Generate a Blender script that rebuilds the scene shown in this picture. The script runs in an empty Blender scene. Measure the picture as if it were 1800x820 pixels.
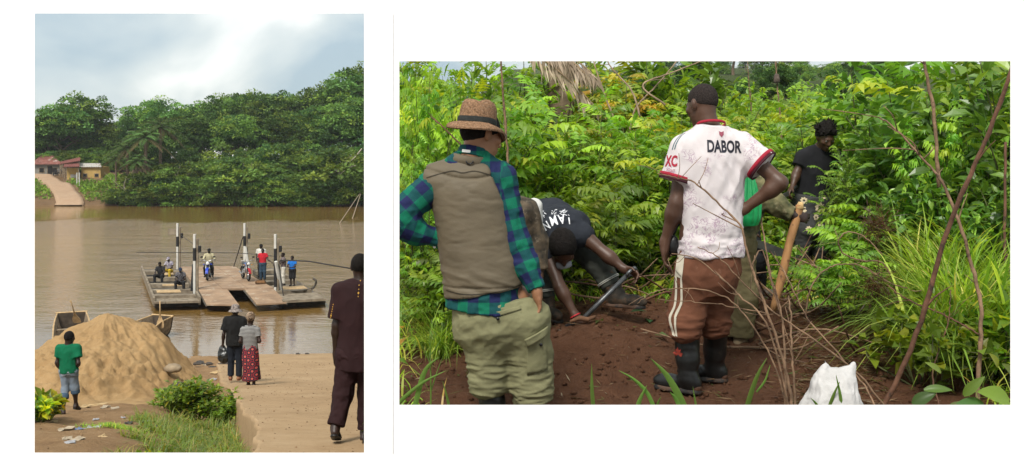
import bpy, math, random, time
import numpy as np
from mathutils import Vector, Matrix, Euler
from mathutils.bvhtree import BVHTree
T0 = time.time()
random.seed(7)
RNG = np.random.default_rng(11)
R = math.radians
SC = bpy.context.scene
COL = SC.collection

# ---------------------------------------------------------------- camera
CAMZ = 1.45
cam_d = bpy.data.cameras.new("camera")
cam_d.sensor_width = 36.0
cam_d.lens = 36.0
cam_d.shift_y = -150.0 / 1800.0
cam_d.clip_start = 0.05
cam_d.clip_end = 5000.0
cam = bpy.data.objects.new("camera", cam_d)
cam.location = (0, 0, CAMZ)
cam.rotation_euler = (R(90), 0, 0)
COL.objects.link(cam)
SC.camera = cam

# ---------------------------------------------------------------- sky, sun, exposure
SUN_EL, SUN_AZ = 52.0, 200.0            # azimuth clockwise from +Y: behind the camera, a little to the left
world = bpy.data.worlds.new("World")
SC.world = world
world.use_nodes = True
nt = world.node_tree
nt.nodes.clear()
wo = nt.nodes.new("ShaderNodeOutputWorld")
bg = nt.nodes.new("ShaderNodeBackground")
bg.inputs["Strength"].default_value = 0.10
sky = nt.nodes.new("ShaderNodeTexSky")
sky.sky_type = 'NISHITA'
sky.sun_disc = False
sky.sun_elevation = R(SUN_EL)
sky.sun_rotation = R(SUN_AZ)
sky.altitude = 50
sky.dust_density = 2.0
tc = nt.nodes.new("ShaderNodeTexCoord")
mp = nt.nodes.new("ShaderNodeMapping")
mp.inputs["Scale"].default_value = (1.0, 1.0, 1.9)
mp.inputs["Location"].default_value = (4.4, 0.7, 1.5)
n1 = nt.nodes.new("ShaderNodeTexNoise")
n1.inputs["Scale"].default_value = 3.6
n1.inputs["Detail"].default_value = 6.0
n1.inputs["Roughness"].default_value = 0.48
n1.inputs["Distortion"].default_value = 0.3
cr = nt.nodes.new("ShaderNodeValToRGB")
cr.color_ramp.elements[0].position = 0.38
cr.color_ramp.elements[0].color = (1.45, 1.9, 2.2, 1)
cr.color_ramp.elements[1].position = 0.60
cr.color_ramp.elements[1].color = (4.6, 4.5, 4.25, 1)
e = cr.color_ramp.elements.new(0.5)
e.color = (2.7, 2.92, 2.9, 1)
mx = nt.nodes.new("ShaderNodeMixRGB")
mx.inputs["Fac"].default_value = 0.92
nt.links.new(tc.outputs["Generated"], mp.inputs["Vector"])
nt.links.new(mp.outputs["Vector"], n1.inputs["Vector"])
nt.links.new(n1.outputs["Fac"], cr.inputs["Fac"])
nt.links.new(sky.outputs["Color"], mx.inputs["Color1"])
nt.links.new(cr.outputs["Color"], mx.inputs["Color2"])
nt.links.new(mx.outputs["Color"], bg.inputs["Color"])
nt.links.new(bg.outputs["Background"], wo.inputs["Surface"])

sun_d = bpy.data.lights.new("sun", 'SUN')
sun_d.energy = 1.5
sun_d.angle = R(18)
sun_d.color = (1.0, 0.955, 0.88)
sun = bpy.data.objects.new("sun", sun_d)
_el, _az = R(SUN_EL), R(SUN_AZ)
_to = Vector((math.sin(_az) * math.cos(_el), math.cos(_az) * math.cos(_el), math.sin(_el)))
sun.rotation_euler = _to.to_track_quat('Z', 'Y').to_euler()
sun.location = (0, -5, 30)
COL.objects.link(sun)
SC.view_settings.view_transform = 'Standard'
SC.view_settings.look = 'None'
SC.view_settings.gamma = 1.0
SC.view_settings.exposure = 1.5
SC.cycles.max_bounces = 6
SC.cycles.transparent_max_bounces = 8
SC.cycles.use_denoising = True
# ---------------------------------------------------------------- small maths
def V3(*a): return np.array(a, dtype=float)
def P(px, py, Y):                       # the world point a pixel of the photograph shows at depth Y
    return V3((px - 900) / 1800 * Y, Y, CAMZ - (py - 260) / 1800 * Y)
def PZ(px, py, z):                      # the same on the level plane z
    Y = (CAMZ - z) * 1800 / (py - 260)
    return V3((px - 900) / 1800 * Y, Y, z)
def nrm(v):
    v = np.asarray(v, dtype=float)
    return v / (np.linalg.norm(v, axis=-1, keepdims=True) + 1e-9)
def lerp(a, b, t): return np.asarray(a) * (1 - t) + np.asarray(b) * t
def sstep(a, b, x):
    t = np.clip((np.asarray(x, dtype=float) - a) / (b - a), 0, 1)
    return t * t * (3 - 2 * t)
_LAT = np.random.default_rng(3).random((32, 32, 32)).astype(np.float32)
def vnoise(p):
    p = np.asarray(p, dtype=float)
    i = np.floor(p).astype(int)
    f = p - i
    f = f * f * (3 - 2 * f)
    i0, i1 = i & 31, (i + 1) & 31
    x0, y0, z0 = i0[..., 0], i0[..., 1], i0[..., 2]
    x1, y1, z1 = i1[..., 0], i1[..., 1], i1[..., 2]
    fx, fy, fz = f[..., 0], f[..., 1], f[..., 2]
    a = _LAT[x0, y0, z0] * (1 - fx) + _LAT[x1, y0, z0] * fx
    b = _LAT[x0, y1, z0] * (1 - fx) + _LAT[x1, y1, z0] * fx
    c = _LAT[x0, y0, z1] * (1 - fx) + _LAT[x1, y0, z1] * fx
    d = _LAT[x0, y1, z1] * (1 - fx) + _LAT[x1, y1, z1] * fx
    return ((a * (1 - fy) + b * fy) * (1 - fz) + (c * (1 - fy) + d * fy) * fz) * 2 - 1
def fbm(p, octs=4, gain=0.5):
    p = np.asarray(p, dtype=float)
    s, a = 0.0, 1.0
    for o in range(octs):
        s = s + a * vnoise(p * (2.03 ** o) + 7.3 * o)
        a *= gain
    return s
def fbm2(x, y, sc, octs=4, gain=0.5, seed=0.0):
    return fbm(np.stack([np.asarray(x) * sc, np.asarray(y) * sc, np.full(np.shape(x), seed + .37)], -1), octs, gain)

# ---------------------------------------------------------------- objects
def link(o, parent=None):
    COL.objects.link(o)
    if parent is not None: o.parent = parent
    return o
def tag(o, label=None, cat=None, group=None, kind=None):
    if label: o['label'] = label
    if cat: o['category'] = cat
    if group: o['group'] = group
    if kind: o['kind'] = kind
    return o
def thing(name, label, cat, loc=(0, 0, 0), rz=0.0, group=None):
    o = bpy.data.objects.new(name, None)
    o.empty_display_size = 0.1
    o.location = loc
    o.rotation_euler = (0, 0, rz)
    link(o)
    return tag(o, label, cat, group)
def mesh_of(name, V, F, mats, smooth=True, attrs=None, midx=None):
    me = bpy.data.meshes.new(name)
    V = np.asarray(V, dtype=np.float32)
    if isinstance(F, np.ndarray):
        n, k = F.shape
        me.vertices.add(len(V)); me.vertices.foreach_set("co", V.ravel())
        me.loops.add(n * k); me.loops.foreach_set("vertex_index", F.astype(np.int32).ravel())
        me.polygons.add(n)
        me.polygons.foreach_set("loop_start", np.arange(0, n * k, k, dtype=np.int32))
        me.update(calc_edges=True)
    else:
        me.from_pydata([tuple(map(float, v)) for v in V], [], [tuple(map(int, f)) for f in F])
        me.update()
    for m in (mats if isinstance(mats, (list, tuple)) else [mats]): me.materials.append(m)
    me.polygons.foreach_set("use_smooth", np.full(len(me.polygons), bool(smooth)))
    if midx is not None: me.polygons.foreach_set("material_index", np.asarray(midx, dtype=np.int32))
    for an, av in (attrs or {}).items():
        av = np.asarray(av, dtype=np.float32)
        if av.shape[1] == 3 and an == 'wuv':
            at = me.attributes.new(an, 'FLOAT_VECTOR', 'POINT'); at.data.foreach_set("vector", av.ravel())
        else:
            if av.shape[1] == 3: av = np.concatenate([av, np.ones((len(av), 1), np.float32)], 1)
            at = me.attributes.new(an, 'FLOAT_COLOR', 'POINT'); at.data.foreach_set("color", av.ravel())
    return me
def obj(name, me, parent=None, loc=None, rot=None):
    o = bpy.data.objects.new(name, me)
    link(o, parent)
    if loc is not None: o.location = loc
    if rot is not None: o.rotation_euler = rot
    return o
def copy_tree(o, parent=None):
    c = o.copy()
    link(c)
    c.parent = parent
    for ch in list(o.children): copy_tree(ch, c)
    return c

class MB:
    """collects vertices and faces of one mesh"""
    def __init__(s): s.V, s.F, s.n, s.C = [], [], 0, []
    def add(s, V, F, c=None):
        V = np.asarray(V, dtype=float)
        s.V.append(V)
        s.F += [tuple(int(i) + s.n for i in f) for f in F]
        s.n += len(V)
        s.C.append(np.tile(np.asarray(c if c is not None else (1, 1, 1), dtype=float), (len(V), 1)))
        return s
    def box(s, c, size, rot=None, c_=None, taper=1.0, bevel=0.0):
        hx, hy, hz = np.asarray(size) / 2
        if bevel > 0:
            b = min(bevel, hx * .9, hy * .9, hz * .9)
            vs, idx = [], {}
            for sx in (-1, 1):
                for sy in (-1, 1):
                    for sz in (-1, 1):
                        for ax in range(3):
                            q = [sx * (hx - b), sy * (hy - b), sz * (hz - b)]
                            q[ax] = (sx * hx, sy * hy, sz * hz)[ax]
                            idx[(sx, sy, sz, ax)] = len(vs); vs.append(q)
            f = []
            for ax in range(3):
                o1, o2 = [i for i in range(3) if i != ax]
                for sg in (-1, 1):
                    q = []
                    for a_, b_ in ((-1, -1), (1, -1), (1, 1), (-1, 1)):
                        k = [0, 0, 0]; k[ax] = sg; k[o1] = a_; k[o2] = b_
                        q.append(idx[(*k, ax)])
                    f.append(q if (sg > 0) == (ax != 1) else q[::-1])
            for ax in range(3):
                o1, o2 = [i for i in range(3) if i != ax]
                for a_ in (-1, 1):
                    for b_ in (-1, 1):
                        k0 = [0, 0, 0]; k1 = [0, 0, 0]
                        k0[ax] = -1; k1[ax] = 1
                        for k in (k0, k1): k[o1] = a_; k[o2] = b_
                        f.append([idx[(*k0, o1)], idx[(*k1, o1)], idx[(*k1, o2)], idx[(*k0, o2)]])
            for sx in (-1, 1):
                for sy in (-1, 1):
                    for sz in (-1, 1): f.append([idx[(sx, sy, sz, a)] for a in range(3)])
            v = np.array(vs)
        else:
            v = np.array([(x, y, z) for z in (-hz, hz) for y in (-hy, hy) for x in (-hx, hx)], dtype=float)
            f = [(0, 2, 3, 1), (4, 5, 7, 6), (0, 1, 5, 4), (2, 6, 7, 3), (0, 4, 6, 2), (1, 3, 7, 5)]
        if taper != 1.0: v[v[:, 2] > 0, :2] *= taper
        if rot is not None: v = v @ np.array(Euler(rot).to_matrix()).T
        return s.add(v + np.asarray(c), f, c_)
    def tube(s, pts, rad, n=8, c_=None, cap=True):
        pts = np.asarray(pts, dtype=float)
        m = len(pts)
        rad = np.broadcast_to(np.asarray(rad, dtype=float), (m,)) if np.ndim(rad) == 0 or len(np.atleast_1d(rad)) == m else np.interp(np.linspace(0, 1, m), np.linspace(0, 1, len(rad)), rad)
        tg = nrm(np.gradient(pts, axis=0))
        ref = V3(0, 0, 1) if abs(tg[0][2]) < .9 else V3(1, 0, 0)
        u = nrm(np.cross(tg[0], ref))
        vs = []
        for i in range(m):
            u = nrm(u - tg[i] * np.dot(u, tg[i]))
            w = np.cross(tg[i], u)
            a = np.arange(n) / n * 2 * math.pi
            vs.append(pts[i] + rad[i] * (np.cos(a)[:, None] * u + np.sin(a)[:, None] * w))
        vs = np.concatenate(vs)
        f = [(i * n + j, i * n + (j + 1) % n, (i + 1) * n + (j + 1) % n, (i + 1) * n + j) for i in range(m - 1) for j in range(n)]
        if cap: f += [tuple(range(n - 1, -1, -1)), tuple(range((m - 1) * n, m * n))]
        return s.add(vs, f, c_)
    def lathe(s, prof, n=20, c=(0, 0, 0), axis='Z', c_=None):
        prof = np.asarray(prof, dtype=float)
        m = len(prof)
        a = np.arange(n) / n * 2 * math.pi
        v = np.stack([np.outer(prof[:, 0], np.cos(a)), np.outer(prof[:, 0], np.sin(a)), np.repeat(prof[:, 1:2], n, 1)], -1).reshape(-1, 3)
        if axis == 'X': v = v[:, [2, 0, 1]]
        if axis == 'Y': v = v[:, [1, 2, 0]]
        f = [(i * n + j, i * n + (j + 1) % n, (i + 1) * n + (j + 1) % n, (i + 1) * n + j) for i in range(m - 1) for j in range(n)]
        return s.add(v + np.asarray(c), f, c_)
    def prism(s, poly, z0, z1, c_=None):      # poly: list of (x, y); z0/z1 numbers or functions of (x, y)
        g0 = z0 if callable(z0) else (lambda x, y: z0)
        g1 = z1 if callable(z1) else (lambda x, y: z1)
        k = len(poly)
        v = [(x, y, g0(x, y)) for x, y in poly] + [(x, y, g1(x, y)) for x, y in poly]
        f = [tuple(range(k - 1, -1, -1)), tuple(range(k, 2 * k))] + [(i, (i + 1) % k, k + (i + 1) % k, k + i) for i in range(k)]
        return s.add(v, f, c_)
    def build(s, name, mat, parent=None, smooth=False, col=False, loc=None, rot=None):
        me = mesh_of(name, np.concatenate(s.V), s.F, mat, smooth, {'col': np.concatenate(s.C)} if col else None)
        return obj(name, me, parent, loc, rot)

def spline(pts, n=12):                   # smooth polyline through points
    pts = np.asarray(pts, dtype=float)
    if len(pts) < 3: return np.array([lerp(pts[0], pts[-1], t) for t in np.linspace(0, 1, n)])
    p = np.concatenate([[2 * pts[0] - pts[1]], pts, [2 * pts[-1] - pts[-2]]])
    out = []
    segs = len(pts) - 1
    for t in np.linspace(0, segs - 1e-6, n):
        i = int(t); f = t - i
        a, b, c, d = p[i:i + 4]
        out.append(.5 * (2 * b + (c - a) * f + (2 * a - 5 * b + 4 * c - d) * f * f + (3 * b - a - 3 * c + d) * f ** 3))
    return np.array(out)

# ---------------------------------------------------------------- materials
MATS = {}
def _nodes(name):
    m = bpy.data.materials.new(name)
    m.use_nodes = True
    return m, m.node_tree, m.node_tree.nodes["Principled BSDF"]
def mat(name, col, rough=0.8, var=0.15, vscale=6.0, bump=0.2, bscale=40.0, col2=None, metal=0.0, spec=0.3, coord='Object', detail=5.0, attr=False, bdist=0.01, wear=None, stretch=None):
    """principled with noise-varied colour and a fine noise relief"""
    if name in MATS: return MATS[name]
    m, t, b = _nodes(name)
    N, L = t.nodes.new, t.links.new
    tcn = N("ShaderNodeTexCoord")
    vec = tcn.outputs[coord]
    if stretch:
        mpn = N("ShaderNodeMapping"); mpn.inputs["Scale"].default_value = stretch
        L(vec, mpn.inputs["Vector"]); vec = mpn.outputs["Vector"]
    n = N("ShaderNodeTexNoise"); n.inputs["Scale"].default_value = vscale; n.inputs["Detail"].default_value = detail
    L(vec, n.inputs["Vector"])
    r = N("ShaderNodeValToRGB")
    c = np.array(col)
    lo = np.array(col2) if col2 is not None else c * (1 - var)
    hi = c * (1 + var) if col2 is None else c
    r.color_ramp.elements[0].position = .36; r.color_ramp.elements[0].color = (*lo, 1)
    r.color_ramp.elements[1].position = .64; r.color_ramp.elements[1].color = (*np.minimum(hi, .95), 1)
    L(n.outputs["Fac"], r.inputs["Fac"])
    out = r.outputs["Color"]
    if wear:                              # (colour, scale, threshold): worn or stained patches of their own shape
        n2 = N("ShaderNodeTexNoise"); n2.inputs["Scale"].default_value = wear[1]; n2.inputs["Detail"].default_value = 8; n2.inputs["Roughness"].default_value = .65
        L(tcn.outputs[coord], n2.inputs["Vector"])
        r2 = N("ShaderNodeValToRGB"); r2.color_ramp.elements[0].position = wear[2]; r2.color_ramp.elements[1].position = wear[2] + .08
        L(n2.outputs["Fac"], r2.inputs["Fac"])
        mxn = N("ShaderNodeMixRGB"); L(r2.outputs["Color"], mxn.inputs["Fac"]); L(out, mxn.inputs["Color1"]); mxn.inputs["Color2"].default_value = (*wear[0], 1)
        out = mxn.outputs["Color"]
    if attr:
        a = N("ShaderNodeAttribute"); a.attribute_name = 'col'
        ml = N("ShaderNodeMixRGB"); ml.blend_type = 'MULTIPLY'; ml.inputs["Fac"].default_value = 1
        L(out, ml.inputs["Color1"]); L(a.outputs["Color"], ml.inputs["Color2"]); out = ml.outputs["Color"]
    L(out, b.inputs["Base Color"])
    b.inputs["Roughness"].default_value = rough
    b.inputs["Metallic"].default_value = metal
    b.inputs["Specular IOR Level"].default_value = spec
    if bump > 0:
        n3 = N("ShaderNodeTexNoise"); n3.inputs["Scale"].default_value = bscale; n3.inputs["Detail"].default_value = 6
        L(vec, n3.inputs["Vector"])
        bp = N("ShaderNodeBump"); bp.inputs["Strength"].default_value = bump; bp.inputs["Distance"].default_value = bdist
        L(n3.outputs["Fac"], bp.inputs["Height"]); L(bp.outputs["Normal"], b.inputs["Normal"])
    MATS[name] = m
    return m
def leaf_mat(name, trans=0.3, rough=0.45, rnd=0.25, spec=0.4):
    """leaf surface: colour from the mesh's own 'col' attribute, varied a little from plant to plant, light passing through"""
    if name in MATS: return MATS[name]
    m, t, b = _nodes(name)
    N, L = t.nodes.new, t.links.new
    a = N("ShaderNodeAttribute"); a.attribute_name = 'col'
    oi = N("ShaderNodeObjectInfo")
    mr = N("ShaderNodeMapRange"); mr.inputs["To Min"].default_value = 1 - rnd; mr.inputs["To Max"].default_value = 1 + rnd
    L(oi.outputs["Random"], mr.inputs["Value"])
    hs = N("ShaderNodeHueSaturation")
    L(mr.outputs["Result"], hs.inputs["Value"]); L(a.outputs["Color"], hs.inputs["Color"])
    mh = N("ShaderNodeMapRange"); mh.inputs["To Min"].default_value = .485; mh.inputs["To Max"].default_value = .515
    L(oi.outputs["Random"], mh.inputs["Value"]); L(mh.outputs["Result"], hs.inputs["Hue"])
    L(hs.outputs["Color"], b.inputs["Base Color"])
    b.inputs["Roughness"].default_value = rough
    b.inputs["Specular IOR Level"].default_value = spec
    tr = N("ShaderNodeBsdfTranslucent")
    gm = N("ShaderNodeMixRGB"); gm.blend_type = 'MULTIPLY'; gm.inputs["Fac"].default_value = 1
    gm.inputs["Color2"].default_value = (1.5, 1.5, .6, 1)
    L(hs.outputs["Color"], gm.inputs["Color1"]); L(gm.outputs["Color"], tr.inputs["Color"])
    ms = N("ShaderNodeMixShader"); ms.inputs["Fac"].default_value = trans
    L(b.outputs["BSDF"], ms.inputs[1]); L(tr.outputs["BSDF"], ms.inputs[2])
    L(ms.outputs["Shader"], t.nodes["Material Output"].inputs["Surface"])
    MATS[name] = m
    return m

# ---------------------------------------------------------------- signed-distance modeller (bodies and clothes)
class Sdf:
    def __init__(s, k=0.03): s.pr = []; s.k = k
    def _add(s, fn, lo, hi, k, op='u'): s.pr.append((fn, np.asarray(lo), np.asarray(hi), s.k if k is None else k, op)); return s
    def cone(s, a, b, ra, rb, k=None, cap=False, op='u'):
        a, b = np.asarray(a, float), np.asarray(b, float)
        L = np.linalg.norm(b - a) + 1e-9
        w = (b - a) / L
        def fn(p):
            q = p - a
            h = np.clip(q @ w / L, 0, 1)
            d = np.linalg.norm(q - h[..., None] * (b - a), axis=-1) - (ra + (rb - ra) * h)
            if cap: d = np.maximum(d, (p - b) @ w)
            return d
        m = max(ra, rb)
        return s._add(fn, np.minimum(a, b) - m, np.maximum(a, b) + m, k, op)
    def chain(s, pts, rad, k=None, cap=False):
        for i in range(len(pts) - 1): s.cone(pts[i], pts[i + 1], rad[i], rad[i + 1], k, cap and i == len(pts) - 2)
        return s
    def ell(s, c, r, M=None, k=None, op='u'):
        c, r = np.asarray(c, float), np.asarray(r, float)
        M = np.eye(3) if M is None else np.asarray(M)       # columns: local axes
        def fn(p):
            q = ((p - c) @ M) / r
            n = np.linalg.norm(q, axis=-1)
            return (n - 1) * np.minimum.reduce(r) * np.where(n > 1, 1, 1)
        m = np.abs(M) @ r
        return s._add(fn, c - m, c + m, k, op)
    def loft(s, a, b, right, ts, rx, ry, k=None, yo=None, xo=None, p=2.0):
        a, b = np.asarray(a, float), np.asarray(b, float)
        L = np.linalg.norm(b - a); w = (b - a) / L
        u = np.asarray(right, float); u = nrm(u - w * (u @ w)); v = np.cross(w, u)
        ts = np.asarray(ts, float)
        g = np.linspace(ts[0], ts[-1], 65)
        def sm(y):
            y = np.interp(g, ts, y); z = np.pad(y, 3, mode='edge')
            return np.convolve(z, np.ones(7) / 7, 'valid')
        RX, RY = sm(rx), sm(ry)
        YO = sm(yo) if yo is not None else np.zeros(65)
        XO = sm(xo) if xo is not None else np.zeros(65)
        def fn(q):
            q = q - a
            t = q @ w / L
            X = np.interp(t, g, RX); Yv = np.interp(t, g, RY)
            x = q @ u - np.interp(t, g, XO); y = q @ v - np.interp(t, g, YO)
            n = ((np.abs(x) / X) ** p + (np.abs(y) / Yv) ** p) ** (1 / p)
            d = (n - 1) * np.minimum(X, Yv)
            return np.maximum(d, np.maximum((ts[0] - t) * L, (t - ts[-1]) * L))
        e0, e1 = a + w * L * ts[0], a + w * L * ts[-1]
        m = max(np.max(rx), np.max(ry)) + np.max(np.abs(YO)) + np.max(np.abs(XO))
        return s._add(fn, np.minimum(e0, e1) - m, np.maximum(e0, e1) + m, k)
    def cut(s, pt, n, k=0.004):                             # remove what lies on the side n points to
        pt, n = np.asarray(pt, float), nrm(n)
        return s._add(lambda p: -((p - pt) @ n), V3(-9, -9, -9), V3(9, 9, 9), k, 'i')
    def mesh(s, res):
        lo = np.min([q[1] for q in s.pr if q[4] == 'u'], 0) - 3 * res
        hi = np.max([q[2] for q in s.pr if q[4] == 'u'], 0) + 3 * res
        n = np.ceil((hi - lo) / res).astype(int) + 1
        ax = [lo[i] + np.arange(n[i]) * res for i in range(3)]
        f = np.full(n, 1.0, dtype=np.float32)
        for fn, l, h, k, op in s.pr:
            pad = k + 3 * res
            i0 = np.clip(np.floor((l - pad - lo) / res).astype(int), 0, n)
            i1 = np.clip(np.ceil((h + pad - lo) / res).astype(int) + 1, 0, n)
            if np.any(i1 <= i0): continue
            sl = tuple(slice(i0[i], i1[i]) for i in range(3))
            g = np.stack(np.meshgrid(*[ax[i][sl[i]] for i in range(3)], indexing='ij'), -1)
            d = fn(g)
            c = f[sl]
            if op == 'u':
                hh = np.maximum(k - np.abs(c - d), 0) / max(k, 1e-6)
                f[sl] = np.minimum(c, d) - hh * hh * k * .25
            elif op == 's': f[sl] = np.maximum(c, -d)
            else: f[sl] = np.maximum(c, -d)
        # surface nets
        neg = f < 0
        cs = [s_ - 1 for s_ in n]
        acc = np.zeros((*cs, 3), np.float32); cnt = np.zeros(cs, np.float32)
        quads = []
        for axis in range(3):
            sa = [slice(None)] * 3; sb = [slice(None)] * 3
            sa[axis] = slice(0, -1); sb[axis] = slice(1, None)
            A, B = f[tuple(sa)], f[tuple(sb)]
            ch = neg[tuple(sa)] != neg[tuple(sb)]
            idx = np.argwhere(ch)
            if not len(idx): continue
            a_, b_ = A[ch], B[ch]
            tt = a_ / (a_ - b_)
            pos = idx.astype(np.float32)
            pos[:, axis] += tt
            o1, o2 = [i for i in range(3) if i != axis]
            ok = (idx[:, o1] > 0) & (idx[:, o2] > 0) & (idx[:, o1] < n[o1] - 1) & (idx[:, o2] < n[o2] - 1)
            idx, pos, inside = idx[ok], pos[ok], neg[tuple(sa)][ch][ok]
            cells = []
            for d1, d2 in ((-1, -1), (0, -1), (0, 0), (-1, 0)):
                c = idx.copy(); c[:, o1] += d1; c[:, o2] += d2
                lin = np.ravel_multi_index(c.T, cs)
                cells.append(lin)
                np.add.at(acc.reshape(-1, 3), lin, pos)
                np.add.at(cnt.reshape(-1), lin, 1)
            q = np.stack(cells, 1)
            flip = inside if axis != 1 else ~inside
            q[~flip] = q[~flip][:, ::-1]
            quads.append(q)
        q = np.concatenate(quads)
        act = np.unique(q)
        remap = np.zeros(int(np.prod(cs)), np.int64); remap[act] = np.arange(len(act))
        Vv = acc.reshape(-1, 3)[act] / cnt.reshape(-1)[act][:, None] * res + lo
        return Vv.astype(float), remap[q]
def vnormals(Vv, F):
    fn = np.cross(Vv[F[:, 2]] - Vv[F[:, 0]], Vv[F[:, 3]] - Vv[F[:, 1]])
    N = np.zeros_like(Vv)
    for i in range(4): np.add.at(N, F[:, i], fn)
    return nrm(N)
def relax(Vv, F, it=1, w=0.5):
    e = np.concatenate([F[:, [0, 1]], F[:, [1, 2]], F[:, [2, 3]], F[:, [3, 0]]])
    for _ in range(it):
        S = np.zeros_like(Vv); c = np.zeros(len(Vv))
        np.add.at(S, e[:, 0], Vv[e[:, 1]]); np.add.at(c, e[:, 0], 1)
        np.add.at(S, e[:, 1], Vv[e[:, 0]]); np.add.at(c, e[:, 1], 1)
        Vv = Vv * (1 - w) + w * S / c[:, None]
    return Vv
def folds(amp, sc=9.0, stretch=(1, 1, .55), octs=3, seed=0.0, ridge=True):
    """cloth folds: ridged noise pushed along the normal"""
    st = np.asarray(stretch)
    def fn(Vv, N):
        n = fbm(Vv * sc * st + seed, octs)
        if ridge: n = .35 - np.abs(n)
        return amp * n
    return fn
def sdf_obj(sd, name, m, parent, res, disp=None, wuv=None, it=1, attrs=None, after=None):
    Vv, F = sd.mesh(res)
    Vv = relax(Vv, F, it, .5)
    at = dict(attrs or {})
    V0 = Vv
    if disp is not None:
        for dfn in (disp if isinstance(disp, (list, tuple)) else [disp]):
            N = vnormals(Vv, F)
            Vv = Vv + N * dfn(V0, N)[:, None]
    if wuv is not None: at['wuv'] = wuv(V0)
    o = obj(name, mesh_of(name, Vv, F, m, True, at), parent)
    return o
# ================================================================ the setting
WZ = CAMZ - 7.94                                  # water level
def h_left(Y): return np.interp(Y, [-5, 2.9, 6, 9.5, 15.5, 24.3, 32, 39.5, 60], [1.5, 1.5, 2.02, 2.72, 3.93, 5.60, 6.84, 7.95, 11.0])
def z_ramp(x, Y): return CAMZ - h_left(Y)
def edge_x(Y):                                    # left edge of the concrete ramp
    return np.interp(Y, [0, 8.4, 9.6, 11.5, 14, 17, 20, 24, 27, 32, 36, 45], [-.8, -2.13, -2.38, -2.86, -3.62, -4.55, -5.45, -6.75, -7.72, -9.2, -10.3, -12.5])
def z_bank(x, Y):
    x, Y = np.asarray(x, float), np.asarray(Y, float)
    z = z_ramp(x, Y) - .10 - .34 * sstep(1.6, .25, np.abs(edge_x(Y) - x - .15)) * sstep(27, 22, Y)
    z = z + .07 * fbm2(x, Y, .7, 4) + .03 * fbm2(x, Y, 3.5, 4, .6, 4)
    return np.minimum(z, CAMZ - 1.48)
def clear_mask(x, Y):                              # bare soil of the clearing
    e = ((x - 1.15 + .04 * (Y - 6)) / (1.75 + .12 * (Y - 6))) ** 2 + ((Y - 6.2) / 2.15) ** 2
    return sstep(1.25, .75, e + .25 * fbm2(x, Y, 1.1, 3, .5, 2))
def z_right(x, Y):
    x, Y = np.asarray(x, float), np.asarray(Y, float)
    z = np.interp(Y, [-5, 4.8, 5.5, 5.94, 7.0, 7.3, 9, 10.3, 12, 24, 60, 120, 260, 600, 700], [-.05, -.08, -.05, .03, .14, .24, .25, .16, .12, .5, 4.2, 9.6, 20.5, 45, 47])
    z = z + .04 * sstep(.2, 1.4, x) * sstep(4.5, 3.0, x) * sstep(7.6, 7.1, Y) * 0
    z = z + .035 * fbm2(x, Y, 1.3, 4) * sstep(3.4, 5, Y) + sstep(25, 80, Y) * 1.2 * fbm2(x, Y, .02, 3)
    z = z + .14 * np.exp(-((x - .42) ** 2 + (Y - 6.72) ** 2) / .16)
    far = sstep(-.10, .0, x / np.maximum(Y, 1))
    return np.where(Y > 24, z * far + (1 - far) * (WZ + .4), z)
def grid(x0, x1, y0, y1, nx, ny, zf, xf=None):
    gx, gy = np.meshgrid(np.linspace(0, 1, nx), np.linspace(0, 1, ny))
    Y = y0 + (y1 - y0) * gy
    a, b = (x0(Y) if callable(x0) else x0), (x1(Y) if callable(x1) else x1)
    X = a + (b - a) * gx
    Z = zf(X, Y)
    Vv = np.stack([X, Y, Z], -1).reshape(-1, 3)
    i = np.arange(nx * ny).reshape(ny, nx)
    F = np.stack([i[:-1, :-1], i[:-1, 1:], i[1:, 1:], i[1:, :-1]], -1).reshape(-1, 4)
    return Vv, F
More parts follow.
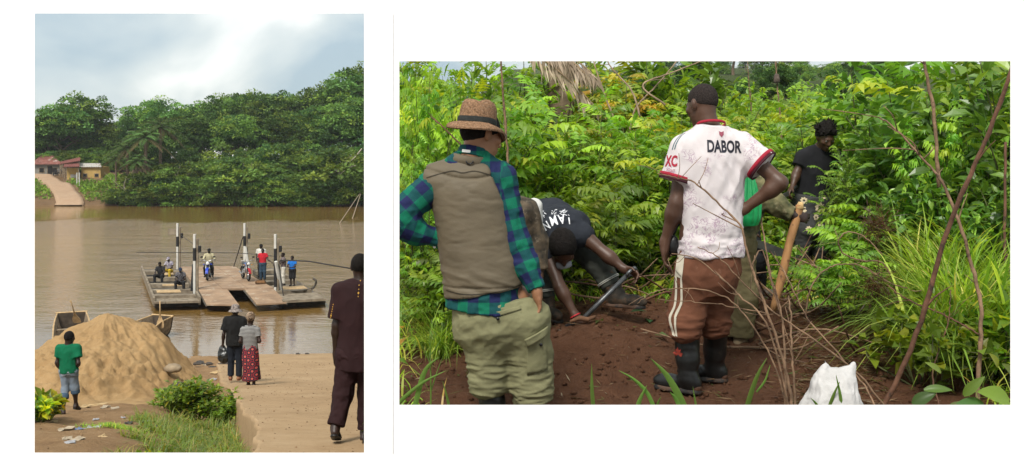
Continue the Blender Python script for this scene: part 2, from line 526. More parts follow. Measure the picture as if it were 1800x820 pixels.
# ---- white page border built as a standing panel, with openings onto the two places
def page_border():
    m = mat("page_border_white", (.90, .90, .90), .85, .01, 3, .05, 200, spec=.1)
    D, T = 3.2, .05
    xs = [(-2.9, 0)] + [((px - 900) / 1800 * D, px) for px in (61, 640, 702, 1776)] + [(2.9, 0)]
    def zz(py): return CAMZ - (py - 260) / 1800 * D
    wall = thing('page_border', 'white page border built as a panel with two openings onto the river and the clearing', 'wall', (0, D, 0))
    ops = [(61, 640, 24, 796), (702, 1776, 108, 712)]
    fr, bk = [], []
    X = sorted({-2.9, 2.9} | {(p - 900) / 1800 * D for o in ops for p in o[:2]})
    Z = sorted({-.35, 2.15} | {zz(p) for o in ops for p in o[2:]})
    idx = {}
    V, F = [], []
    grow = {}
    for o in ops:
        xa, xb, zt, zb = (o[0] - 900) / 1800 * D, (o[1] - 900) / 1800 * D, zz(o[2]), zz(o[3])
        grow[xa] = -.030; grow[xb] = .030
        grow[zt] = .030; grow[zb] = -.030
    for side in (0, 1):
        for i, x in enumerate(X):
            for j, z in enumerate(Z):
                idx[(side, i, j)] = len(V)
                V.append((x + (grow.get(x, 0) if side else 0), T * side, z + (grow.get(z, 0) if side else 0)))
    def hole(i, j):
        cx, cz = (X[i] + X[i + 1]) / 2, (Z[j] + Z[j + 1]) / 2
        return any((o[0] - 900) / 1800 * D < cx < (o[1] - 900) / 1800 * D and zz(o[3]) < cz < zz(o[2]) for o in ops)
    nX, nZ = len(X) - 1, len(Z) - 1
    for i in range(nX):
        for j in range(nZ):
            if hole(i, j): continue
            F.append((idx[(0, i, j)], idx[(0, i + 1, j)], idx[(0, i + 1, j + 1)], idx[(0, i, j + 1)]))
            F.append((idx[(1, i, j)], idx[(1, i, j + 1)], idx[(1, i + 1, j + 1)], idx[(1, i + 1, j)]))
            for di, dj, a, b in ((-1, 0, (i, j), (i, j + 1)), (1, 0, (i + 1, j + 1), (i + 1, j)), (0, -1, (i + 1, j), (i, j)), (0, 1, (i, j + 1), (i + 1, j + 1))):
                ii, jj = i + di, j + dj
                if ii < 0 or jj < 0 or ii >= nX or jj >= nZ or hole(ii, jj):
                    F.append((idx[(0, *b)], idx[(0, *a)], idx[(1, *a)], idx[(1, *b)]))
    obj('border_panel', mesh_of('border_panel', V, F, m, False), wall)
    mb = MB(); x = (690.5 - 900) / 1800 * D
    mb.box((x, -.001, (zz(24) + zz(796)) / 2), (.0021, .006, zz(24) - zz(796)))
    mb.build('page_divider', mat("pale_grey_strip", (.74, .74, .75), .7, .03, bump=0), wall)  # the thin grey dividing line of the page, built as a strip
page_border()

# ---- left: river bank, concrete ramp, water, far bank
def dirt_mat(name, c1, c2, c3, sc=1.0, bump=.6, bd=.03, rough=.95):
    m, t, b = _nodes(name)
    N, L = t.nodes.new, t.links.new
    tcn = N("ShaderNodeTexCoord")
    def noise(s, d=6, r=.6):
        n = N("ShaderNodeTexNoise"); n.inputs["Scale"].default_value = s; n.inputs["Detail"].default_value = d; n.inputs["Roughness"].default_value = r
        L(tcn.outputs["Object"], n.inputs["Vector"]); return n
    a, bb, c = noise(.7 * sc), noise(5 * sc, 8, .7), noise(38 * sc, 6, .7)
    r = N("ShaderNodeValToRGB")
    r.color_ramp.elements[0].position = .33; r.color_ramp.elements[0].color = (*c2, 1)
    r.color_ramp.elements[1].position = .67; r.color_ramp.elements[1].color = (*c3, 1)
    e = r.color_ramp.elements.new(.5); e.color = (*c1, 1)
    ad = N("ShaderNodeMixRGB"); ad.inputs["Fac"].default_value = .5
    L(a.outputs["Fac"], ad.inputs["Color1"]); L(bb.outputs["Fac"], ad.inputs["Color2"])
    ad2 = N("ShaderNodeMixRGB"); ad2.inputs["Fac"].default_value = .3
    L(ad.outputs["Color"], ad2.inputs["Color1"]); L(c.outputs["Fac"], ad2.inputs["Color2"])
    L(ad2.outputs["Color"], r.inputs["Fac"]); L(r.outputs["Color"], b.inputs["Base Color"])
    b.inputs["Roughness"].default_value = rough; b.inputs["Specular IOR Level"].default_value = .15
    m1 = N("ShaderNodeMath"); m1.operation = 'ADD'; L(bb.outputs["Fac"], m1.inputs[0]); L(c.outputs["Fac"], m1.inputs[1])
    bp = N("ShaderNodeBump"); bp.inputs["Strength"].default_value = bump; bp.inputs["Distance"].default_value = bd
    L(m1.outputs[0], bp.inputs["Height"]); L(bp.outputs["Normal"], b.inputs["Normal"])
    return m
BANK = dirt_mat("bank_earth", (.28, .172, .085), (.165, .090, .042), (.39, .265, .145), 1.0, .9, .04)
Vv, F = grid(lambda Y: edge_x(Y) - 30 - Y * .2, lambda Y: np.maximum(edge_x(Y) + 1.2, -.125 * Y + .2), -6, 46, 170, 200, z_bank)
tag(obj('river_bank_ground', mesh_of('river_bank_ground', Vv, F, BANK)), kind='structure')
RAMPM = dirt_mat("worn_ramp_concrete", (.345, .235, .130), (.23, .150, .080), (.43, .31, .185), 1.0, .35, .012, .9)
def z_ramp_d(x, Y): return z_ramp(x, Y) + .02 * fbm2(x, Y, .8, 3) + .006 * fbm2(x, Y, 5, 3)
ny = 150
Yv = np.linspace(3.6, 42, ny)
Vv, F = grid(lambda Y: edge_x(Y) + .05 * fbm2(Y, Y * 0, 1.7, 4), lambda Y: -.128 * Y + .45 + 0 * Y, 3.6, 42, 60, ny, z_ramp_d)
Vv = Vv.reshape(ny, 60, 3)
low = Vv[:, :1].copy(); low[..., 2] -= .55; low[..., 0] -= .03
lip = Vv[:, :1].copy(); lip[..., 2] -= .05; lip[..., 0] -= .012
low2 = Vv[:, -1:].copy(); low2[..., 2] -= .5
Vv = np.concatenate([low, lip, Vv, low2], 1)
i = np.arange(ny * 63).reshape(ny, 63)
F = np.stack([i[:-1, :-1], i[:-1, 1:], i[1:, 1:], i[1:, :-1]], -1).reshape(-1, 4)
tag(obj('ramp_pavement', mesh_of('ramp_pavement', Vv.reshape(-1, 3), F, RAMPM)), kind='structure')

def water_mat():
    m, t, b = _nodes("muddy_river_water")
    N, L = t.nodes.new, t.links.new
    tcn = N("ShaderNodeTexCoord")
    def noise(s, stretch, d=4, r=.55):
        mp_ = N("ShaderNodeMapping"); mp_.inputs["Scale"].default_value = stretch; L(tcn.outputs["Object"], mp_.inputs["Vector"])
        n = N("ShaderNodeTexNoise"); n.inputs["Scale"].default_value = s; n.inputs["Detail"].default_value = d; n.inputs["Roughness"].default_value = r
        L(mp_.outputs["Vector"], n.inputs["Vector"]); return n
    big = noise(.05, (1, .8, 1), 3); rip = noise(.42, (.40, 1, 1), 7, .62); fine = noise(4.0, (.6, 1, 1), 3)
    r = N("ShaderNodeValToRGB"); r.color_ramp.elements[0].color = (.172, .096, .024, 1); r.color_ramp.elements[1].color = (.215, .130, .038, 1)
    r.color_ramp.elements[0].position = .35; r.color_ramp.elements[1].position = .65
    L(big.outputs["Fac"], r.inputs["Fac"]); L(r.outputs["Color"], b.inputs["Base Color"])
    b.inputs["Roughness"].default_value = .06; b.inputs["IOR"].default_value = 1.65; b.inputs["Specular IOR Level"].default_value = .9
    # the current ruffles the middle of the river; towards both shores it lies smooth
    sp = N("ShaderNodeSeparateXYZ"); L(tcn.outputs["Object"], sp.inputs["Vector"])
    yn = N("ShaderNodeMath"); yn.operation = 'MULTIPLY_ADD'; L(noise(.045, (1, .25, 1), 4, .6).outputs["Fac"], yn.inputs[0]); yn.inputs[1].default_value = 46; L(sp.outputs["Y"], yn.inputs[2])
    def rampf(a, b_, lo, hi):
        k = N("ShaderNodeMapRange"); k.interpolation_type = 'SMOOTHSTEP'
        k.inputs["From Min"].default_value = a; k.inputs["From Max"].default_value = b_; k.inputs["To Min"].default_value = lo; k.inputs["To Max"].default_value = hi
        L(yn.outputs[0], k.inputs["Value"]); return k
    k1, k2 = rampf(66, 90, .06, 1.0), rampf(122, 136, 1.0, .06)
    bigr = N("ShaderNodeMapRange"); bigr.inputs["From Min"].default_value = .3; bigr.inputs["From Max"].default_value = .65; bigr.inputs["To Min"].default_value = .45; bigr.inputs["To Max"].default_value = 1.0
    L(big.outputs["Fac"], bigr.inputs["Value"])
    mm = N("ShaderNodeMath"); mm.operation = 'MULTIPLY'; L(k1.outputs["Result"], mm.inputs[0]); L(k2.outputs["Result"], mm.inputs[1])
    mm2 = N("ShaderNodeMath"); mm2.operation = 'MULTIPLY'; L(mm.outputs[0], mm2.inputs[0]); L(bigr.outputs["Result"], mm2.inputs[1])
    h1 = N("ShaderNodeMath"); h1.operation = 'MULTIPLY_ADD'; L(fine.outputs["Fac"], h1.inputs[0]); h1.inputs[1].default_value = .30; L(rip.outputs["Fac"], h1.inputs[2])
    bp = N("ShaderNodeBump"); bp.inputs["Distance"].default_value = .7
    L(mm2.outputs[0], bp.inputs["Strength"]); L(h1.outputs[0], bp.inputs["Height"]); L(bp.outputs["Normal"], b.inputs["Normal"])
    return m
Vv, F = grid(lambda Y: -60 - Y * .9, lambda Y: -.02 * Y + 1 + 0 * Y, 30, 150, 30, 30, lambda X, Y: WZ + 0 * X)
tag(obj('river_water', mesh_of('river_water', Vv, F, water_mat())), kind='structure')

# far bank: rises from the waterline, with a clay path up to the houses
def shore_y(x): return 140 + .8 * fbm2(x, x * 0, .12, 3)
def z_far(x, Y):
    d = Y - shore_y(x)
    z = np.interp(d, [-6, -1.5, 0, 1.2, 3.5, 8, 13.5, 22, 30, 60, 300], [-3, -.6, -.05, .5, .95, 1.6, 2.5, 3.4, 3.7, 4.6, 8])
    return WZ + z + sstep(0, 3, d) * .35 * fbm2(x, Y, .35, 4)
path_pts = [(124, 362, 140), (119, 346, 143.5), (110, 334, 148), (96, 320, 153.5), (82, 311, 158), (66, 306.5, 162)]
def path_c(Y):
    c = [(p[0] - 900) / 1800 * p[2] for p in path_pts]; y = [p[2] for p in path_pts]
    return np.interp(Y, y, c)
def path_d(x, Y): return np.abs(x - path_c(Y))
FARM = dirt_mat("far_bank_earth", (.17, .105, .055), (.10, .06, .03), (.26, .165, .09), .5, .8, .15)
Vv, F = grid(lambda Y: -130 + 0 * Y, lambda Y: 6 + 0 * Y, 134, 230, 200, 90, z_far)
tag(obj('far_bank_ground', mesh_of('far_bank_ground', Vv, F, FARM)), kind='structure')
def z_path(x, Y): return z_far(path_c(Y), Y) * .65 + .35 * z_far(path_c(Y) + 1, Y) + .28
Vv, F = grid(lambda Y: path_c(Y) - np.interp(Y, [140, 146, 162], [1.95, 1.75, 1.6]), lambda Y: path_c(Y) + np.interp(Y, [140, 146, 162], [1.85, 1.75, 1.6]), 139.4, 164, 8, 40, lambda X, Y: z_path(X, Y) + .03 * fbm2(X, Y, .6, 3))
Vv = Vv.reshape(40, 8, 3); a = Vv[:, :1].copy(); b = Vv[:, -1:].copy(); a[..., 2] -= .8; b[..., 2] -= .8
Vv = np.concatenate([a, Vv, b], 1); i = np.arange(400).reshape(40, 10)
F = np.stack([i[:-1, :-1], i[:-1, 1:], i[1:, 1:], i[1:, :-1]], -1).reshape(-1, 4)
tag(obj('far_path', mesh_of('far_path', Vv.reshape(-1, 3), F, dirt_mat("clay_path", (.33, .225, .145), (.27, .175, .11), (.38, .27, .18), .4, .3, .05))), kind='structure')

# ---- right: the clearing and the land behind it
def soil_mat():
    m = dirt_mat("dark_red_soil", (.150, .068, .036), (.086, .038, .020), (.215, .108, .060), 2.2, 1.0, .05)
    return m
def z_soil(x, Y):
    z = z_right(x, Y)
    c = clear_mask(x, Y)
    return z + c * (.026 * np.abs(fbm2(x, Y, 4, 5, .6, 1)) + .012 * fbm2(x, Y, 14, 3, .6, 3) - .01)
SOIL = soil_mat()
nx, ny = 330, 210
def xl(Y): return -.118 * Y - .05
Vv, F = grid(lambda Y: xl(Y), lambda Y: .54 * Y + 1.2, 3.0, 9.5, nx, ny, z_soil)
Vv = Vv.reshape(ny, nx, 3); a = Vv[:, :1].copy(); a[..., 2] = np.minimum(a[..., 2] - .4, CAMZ - h_left(a[..., 1]) - .5); a[..., 0] -= .08
Vv = np.concatenate([a, Vv], 1); i = np.arange(ny * (nx + 1)).reshape(ny, nx + 1)
F = np.stack([i[:-1, :-1], i[:-1, 1:], i[1:, 1:], i[1:, :-1]], -1).reshape(-1, 4)
tag(obj('clearing_ground', mesh_of('clearing_ground', Vv.reshape(-1, 3), F, SOIL)), kind='structure')
UNDER = dirt_mat("dark_litter_soil", (.045, .032, .016), (.022, .02, .009), (.075, .055, .028), 1.2, .9, .06)  # dark brown litter soil of the thicket floor
def ground_sheet(name, y0, y1, nx, ny, m, x1=lambda Y: .56 * Y + 6):
    Vv, F = grid(lambda Y: xl(Y), x1, y0, y1, nx, ny, z_right)
    Vv = Vv.reshape(ny, nx, 3); a = Vv[:, :1].copy(); a[..., 2] = np.minimum(CAMZ - h_left(np.minimum(a[..., 1], 60)) - .6, a[..., 2] - .3); a[..., 0] -= .3
    Vv = np.concatenate([a, Vv], 1); i = np.arange(ny * (nx + 1)).reshape(ny, nx + 1)
    F = np.stack([i[:-1, :-1], i[:-1, 1:], i[1:, 1:], i[1:, :-1]], -1).reshape(-1, 4)
    tag(obj(name, mesh_of(name, Vv.reshape(-1, 3), F, m)), kind='structure')
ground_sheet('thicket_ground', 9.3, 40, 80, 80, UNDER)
Vv, F = grid(-1, lambda Y: 8 + 0 * Y, -8, 3.2, 30, 30, lambda X, Y: z_right(X, Y) - .03 + 0 * X)
tag(obj('grass_verge_ground', mesh_of('grass_verge_ground', Vv, F, SOIL)), kind='structure')
HILLM = dirt_mat("hill_scrub", (.060, .085, .022), (.035, .055, .016), (.09, .11, .03), .05, .8, 1.0)
Vv, F = grid(lambda Y: -.10 * Y - .6, lambda Y: .75 * Y + 10, 39, 700, 70, 90, z_right)
tag(obj('hill_ground', mesh_of('hill_ground', Vv, F, HILLM)), kind='structure')
print("setting", round(time.time() - T0, 1))
# ---------------------------------------------------------------- people
SKIN = mat("skin_dark", (.070, .033, .019), .48, .2, 5, .12, 60, spec=.45)
SKIN_D = mat("skin_deep", (.026, .013, .009), .48, .2, 5, .1, 60, spec=.45)
SKIN_T = mat("skin_tan", (.30, .145, .075), .5, .12, 6, .1, 70, spec=.4)
HAIR = mat("black_hair", (.010, .008, .007), .85, .3, 60, .8, 220, spec=.15)
def frame3(f, u):
    f = nrm(f); u = np.asarray(u, float); u = nrm(u - f * (u @ f))
    return np.cross(f, u), f, u                     # right, forward, up
def stand(h=1.75, **kw):
    s = h / 1.75
    J = dict(pel=V3(0, 0, .95), neck=V3(0, -.01, 1.485), head=V3(0, .025, 1.625), hf=V3(0, 1, 0), hu=V3(0, 0, 1),
             shL=V3(-.185, 0, 1.42), elL=V3(-.235, -.02, 1.12), wrL=V3(-.235, .05, .86),
             shR=V3(.185, 0, 1.42), elR=V3(.235, -.02, 1.12), wrR=V3(.235, .05, .86),
             hipL=V3(-.088, 0, .92), knL=V3(-.098, .02, .5), anL=V3(-.1, -.02, .085), ftL=V3(-.12, 1, 0),
             hipR=V3(.088, 0, .92), knR=V3(.098, .02, .5), anR=V3(.1, -.02, .085), ftR=V3(.12, 1, 0))
    for k in J:
        if k not in ('hf', 'hu', 'ftL', 'ftR'): J[k] = J[k] * s
    for k, v in kw.items(): J[k] = v if isinstance(v, (dict, float, int)) else np.asarray(v, float)
    J['s'] = s
    J.setdefault('right', nrm(J['shR'] - J['shL']))
    return J
def hand_prims(sd, wr, d, t, n, s=1.0, curl=(.25, .35, .4, .45), th=.5, k=.007):
    """palm, four fingers of three segments and a thumb; d along the fingers, t to the thumb side, n where the palm faces"""
    d = nrm(d); t = nrm(np.asarray(t, float) - d * (np.asarray(t, float) @ d)); c = np.cross(d, t); c = c * np.sign((c @ np.asarray(n, float)) or 1)
    M = np.stack([t, d, c], 1)
    wr = np.asarray(wr, float)
    sd.ell(wr + d * .05 * s, (.040 * s, .054 * s, .0165 * s), M, .02)
    sd.cone(wr - d * .01 * s, wr + d * .03 * s, .025 * s, .024 * s, .02)
    for i, (o, ln, r) in enumerate(((.031, .074, .0088), (.0105, .082, .0092), (-.0105, .077, .0088), (-.030, .060, .0078))):
        p = wr + (d * (.088 - abs(i - 1.2) * .004) + t * o) * s
        dirn = nrm(d + t * o * 1.2)
        a = curl[i]
        for j, fr in enumerate((.45, .3, .25)):
            cs, sn = math.cos(a), math.sin(a)
            dirn = nrm(dirn * cs + c * sn - (dirn @ c) * c * (1 - cs) * 0)
            q = p + dirn * ln * fr * s
            sd.cone(p, q, r * s * (1 - .1 * j), r * s * (.92 - .1 * j), k)
            p = q
            # turn again about the knuckle axis
            cc = nrm(np.cross(np.cross(dirn, c), dirn)); c2 = cc
            a = curl[i] * (1.0 if j == 0 else .7)
            dirn = nrm(dirn * math.cos(a) + c2 * math.sin(a)) if j < 1 else dirn
    p = wr + (d * .022 + t * .028) * s
    q = p + nrm(d * .7 + t * .75 + c * th * .5) * .042 * s
    e = q + nrm(d * .9 + t * .25 + c * th) * .032 * s
    sd.cone(p, q, .0135 * s, .0105 * s, .012)
    sd.cone(q, e, .0105 * s, .008 * s, .006)
    return sd
def head_prims(sd, J, hs=1.0, face=True):
    r, f, u = frame3(J['hf'], J['hu'])
    M = np.stack([r, f, u], 1)
    C = J['head']
    at = lambda a, b, c: C + (r * a + f * b + u * c) * hs
    sd.ell(at(0, -.012, .028), np.array((.076, .097, .092)) * hs, M, .02)
    sd.ell(at(0, .025, -.035), np.array((.060, .070, .084)) * hs, M, .03)
    sd.cone(J['neck'], at(0, -.022, -.06), .06 * hs, .053 * hs, .03)
    if face:
        sd.ell(at(0, .066, -.098), np.array((.026, .022, .02)) * hs, M, .02)
        sd.cone(at(0, .088, .012), at(0, .107, -.026), .009 * hs, .0135 * hs, .01)
        sd.ell(at(0, .097, -.030), np.array((.020, .011, .010)) * hs, M, .008)
        sd.ell(at(0, .082, .027), np.array((.048, .014, .010)) * hs, M, .012)
        sd.ell(at(0, .092, -.056), np.array((.024, .011, .0065)) * hs, M, .004)
        sd.ell(at(0, .090, -.069), np.array((.021, .011, .0075)) * hs, M, .004)
        for sg in (-1, 1): sd.ell(at(sg * .046, .062, -.015), np.array((.022, .022, .02)) * hs, M, .02)
    for sg in (-1, 1):
        Me = np.stack([r * sg, f, u], 1)
        sd.ell(at(sg * .077, -.010, -.008), np.array((.010, .019, .032)) * hs, Me, .008)
        sd.ell(at(sg * .086, -.018, .002), np.array((.007, .014, .024)) * hs, Me, .006)
    return sd
TORSO = dict(ts=(-.12, 0, .25, .55, .8, .93, 1.0), rx=(.13, .162, .138, .160, .168, .12, .07), ry=(.10, .112, .098, .110, .100, .078, .058))
def body_sdf(J, hs=None, g=1.0, face=True, hands=True, feet=True, hL=None, hR=None):
    s = J['s']; hs = hs or s
    sd = Sdf(.035)
    sd.loft(J['pel'], J['neck'], J['right'], TORSO['ts'], np.array(TORSO['rx']) * s * g, np.array(TORSO['ry']) * s * g)
    for S in 'LR':
        sh, el, wr = J['sh' + S], J['el' + S], J['wr' + S]
        sd.cone(lerp(J['neck'], sh, .15), sh, .05 * s, .058 * s)
        sd.cone(sh, el, .052 * s * g, .038 * s)
        sd.cone(el, lerp(el, wr, .25), .038 * s, .041 * s); sd.cone(lerp(el, wr, .25), wr, .041 * s, .026 * s)
        hp, kn, an = J['hip' + S], J['kn' + S], J['an' + S]
        sd.cone(hp, kn, .086 * s * g, .054 * s)
        fw = J['ft' + S]
        calf = lerp(kn, an, .32) - nrm(np.array([fw[0], fw[1], 0])) * .012 * s
        sd.cone(kn, calf, .053 * s, .057 * s); sd.cone(calf, an, .054 * s, .034 * s)
        if feet:
            f = nrm(fw)
            heel = an - f * .045 * s - V3(0, 0, .05) * s
            ball = an + f * .125 * s - V3(0, 0, .055) * s
            sd.cone(an, heel, .034 * s, .028 * s); sd.cone(an, ball, .034 * s, .026 * s); sd.cone(heel, ball, .028 * s, .03 * s)
            sw = np.cross(f, V3(0, 0, 1))
            for o in (-.028, -.012, .004, .02, .034): sd.cone(ball + sw * o * s, ball + (f * (.07 - abs(o) * .4) + sw * o * 1.1 - V3(0, 0, .012)) * s, .012 * s, .010 * s, .008)
        if hands:
            hd = J.get('hand' + S) or {}
            sgn = -1 if S == 'L' else 1
            d = hd.get('d', nrm(wr - el)); t = hd.get('t', V3(-sgn * .2, 1, 0)); n = hd.get('n', V3(-sgn, 0, 0))
            hand_prims(sd, wr, d, t, n, s * hd.get('s', 1), hd.get('curl', (.2, .27, .32, .38)), hd.get('th', .4))
    head_prims(sd, J, hs, face)
    return sd
def hair_sdf(J, hs, th=.012, low=-.02, back=-.06, tall=0.0):
    """close-cropped hair: a shell over the skull, above a line that drops towards the nape"""
    r, f, u = frame3(J['hf'], J['hu'])
    M = np.stack([r, f, u], 1); C = J['head']
    at = lambda a, b, c: C + (r * a + f * b + u * c) * hs
    sd = Sdf(.01)
    sd.ell(at(0, -.014, .030 + tall * .5), np.array((.076 + th * .8, .097 + th * .6, .092 + th + tall * .5)) * hs, M)
    n = nrm(-u + f * ((low - back) / .17 * 1.0))
    sd.cut(at(0, .07, .045), nrm(f * 1.0 - u * .35))
    sd.cut(at(0, -.02, low), nrm(-u - f * ((back - low) / .1) * -1.0 * -1.0))
    return sd
def tee_sdf(J, fit=.022, sl=(.6, .6), hem=-.16, sr=.064, flare=.0, hemcut=None, g=1.0, sflare=.018, neck=1.0):
    s = J['s']
    sd = Sdf(.04)
    ts = np.array([hem, 0, .25, .55, .8, .93, neck])
    rx = (np.array([.155 + flare, .168 + flare * .6, .158, .168, .172, .125, .075]) * g + fit) * s
    ry = (np.array([.112 + flare * .7, .116 + flare * .4, .110, .114, .103, .082, .062]) * g + fit) * s
    sd.loft(J['pel'], J['neck'], J['right'], ts, rx, ry)
    for i, S in enumerate('LR'):
        sh, el, wr = J['sh' + S], J['el' + S], J['wr' + S]
        sd.cone(lerp(J['neck'], sh, .2) - V3(0, 0, .01), sh, (.048 + fit) * s, (.05 + fit) * s)
        t = sl[i]
        if t <= 0: continue
        if t <= 1: sd.cone(sh, lerp(sh, el, t), (sr - .008 + fit * .5) * s, (sr - .012 + sflare + fit * .5) * s, None, True)
        else:
            sd.cone(sh, el, (sr - .006 + fit * .4) * s, (sr - .016 + fit * .4) * s)
            sd.cone(el, lerp(el, wr, t - 1), (sr - .016 + fit * .4) * s, (sr - .026 + fit * .4) * s, None, True)
    if hemcut is not None: sd.cut(*hemcut)
    return sd
def trousers_sdf(J, fit=.018, end=(1, 1), top=.12, rk=None, re=None, low=0.0):
    s = J['s']
    sd = Sdf(.045)
    sd.loft(J['pel'], J['neck'], J['right'], (-.2, -.05, .04, top), np.array((.13, .172, .168, .158)) * s + fit, np.array((.10, .124, .12, .112)) * s + fit)
    for i, S in enumerate('LR'):
        hp, kn, an = J['hip' + S], J['kn' + S], J['an' + S]
        a = (rk or .060 + fit) * s; b = (re or .048 + fit) * s
        sd.cone(hp - V3(0, 0, low), kn, (.090 + fit) * s, a)
        t = end[i]
        if t > 0: sd.cone(kn, lerp(kn, an, t), a, b, None, True)
    return sd
def shoe(J, S, m, parent, res=.008, name='shoe', sole=None, h=.0, sandal=False):
    s = J['s']; an = J['an' + S]; f = nrm(J['ft' + S])
    dn = V3(0, 0, 1); dn = nrm(dn - f * (dn @ f))
    sw = np.cross(f, dn)
    M = np.stack([sw, f, dn], 1)
    sd = Sdf(.02)
    base = an - dn * .085 * s
    if not sandal:
        sd.ell(base + f * .12 * s + dn * .036 * s, np.array((.046, .095, .040)) * s, M)
        sd.ell(base - f * .03 * s + dn * .045 * s, np.array((.040, .055, .050)) * s, M)
        sd.cone(an - dn * .04 * s, an + dn * (.01 + h) * s, .05 * s, .048 * s, None, True)
        sd.cut(base + dn * .004, -dn)
        o = sdf_obj(sd, name, m, parent, res)
    so = Sdf(.02)
    so.cone(base - f * .045 * s, base + f * .15 * s, .036 * s, .046 * s)
    so.cut(base + dn * .018 * s, dn); so.cut(base - dn * .006 * s, -dn)
    sdf_obj(so, 'sole' if not sandal else name, sole or m, parent if sandal else o, res)
    if sandal:
        mb = MB()
        for sg in (-1, 1):
            mb.tube(spline([base + sw * sg * .04 * s + f * .04 * s + dn * .012, base + sw * sg * .028 * s + f * .09 * s + dn * .055 * s, base + f * .14 * s + dn * .03 * s], 7), .008 * s, 6)
        mb.build('sandal_strap', m, parent, True)
def eyes(J, parent, hs):
    r, f, u = frame3(J['hf'], J['hu']); C = J['head']
    w = mat("eye_white", (.13, .11, .10), .3, .05, bump=0); d = mat("eye_dark", (.012, .008, .006), .2, .1, bump=0)
    for sg in (-1, 1):
        c = C + (r * sg * .031 + f * .081 + u * .008) * hs
        mb = MB(); prof = [(math.sin(a) * .0125 * hs, -math.cos(a) * .0125 * hs) for a in np.linspace(0.01, math.pi - .01, 9)]
        mb.lathe(prof, 12, c); e_ = mb.build('eye', w, parent, True)
        mb = MB(); mb.lathe([(x * .5, z * .5) for x, z in prof], 10, c + f * .0075 * hs); mb.build('pupil', d, e_, True)
def seg_uv(segs):
    """cloth coordinates: along and around the nearest limb segment; torso keeps its own x and z"""
    def fn(V0):
        best = np.full(len(V0), 9.0); out = np.zeros((len(V0), 3))
        for kind, a, b, r in segs:
            a, b = np.asarray(a, float), np.asarray(b, float)
            L = np.linalg.norm(b - a); w = (b - a) / L
            q = V0 - a; t = np.clip(q @ w, 0, L)
            d = np.linalg.norm(q - t[:, None] * w, axis=1) - r
            sel = d < best; best[sel] = d[sel]
            e1 = nrm(np.cross(w, V3(0, 1, 0))); e2 = np.cross(e1, w)
            ang = np.arctan2(q @ e1, -(q @ e2) * np.sign((e2 @ V3(0, -1, 0)) or 1) * -1)
            if kind == 't': uv = np.stack([V0[:, 0], V0[:, 2], V0[:, 1] * 0], 1)
            else: uv = np.stack([ang * max(r, .04), q @ w, ang * 0], 1)
            out[sel] = uv[sel]
        return out
    return fn
# ================================================================ the clearing: the people
def plaid_mat():
    m, t, b = _nodes("green_navy_plaid")
    N, L = t.nodes.new, t.links.new
    a = N("ShaderNodeAttribute"); a.attribute_name = 'wuv'
    sp = N("ShaderNodeSeparateXYZ"); L(a.outputs["Vector"], sp.inputs["Vector"])
    st = []
    for ax in ("X", "Y"):
        m1 = N("ShaderNodeMath"); m1.operation = 'MULTIPLY'; m1.inputs[1].default_value = 1 / .112
        L(sp.outputs[ax], m1.inputs[0])
        m2 = N("ShaderNodeMath"); m2.operation = 'FRACT'; L(m1.outputs[0], m2.inputs[0])
        m3 = N("ShaderNodeMath"); m3.operation = 'GREATER_THAN'; m3.inputs[1].default_value = .5; L(m2.outputs[0], m3.inputs[0])
        st.append(m3)
    ad = N("ShaderNodeMath"); ad.operation = 'ADD'; L(st[0].outputs[0], ad.inputs[0]); L(st[1].outputs[0], ad.inputs[1])
    r = N("ShaderNodeValToRGB"); r.color_ramp.interpolation = 'CONSTANT'
    r.color_ramp.elements[0].position = 0; r.color_ramp.elements[0].color = (.004, .125, .070, 1)
    r.color_ramp.elements[1].position = .34; r.color_ramp.elements[1].color = (.006, .058, .062, 1)
    e = r.color_ramp.elements.new(.75); e.color = (.012, .016, .065, 1)
    dv = N("ShaderNodeMath"); dv.operation = 'MULTIPLY'; dv.inputs[1].default_value = .5; L(ad.outputs[0], dv.inputs[0])
    L(dv.outputs[0], r.inputs["Fac"])
    tcn = N("ShaderNodeTexCoord"); n = N("ShaderNodeTexNoise"); n.inputs["Scale"].default_value = 260; L(tcn.outputs["Object"], n.inputs["Vector"])
    mr = N("ShaderNodeMapRange"); mr.inputs["To Min"].default_value = .6; mr.inputs["To Max"].default_value = 1.45; L(n.outputs["Fac"], mr.inputs["Value"])
    mu = N("ShaderNodeMixRGB"); mu.blend_type = 'MULTIPLY'; mu.inputs["Fac"].default_value = 1
    L(r.outputs["Color"], mu.inputs["Color1"]); L(mr.outputs["Result"], mu.inputs["Color2"])
    L(mu.outputs["Color"], b.inputs["Base Color"]); b.inputs["Roughness"].default_value = .85; b.inputs["Specular IOR Level"].default_value = .2
    return m
PLAID = plaid_mat()
BOOT = mat("black_rubber", (.009, .0095, .0095), .36, .25, 8, .12, 30, spec=.4, wear=((.05, .032, .02), 7, .64))
def loc_px(px0, pyf, sc, y0=0.0):
    """local point of a figure whose feet stand at pixel (px0, pyf) with sc pixels to the metre"""
    return lambda px, py, y=0.0: V3((px - px0) / sc * (1 + y * sc / 1800), y, (pyf - py) / sc + (260 - py) / 1800 * y)
